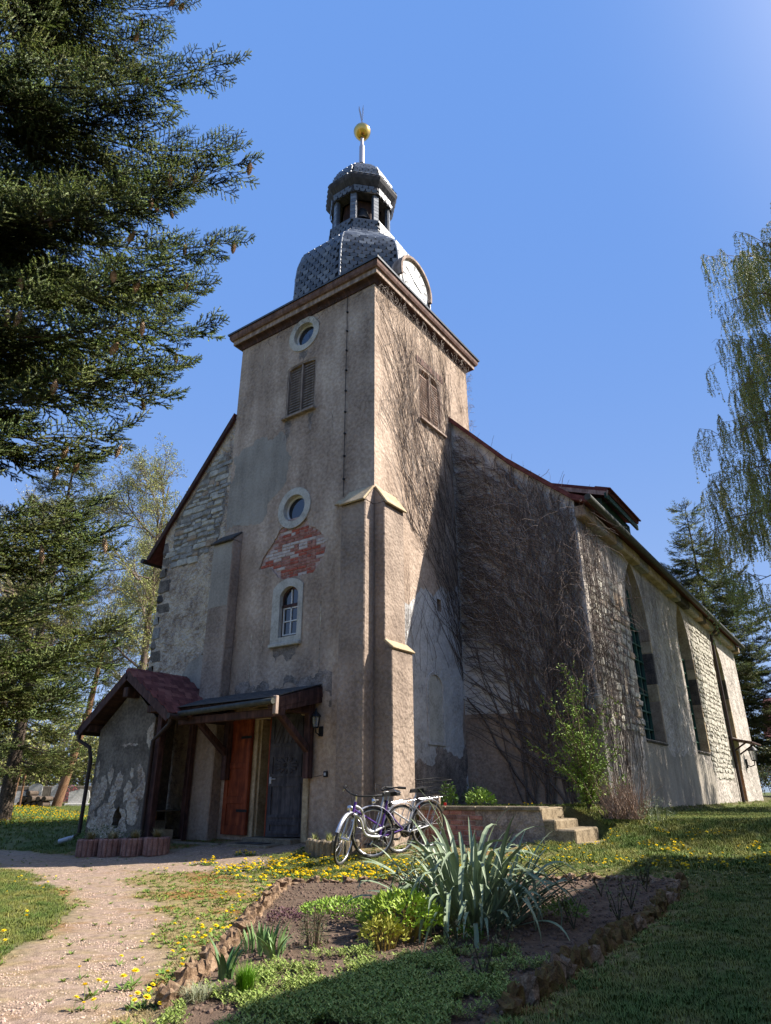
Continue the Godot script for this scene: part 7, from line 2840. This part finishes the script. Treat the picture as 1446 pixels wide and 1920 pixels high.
func leafy(called: String, label: String, at: Vector3, n: int, rx: float, h: float, leaf_l: float, leaf_w: float, c1: Color, c2: Color, stems: int, sc: Color, dome := 0.6) -> void:
	var t := thing(called, label, "plant", at)
	if stems > 0:
		var sb := MB.new()
		sb.col = sc
		for k in stems:
			var a := R(0, TAU)
			var d := sqrt(rng.randf()) * rx
			sb.tube(PackedVector3Array([Vector3(cos(a) * d * 0.45, -0.02, sin(a) * d * 0.45), Vector3(cos(a) * d * 0.75, h * 0.5, sin(a) * d * 0.75), Vector3(cos(a) * d, h * (0.95 - 0.4 * d / rx), sin(a) * d)]), PackedFloat32Array([0.005, 0.004, 0.003]), 4, false)
		part("stems", sb, M.plain, t)
	var mb := MB.new()
	for k in n:
		var a := R(0, TAU)
		var d := sqrt(rng.randf())
		var top := h * sqrt(maxf(0.03, 1.0 - d * d * 0.85))
		var p := Vector3(cos(a) * d * rx, top * R(dome, 1.0), sin(a) * d * rx)
		mb.col = c1.lerp(c2, rng.randf())
		var dir := (Vector3(cos(a) * d, R(0.1, 0.9), sin(a) * d) + rdir(rng) * 0.7).normalized()
		leaf_quad(mb, p, dir, rdir(rng), leaf_l * R(0.7, 1.2), leaf_w * R(0.7, 1.2))
	part("foliage", mb, M.leaf, t)

func blades(called: String, label: String, at: Vector3, n: int, rx: float, h: float, w: float, c1: Color, c2: Color, lean := 0.25) -> void:
	var t := thing(called, label, "plant", at)
	for k in n:
		var g := rng.randi()
		var a := R(0, TAU)
		var d := sqrt(rng.randf()) * rx
		var mb := MB.new()
		var hh := h * R(0.6, 1.05)
		var out := Vector3(cos(a), 0, sin(a))
		var sd := out.cross(Vector3.UP)
		mb.col = c1.lerp(c2, rng.randf())
		var rows := 6
		for j in rows:
			var f0 := float(j) / rows
			var f1 := float(j + 1) / rows
			var p0 := Vector3.UP * hh * f0 * (1 - 0.15 * f0) + out * hh * lean * f0 * f0
			var p1 := Vector3.UP * hh * f1 * (1 - 0.15 * f1) + out * hh * lean * f1 * f1
			var w0 := w * sin(PI * clampf(0.25 + f0 * 0.75, 0, 1)) * 0.5
			var w1 := w * sin(PI * clampf(0.25 + f1 * 0.75, 0, 1)) * 0.5
			mb.quad(p0 - sd * w0 - out * w0 * 0.4, p0, p1, p1 - sd * w1 - out * w1 * 0.4)
			mb.quad(p0, p0 + sd * w0 - out * w0 * 0.4, p1 + sd * w1 - out * w1 * 0.4, p1)
		part("leaf", mb, M.leaf, t, Transform3D(Basis(), Vector3(cos(a) * d, 0, sin(a) * d)))

func low_plants() -> void:
	rng.seed = 141
	var lime1 := Color(0.2, 0.3, 0.03)
	var lime2 := Color(0.33, 0.42, 0.07)
	leafy("peony", "lime-green mounded peony with many upright stems beside the strap-leaf clump", Vector3(3.9, bed_y(3.9, 5.0), 4.95), 1500, 0.33, 0.34, 0.06, 0.02, lime1, lime2, 70, Color(0.3, 0.22, 0.05), 0.72)
	leafy("peony", "smaller yellowish peony shoots in front of the mounded peony", Vector3(3.98, bed_y(3.9, 5.3), 5.32), 420, 0.17, 0.2, 0.05, 0.016, Color(0.3, 0.3, 0.04), Color(0.4, 0.38, 0.07), 40, Color(0.33, 0.24, 0.06), 0.75)
	leafy("green_perennial", "low bright green cushion plant near the far corner of the bed", Vector3(2.85, bed_y(2.85, 4.3), 4.35), 1600, 0.42, 0.13, 0.04, 0.014, Color(0.17, 0.29, 0.03), Color(0.28, 0.4, 0.06), 0, Color.BLACK, 0.55)
	leafy("rosemary", "small dark upright rosemary bush between the blade leaves and cushion plant", Vector3(3.5, bed_y(3.5, 5.55), 5.55), 900, 0.11, 0.3, 0.024, 0.004, Color(0.06, 0.085, 0.03), Color(0.14, 0.16, 0.06), 18, Color(0.14, 0.1, 0.06), 0.05)
	leafy("purple_sedum", "small purple-leaved plant just inside the stone edging", Vector3(2.6, bed_y(2.6, 4.9), 4.9), 420, 0.16, 0.12, 0.022, 0.013, Color(0.09, 0.035, 0.05), Color(0.17, 0.09, 0.1), 0, Color.BLACK, 0.3)
	leafy("small_herb", "small green herb at the foot of the strap-leaf clump", Vector3(4.35, bed_y(4.35, 4.75), 4.72), 300, 0.13, 0.1, 0.03, 0.012, Color(0.1, 0.2, 0.03), Color(0.2, 0.3, 0.05), 0, Color.BLACK, 0.4)
	leafy("small_herb", "low green herb between the strap-leaf clump and the rose stumps", Vector3(4.62, bed_y(4.62, 3.5), 3.5), 500, 0.24, 0.16, 0.05, 0.012, Color(0.1, 0.2, 0.03), Color(0.2, 0.3, 0.05), 0, Color.BLACK, 0.3)
	blades("tulip_clump", "clump of upright blue-green blade leaves inside the stone edging", Vector3(3.28, bed_y(3.3, 5.85), 5.85), 46, 0.17, 0.24, 0.024, Color(0.1, 0.19, 0.06), Color(0.2, 0.3, 0.11))
	blades("tulip_clump", "short blade leaves arching beside the blue-green clump", Vector3(3.52, bed_y(3.5, 6.0), 5.98), 16, 0.08, 0.2, 0.024, Color(0.14, 0.24, 0.08), Color(0.24, 0.34, 0.14), 0.8)
	blades("tulip_clump", "dark broad blade leaves against the edging stones", Vector3(3.62, bed_y(3.6, 6.5), 6.52), 12, 0.06, 0.26, 0.03, Color(0.06, 0.13, 0.045), Color(0.12, 0.2, 0.07), 0.45)
	var ch := thing("chive_clump", "dense tuft of bright green upright chives", "plant", Vector3(4.02, bed_y(4.0, 6.75), 6.74))
	part("foliage", tuft_mesh(420, 0.19, 0.09, 0.0045, Color(0.1, 0.22, 0.02), Color(0.2, 0.36, 0.04), 7, 0.1), M.leaf, ch)
	part("foliage", tuft_mesh(160, 0.16, 0.13, 0.0045, Color(0.1, 0.2, 0.02), Color(0.2, 0.33, 0.04), 8, 0.2), M.leaf, ch)
	var sv := thing("silver_herb", "fine silvery herb spilling over the edging stones", "plant", Vector3(3.85, bed_y(3.85, 6.95), 6.95))
	part("foliage", tuft_mesh(200, 0.1, 0.16, 0.005, Color(0.22, 0.24, 0.14), Color(0.34, 0.33, 0.2), 9, 0.4), M.leaf, sv)
	# dormant rose stems in the shaded half
	for k in 9:
		var spots := [[4.9, 3.9], [5.05, 2.8], [4.8, 5.0], [4.95, 1.9], [4.6, 2.3], [5.0, 5.7], [4.85, 1.65], [5.12, 3.4], [4.55, 5.25]]
		var x: float = spots[k][0]
		var z: float = spots[k][1]
		var mb := MB.new()
		for j in 4:
			var a := R(0, TAU)
			var p := Vector3.ZERO
			var pts := PackedVector3Array([p])
			for q in 3:
				p += Vector3(cos(a) * R(0.01, 0.05), R(0.05, 0.1), sin(a) * R(0.01, 0.05))
				pts.append(p)
			mb.col = Color(0.07, 0.06, 0.035)
			mb.tube(pts, PackedFloat32Array([0.006, 0.005, 0.004, 0.003]), 4)
			for q in 14:
				mb.col = Color(0.09, 0.12, 0.04).lerp(Color(0.16, 0.13, 0.05), rng.randf())
				leaf_quad(mb, pts[1 + rng.randi() % 3] + rdir(rng) * 0.03, rdir(rng), Vector3.UP, 0.035, 0.02)
		solo("rose_stump", mb, M.leaf, "small pruned rose stump in the shaded soil of the bed", "plant", Transform3D(Basis(), Vector3(x, bed_y(x, z), z)), "rose stumps in the shaded bed")
	# ground cover
	var lm := MB.new()
	var g := RandomNumberGenerator.new()
	g.seed = 12
	for k in 12:
		var a := k * 2.4
		lm.col = Color(0.15, 0.22, 0.035).lerp(Color(0.33, 0.38, 0.11), g.randf())
		leaf_quad(lm, Vector3(cos(a), 0, sin(a)) * g.randf_range(0.0, 0.015) + Vector3(0, g.randf_range(0.0, 0.04), 0), Vector3(cos(a), g.randf_range(0.2, 0.9), sin(a)).normalized(), Vector3.UP, g.randf_range(0.014, 0.026), 0.012)
	var xf: Array = []
	var cl: Array = []
	for k in 26000:
		var x := R(3.3, 5.3)
		var z := R(4.9, 7.9)
		if not in_bed(x, z) or not in_bed(x - 0.1, z + 0.02):
			continue
		var dens := smoothstep(0.95, 0.2, Vector2(x - 4.68, (z - 6.35) * 0.72).length() + gn.get_noise_2d(x * 3.0, z * 3.0 + 9) * 1.0)
		if rng.randf() > dens * 1.1:
			continue
		xf.append(place(Vector3(x, bed_y(x, z) + R(0, 0.03), z), R(0, TAU), R(0.5, 1.0)))
		var b := R(0.75, 1.2)
		cl.append(Color(b, b, b))
	var gc := scatter("ground_cover", lm, M.leaf, xf, cl, self, "stuff")
	tag(gc, "carpet of tiny green leaves covering the bed at the chives", "ground cover")
	# plants on the terrace
	leafy("terrace_plant", "light green leafy plant growing over the terrace wall coping", Vector3(1.35, 0.7, -1.35), 420, 0.26, 0.3, 0.06, 0.035, Color(0.16, 0.27, 0.04), Color(0.27, 0.38, 0.07), 10, Color(0.15, 0.2, 0.05), 0.2)
	leafy("terrace_plant", "leafy green plant in the corner between buttress and terrace wall", Vector3(0.72, 0.7, -1.3), 300, 0.15, 0.42, 0.06, 0.035, Color(0.08, 0.16, 0.03), Color(0.18, 0.28, 0.05), 8, Color(0.12, 0.16, 0.05), 0.1)
	leafy("terrace_plant", "grey-leaved weed against the tower and gable corner", Vector3(0.35, 0.7, -3.0), 260, 0.25, 0.4, 0.06, 0.03, Color(0.13, 0.17, 0.08), Color(0.22, 0.25, 0.13), 8, Color(0.12, 0.14, 0.07), 0.2)
	leafy("grey_herb", "tall silvery herb on the bank by the second window", Vector3(4.1, gy(4.1, -2.2), -2.2), 380, 0.3, 0.4, 0.04, 0.012, Color(0.17, 0.2, 0.11), Color(0.27, 0.3, 0.17), 16, Color(0.2, 0.22, 0.12), 0.1)
	leafy("porch_weed", "dark green weeds at the foot of the porch wall", Vector3(-5.3, 0.05, 1.5), 900, 0.65, 0.32, 0.05, 0.012, Color(0.04, 0.08, 0.02), Color(0.1, 0.15, 0.04), 0, Color.BLACK, 0.2)
	# the shrub at the nave corner
	rng.seed = 151
	var at := Vector3(2.9, 0.6, -2.45)
	var t := thing("shrub", "tall green leafy shrub growing against the corner of the nave", "shrub", at)
	var lb := MB.new()
	var tips: Array = []
	lb.col = Color(0.16, 0.11, 0.08)
	for k in 64:
		var a := R(0, TAU)
		var reach := R(0.15, 1.05)
		var h := R(0.6, 2.25) * (1.25 - reach * 0.5)
		var pts := PackedVector3Array()
		var rr := PackedFloat32Array()
		for j in 7:
			var f := j / 6.0
			pts.append(Vector3(cos(a) * reach * f * f * 0.9 + R(-0.03, 0.03), h * f, maxf(sin(a) * reach * f * f * 0.9, -0.85) + R(-0.03, 0.03)))
			rr.append(lerpf(0.014, 0.003, f))
		lb.tube(pts, rr, 4, false)
		for j in 26:
			var f := R(0.2, 1.0) * 5.99
			var q := int(f)
			tips.append([pts[q].lerp(pts[q + 1], f - q), (pts[q + 1] - pts[q]).normalized()])
	part("stems", lb, M.plain, t)
	var fm := MB.new()
	for e in tips:
		var side: Vector3 = (e[1] * 0.5 + rdir(rng)).normalized() * R(0.05, 0.22)
		for k in 8:
			fm.col = Color(0.12, 0.2, 0.025).lerp(Color(0.27, 0.36, 0.06), rng.randf())
			leaf_quad(fm, e[0] + side * R(0.1, 1.0), (side.normalized() + rdir(rng) * 0.8).normalized(), rdir(rng), R(0.022, 0.045), R(0.016, 0.026))
	part("foliage", fm, M.leaf, t)
	# brown dead twigs at its foot
	var dt := thing("brush_heap", "heap of bare reddish twigs at the foot of the shrub", "brush", Vector3(3.55, 0.5, -2.3))
	var bm := MB.new()
	for k in 260:
		bm.col = Color(0.24, 0.15, 0.1).lerp(Color(0.36, 0.26, 0.19), rng.randf())
		var a := R(0, TAU)
		var o := Vector3(R(-0.3, 0.3), 0, R(-0.25, 0.25))
		var d := Vector3(cos(a) * R(0.1, 0.4), R(0.2, 0.75), sin(a) * R(0.1, 0.35))
		bm.tube(PackedVector3Array([o, o + d * 0.6 + rdir(rng) * 0.04, o + d + rdir(rng) * 0.06]), PackedFloat32Array([0.005, 0.004, 0.002]), 3, false)
	part("twigs", bm, M.plain, dt)

# ---------- cemetery, far things, off-frame house ----------
func make_far() -> void:
	rng.seed = 161
	# gravestones
	var base := Vector3(-26.7, 0.42, -10.9)
	var shapes := [
		[Vector3(-26.6, 0.42, -11.0), 1.0, 0.75, "pale irregular boulder gravestone beside the porch downpipe", M.granite, 1],
		[Vector3(-27.6, 0.42, -9.2), 0.6, 1.05, "tall pale gravestone behind the log pile", M.granite, 0],
		[Vector3(-28.1, 0.42, -8.7), 0.95, 0.7, "white low gravestone with plants before it", M.granite, 0],
		[Vector3(-27.4, 0.42, -10.2), 0.5, 1.0, "narrow grey gravestone next to the leaning pine", M.granite, 0],
		[Vector3(-28.6, 0.42, -7.8), 0.8, 0.9, "grey gravestone behind the wooden stakes", M.stone_frame, 0],
		[Vector3(-29.5, 0.42, -9.9), 0.9, 0.8, "dark polished gravestone in the back row", M.granite_dark, 0]]
	for s in shapes:
		var t := thing("gravestone", s[3], "gravestone", s[0], 0.9, "gravestones in the cemetery")
		var mb := MB.new()
		var w: float = s[1]
		var h: float = s[2]
		if s[5] == 1:
			mb.slab(ragged(PackedVector2Array([Vector2(-w * 0.5, 0), Vector2(w * 0.42, 0), Vector2(w * 0.5, h * 0.45), Vector2(w * 0.4, h * 0.9), Vector2(0.0, h), Vector2(-w * 0.5, h * 0.8)]), 0.05, 2), Vector3(0, 0.05, -0.1), FX, FY, 0.25, true)
		else:
			mb.slab(seg_arch(-w * 0.5, w * 0.5, 0.1, h * 0.85, h), Vector3(0, 0, -0.08), FX, FY, 0.16, true)
		part("stone", mb, s[4], t)
		mb = MB.new()
		mb.bx(-w * 0.6, w * 0.6, -0.05, 0.12, -0.2, 0.5, 0.02)
		part("kerb", mb, M.granite, t)
	# cemetery wall
	var cw := thing("cemetery_wall", "long low grey wall at the back of the cemetery", "wall")
	for k in 26:
		var mb := MB.new()
		var a := Vector3(-26.0 - k * 1.0, 0.3, -22.0 + k * 1.05)
		mb.box(Transform3D(Basis(Vector3.UP, 0.81), a + Vector3(-7, 0.55, 0)), Vector3(1.46, 1.3, 0.3), 0.03)
		part("panel", mb, M.quoin_brown, cw)
	# leaning pine
	var p := thing("pine_trunk", "leaning bare pine trunk in the cemetery beside the log pile", "tree", Vector3(-25.6, 0.4, -9.2))
	var mb2 := MB.new()
	mb2.tube(PackedVector3Array([Vector3(0, -0.2, 0), Vector3(0.35, 2.0, -0.25), Vector3(0.7, 4.5, -0.5), Vector3(0.9, 8.0, -0.6)]), PackedFloat32Array([0.24, 0.18, 0.15, 0.09]), 9)
	part("trunk", mb2, M.bark_red, p)
	var xf: Array = []
	for k in 240:
		var y := R(5.0, 9.2)
		var a := R(0, TAU)
		var d := R(0.2, 2.2)
		xf.append(Transform3D(basis_from(Vector3(cos(a), R(-0.2, 0.5), sin(a)), R(0, TAU)).scaled(Vector3.ONE * R(1.0, 1.7)), Vector3(0.8 + cos(a) * d, y, -0.5 + sin(a) * d)))
	scatter("crown", spray_mesh(77, Color(0.05, 0.08, 0.025), Color(0.12, 0.15, 0.04), 0.55, 110.0, 0.035, 0.012), M.needle, xf, [], p, "stuff")
	# old tree stump trunk and stakes at the left
	var ot := thing("old_trunk", "thick dark old tree trunk at the edge of the cemetery lawn", "tree", Vector3(-25.6, 0.4, -5.5))
	mb2 = MB.new()
	mb2.tube(PackedVector3Array([Vector3(0, -0.2, 0), Vector3(0.1, 1.0, 0), Vector3(0.15, 3.0, 0.1), Vector3(0.0, 7.0, 0.2)]), PackedFloat32Array([0.62, 0.42, 0.36, 0.25]), 11)
	part("trunk", mb2, M.bark, ot)
	for k in 4:
		mb2 = MB.new()
		mb2.rod(Vector3(0, -0.1, 0), Vector3(R(0.02, 0.12), R(1.6, 2.0), R(-0.1, 0.1)), 0.05, 7, 0.045)
		solo("wooden_stake", mb2, M.bark_red, "upright wooden stake tied round a young tree in the cemetery", "stake", Transform3D(Basis(), Vector3(-25.4 + R(-0.3, 0.3), 0.4, -6.6 - k * 0.28)), "stakes in the cemetery")
	var lp := thing("log_pile", "dark heap of cut logs beside the leaning pine", "logs", Vector3(-25.9, 0.4, -8.3), 0.6)
	for k in 9:
		mb2 = MB.new()
		var x := (k % 4) * 0.3 - 0.45 + (k / 4) * 0.15
		mb2.rod(Vector3(x, 0.13 + (k / 4) * 0.24, -0.4), Vector3(x + R(-0.05, 0.05), 0.13 + (k / 4) * 0.24, 0.4), R(0.11, 0.15), 9)
		part("log", mb2, M.bark, lp)
	leafy("red_shrub", "small red-leaved shrub between the graves", Vector3(-28.2, 0.42, -11.4), 900, 0.55, 1.0, 0.07, 0.045, Color(0.3, 0.05, 0.06), Color(0.45, 0.12, 0.12), 0, Color.BLACK, 0.1)
	leafy("box_bush", "small round green bush beside the boulder gravestone", Vector3(-27.6, 0.42, -11.6), 900, 0.5, 0.75, 0.07, 0.045, Color(0.06, 0.12, 0.02), Color(0.14, 0.2, 0.04), 0, Color.BLACK, 0.1)
	# far thicket
	var tw := bare_twig(51, 30, Color(0.22, 0.25, 0.06), Color(0.38, 0.37, 0.13), 0.09)
	xf = []
	var cl: Array = []
	for k in 5200:
		var f := rng.randf()
		var o := Vector3(lerpf(-20, -75, f), 0, lerpf(-45, 12, f)) + Vector3(R(-6, 3), 0, R(-6, 3))
		o.y = 0.4 + R(0, 1) * R(1.0, 6.5)
		xf.append(Transform3D(basis_from(Vector3(R(-0.5, 0.5), 1, R(-0.5, 0.5)), R(0, TAU)).scaled(Vector3.ONE * R(1.6, 3.0)), o))
		var b := R(0.7, 1.2)
		cl.append(Color(b, b, b))
	for k in 1500:
		var o := Vector3(R(-4, 30), 0.4 + R(0, 1) * R(1.0, 6.0), R(-62, -50))
		xf.append(Transform3D(basis_from(Vector3(R(-0.5, 0.5), 1, R(-0.5, 0.5)), R(0, TAU)).scaled(Vector3.ONE * R(1.6, 3.0)), o))
		var b := R(0.5, 0.9)
		cl.append(Color(b, b, b))
	var th := scatter("thicket", tw, M.leaf, xf, cl, self, "stuff")
	tag(th, "distant budding thicket beyond the cemetery", "thicket")
	# brick chapel beyond the east end
	var bc := thing("brick_chapel", "small red-brick chapel with arched windows beyond the nave", "building", Vector3(5.2, 0.4, -41.0))
	mb2 = MB.new()
	var hs := [seg_arch(-2.1, -1.3, 0.9, 1.9, 2.3), seg_arch(-0.5, 0.3, 0.9, 1.9, 2.3), seg_arch(1.2, 2.0, 0.9, 1.9, 2.3)]
	mb2.wall(rect(-3.2, 3.2, -0.3, 3.6), hs, Vector3(0, 0, 3.0), FX, FY, 0.25)
	mb2.wall(rect(-3, 3, -0.3, 3.6), [], Vector3(3.2, 0, 0), SX, FY)
	mb2.wall(rect(-3, 3, -0.3, 3.6), [], Vector3(-3.2, 0, 0), -SX, FY)
	part("wall", mb2, M.brick_dull, bc)
	for h in hs:
		mb2 = MB.new()
		mb2.ring(lancet_scaled(h, 0.12), h, Vector3(0, 0, 3.0), FX, FY, 0.04)
		var fr := part("window", mb2, M.sandstone, bc)
		mb2 = MB.new()
		mb2.wall(h, [], Vector3(0, 0, 2.8), FX, FY)
		part("pane", mb2, M.glass, fr)
		mb2 = MB.new()
		mb2.bx(h[0].x, h[1].x, 1.2, 1.26, 2.8, 2.84)
		mb2.bx(h[0].x, h[1].x, 1.6, 1.66, 2.8, 2.84)
		part("glazing_bar", mb2, M.white_paint, fr)
	mb2 = MB.new()
	mb2.quad(Vector3(-3.5, 3.5, 3.4), Vector3(3.5, 3.5, 3.4), Vector3(3.5, 6.2, 0), Vector3(-3.5, 6.2, 0))
	mb2.quad(Vector3(3.5, 3.5, -3.4), Vector3(-3.5, 3.5, -3.4), Vector3(-3.5, 6.2, 0), Vector3(3.5, 6.2, 0))
	part("roof", mb2, M.tile_b, bc)
	# parish house outside the frame: it casts the straight-edged shade over the bed
	var ph := thing("parish_house", "rendered two-storey house with hipped tile roof beside the flower bed", "house", Vector3(9.45, -0.2, -3.75))
	mb2 = MB.new()
	var hh := 6.0
	var wl: Array = []
	for k in 4:
		for f in 2:
			wl.append(rect(2.0 + k * 4.0, 3.0 + k * 4.0, 1.0 + f * 2.8, 2.3 + f * 2.8))
	mb2.wall(rect(0, 17, 0, hh), wl, Vector3(0.4, 0, 0.4), Vector3(0, 0, 1), FY, 0.2)
	mb2.wall(rect(0, 8, 0, hh), [], Vector3(8.4, 0, 0.4), -FX, FY)
	mb2.wall(rect(0, 8, 0, hh), [], Vector3(0.4, 0, 17.4), FX, FY)
	mb2.wall(rect(0, 17, 0, hh), [], Vector3(8.4, 0, 17.4), SX, FY)
	part("wall", mb2, M.render_south, ph)
	for w in wl:
		mb2 = MB.new()
		mb2.wall(w, [], Vector3(0.6, 0, 0.4), Vector3(0, 0, 1), FY)
		var wn := part("window", mb2, M.glass, ph)
		mb2 = MB.new()
		mb2.ring(w, lancet_scaled(w, -0.08), Vector3(0.59, 0, 0.4), Vector3(0, 0, -1) * -1.0, FY, -0.05)
		part("frame", mb2, M.white_paint, wn)
	mb2 = MB.new()
	var e := [Vector3(0, hh, 0), Vector3(8.8, hh, 0), Vector3(8.8, hh, 17.8), Vector3(0, hh, 17.8)]
	var r1 := Vector3(4.4, hh + 2.6, 4.4)
	var r2 := Vector3(4.4, hh + 2.6, 13.4)
	mb2.tri(e[1], e[0], r1)
	mb2.tri(e[3], e[2], r2)
	mb2.quad(e[0], e[3], r2, r1)
	mb2.quad(e[2], e[1], r1, r2)
	mb2.quad(e[0], e[1], e[2], e[3])
	part("roof", mb2, M.tile_b, ph)

func make_garden() -> void:
	vmat("petal", 0.6, null, 1.0, Color(0.25, 0.2, 0.02))
	vmat("strap", 0.45, null, 1.0, Color(0.1, 0.13, 0.05))
	make_lawn()
	make_dandelions()
	make_bed()
	make_far()

func _ready() -> void:
	rng.seed = 1
	# camera
	var cam := Camera3D.new()
	cam.name = "camera"
	add_child(cam)
	var fw := Vector3(-0.52918615, 0.39189476, -0.75258256)
	var rt := Vector3(0.81648, 0, -0.57738)
	rt = (rt - fw * rt.dot(fw)).normalized()
	var up := rt.cross(fw)
	var roll := deg_to_rad(-0.226)
	var rt2 := rt * cos(roll) + up * sin(roll)
	up = up * cos(roll) - rt * sin(roll)
	cam.transform = Transform3D(Basis(rt2, up, -fw), CAM)
	cam.fov = 75.43
	cam.near = 0.05
	cam.far = 3000.0
	cam.current = true
	# sky, sun, exposure
	var we := WorldEnvironment.new()
	we.name = "world_environment"
	var env := Environment.new()
	env.background_mode = Environment.BG_SKY
	var sm := ProceduralSkyMaterial.new()
	sm.sky_top_color = Color(0.312, 0.448, 0.665)
	sm.sky_horizon_color = Color(0.532, 0.604, 0.706)
	sm.sky_curve = 0.2
	sm.ground_bottom_color = Color(0.3, 0.28, 0.2)
	sm.ground_horizon_color = Color(0.5, 0.52, 0.5)
	sm.sun_angle_max = 60.0
	sm.sun_curve = 0.32
	var sky := Sky.new()
	sky.sky_material = sm
	env.sky = sky
	env.tonemap_mode = Environment.TONE_MAPPER_LINEAR
	env.tonemap_exposure = 2.1
	env.sdfgi_enabled = true
	env.ssao_enabled = true
	env.ssil_enabled = true
	we.environment = env
	add_child(we)
	var sun := DirectionalLight3D.new()
	sun.name = "sun"
	sun.light_color = Color(1.0, 0.975, 0.94)
	sun.light_energy = 1.6
	sun.light_angular_distance = 0.5
	sun.shadow_enabled = true
	add_child(sun)
	sun.look_at_from_position(Vector3(1, 1.14, -0.74) * 40.0, Vector3.ZERO, Vector3.UP)
	make_materials()
	make_ground()
	make_church()
	make_small()
	make_vines()
	make_trees()
	make_garden()
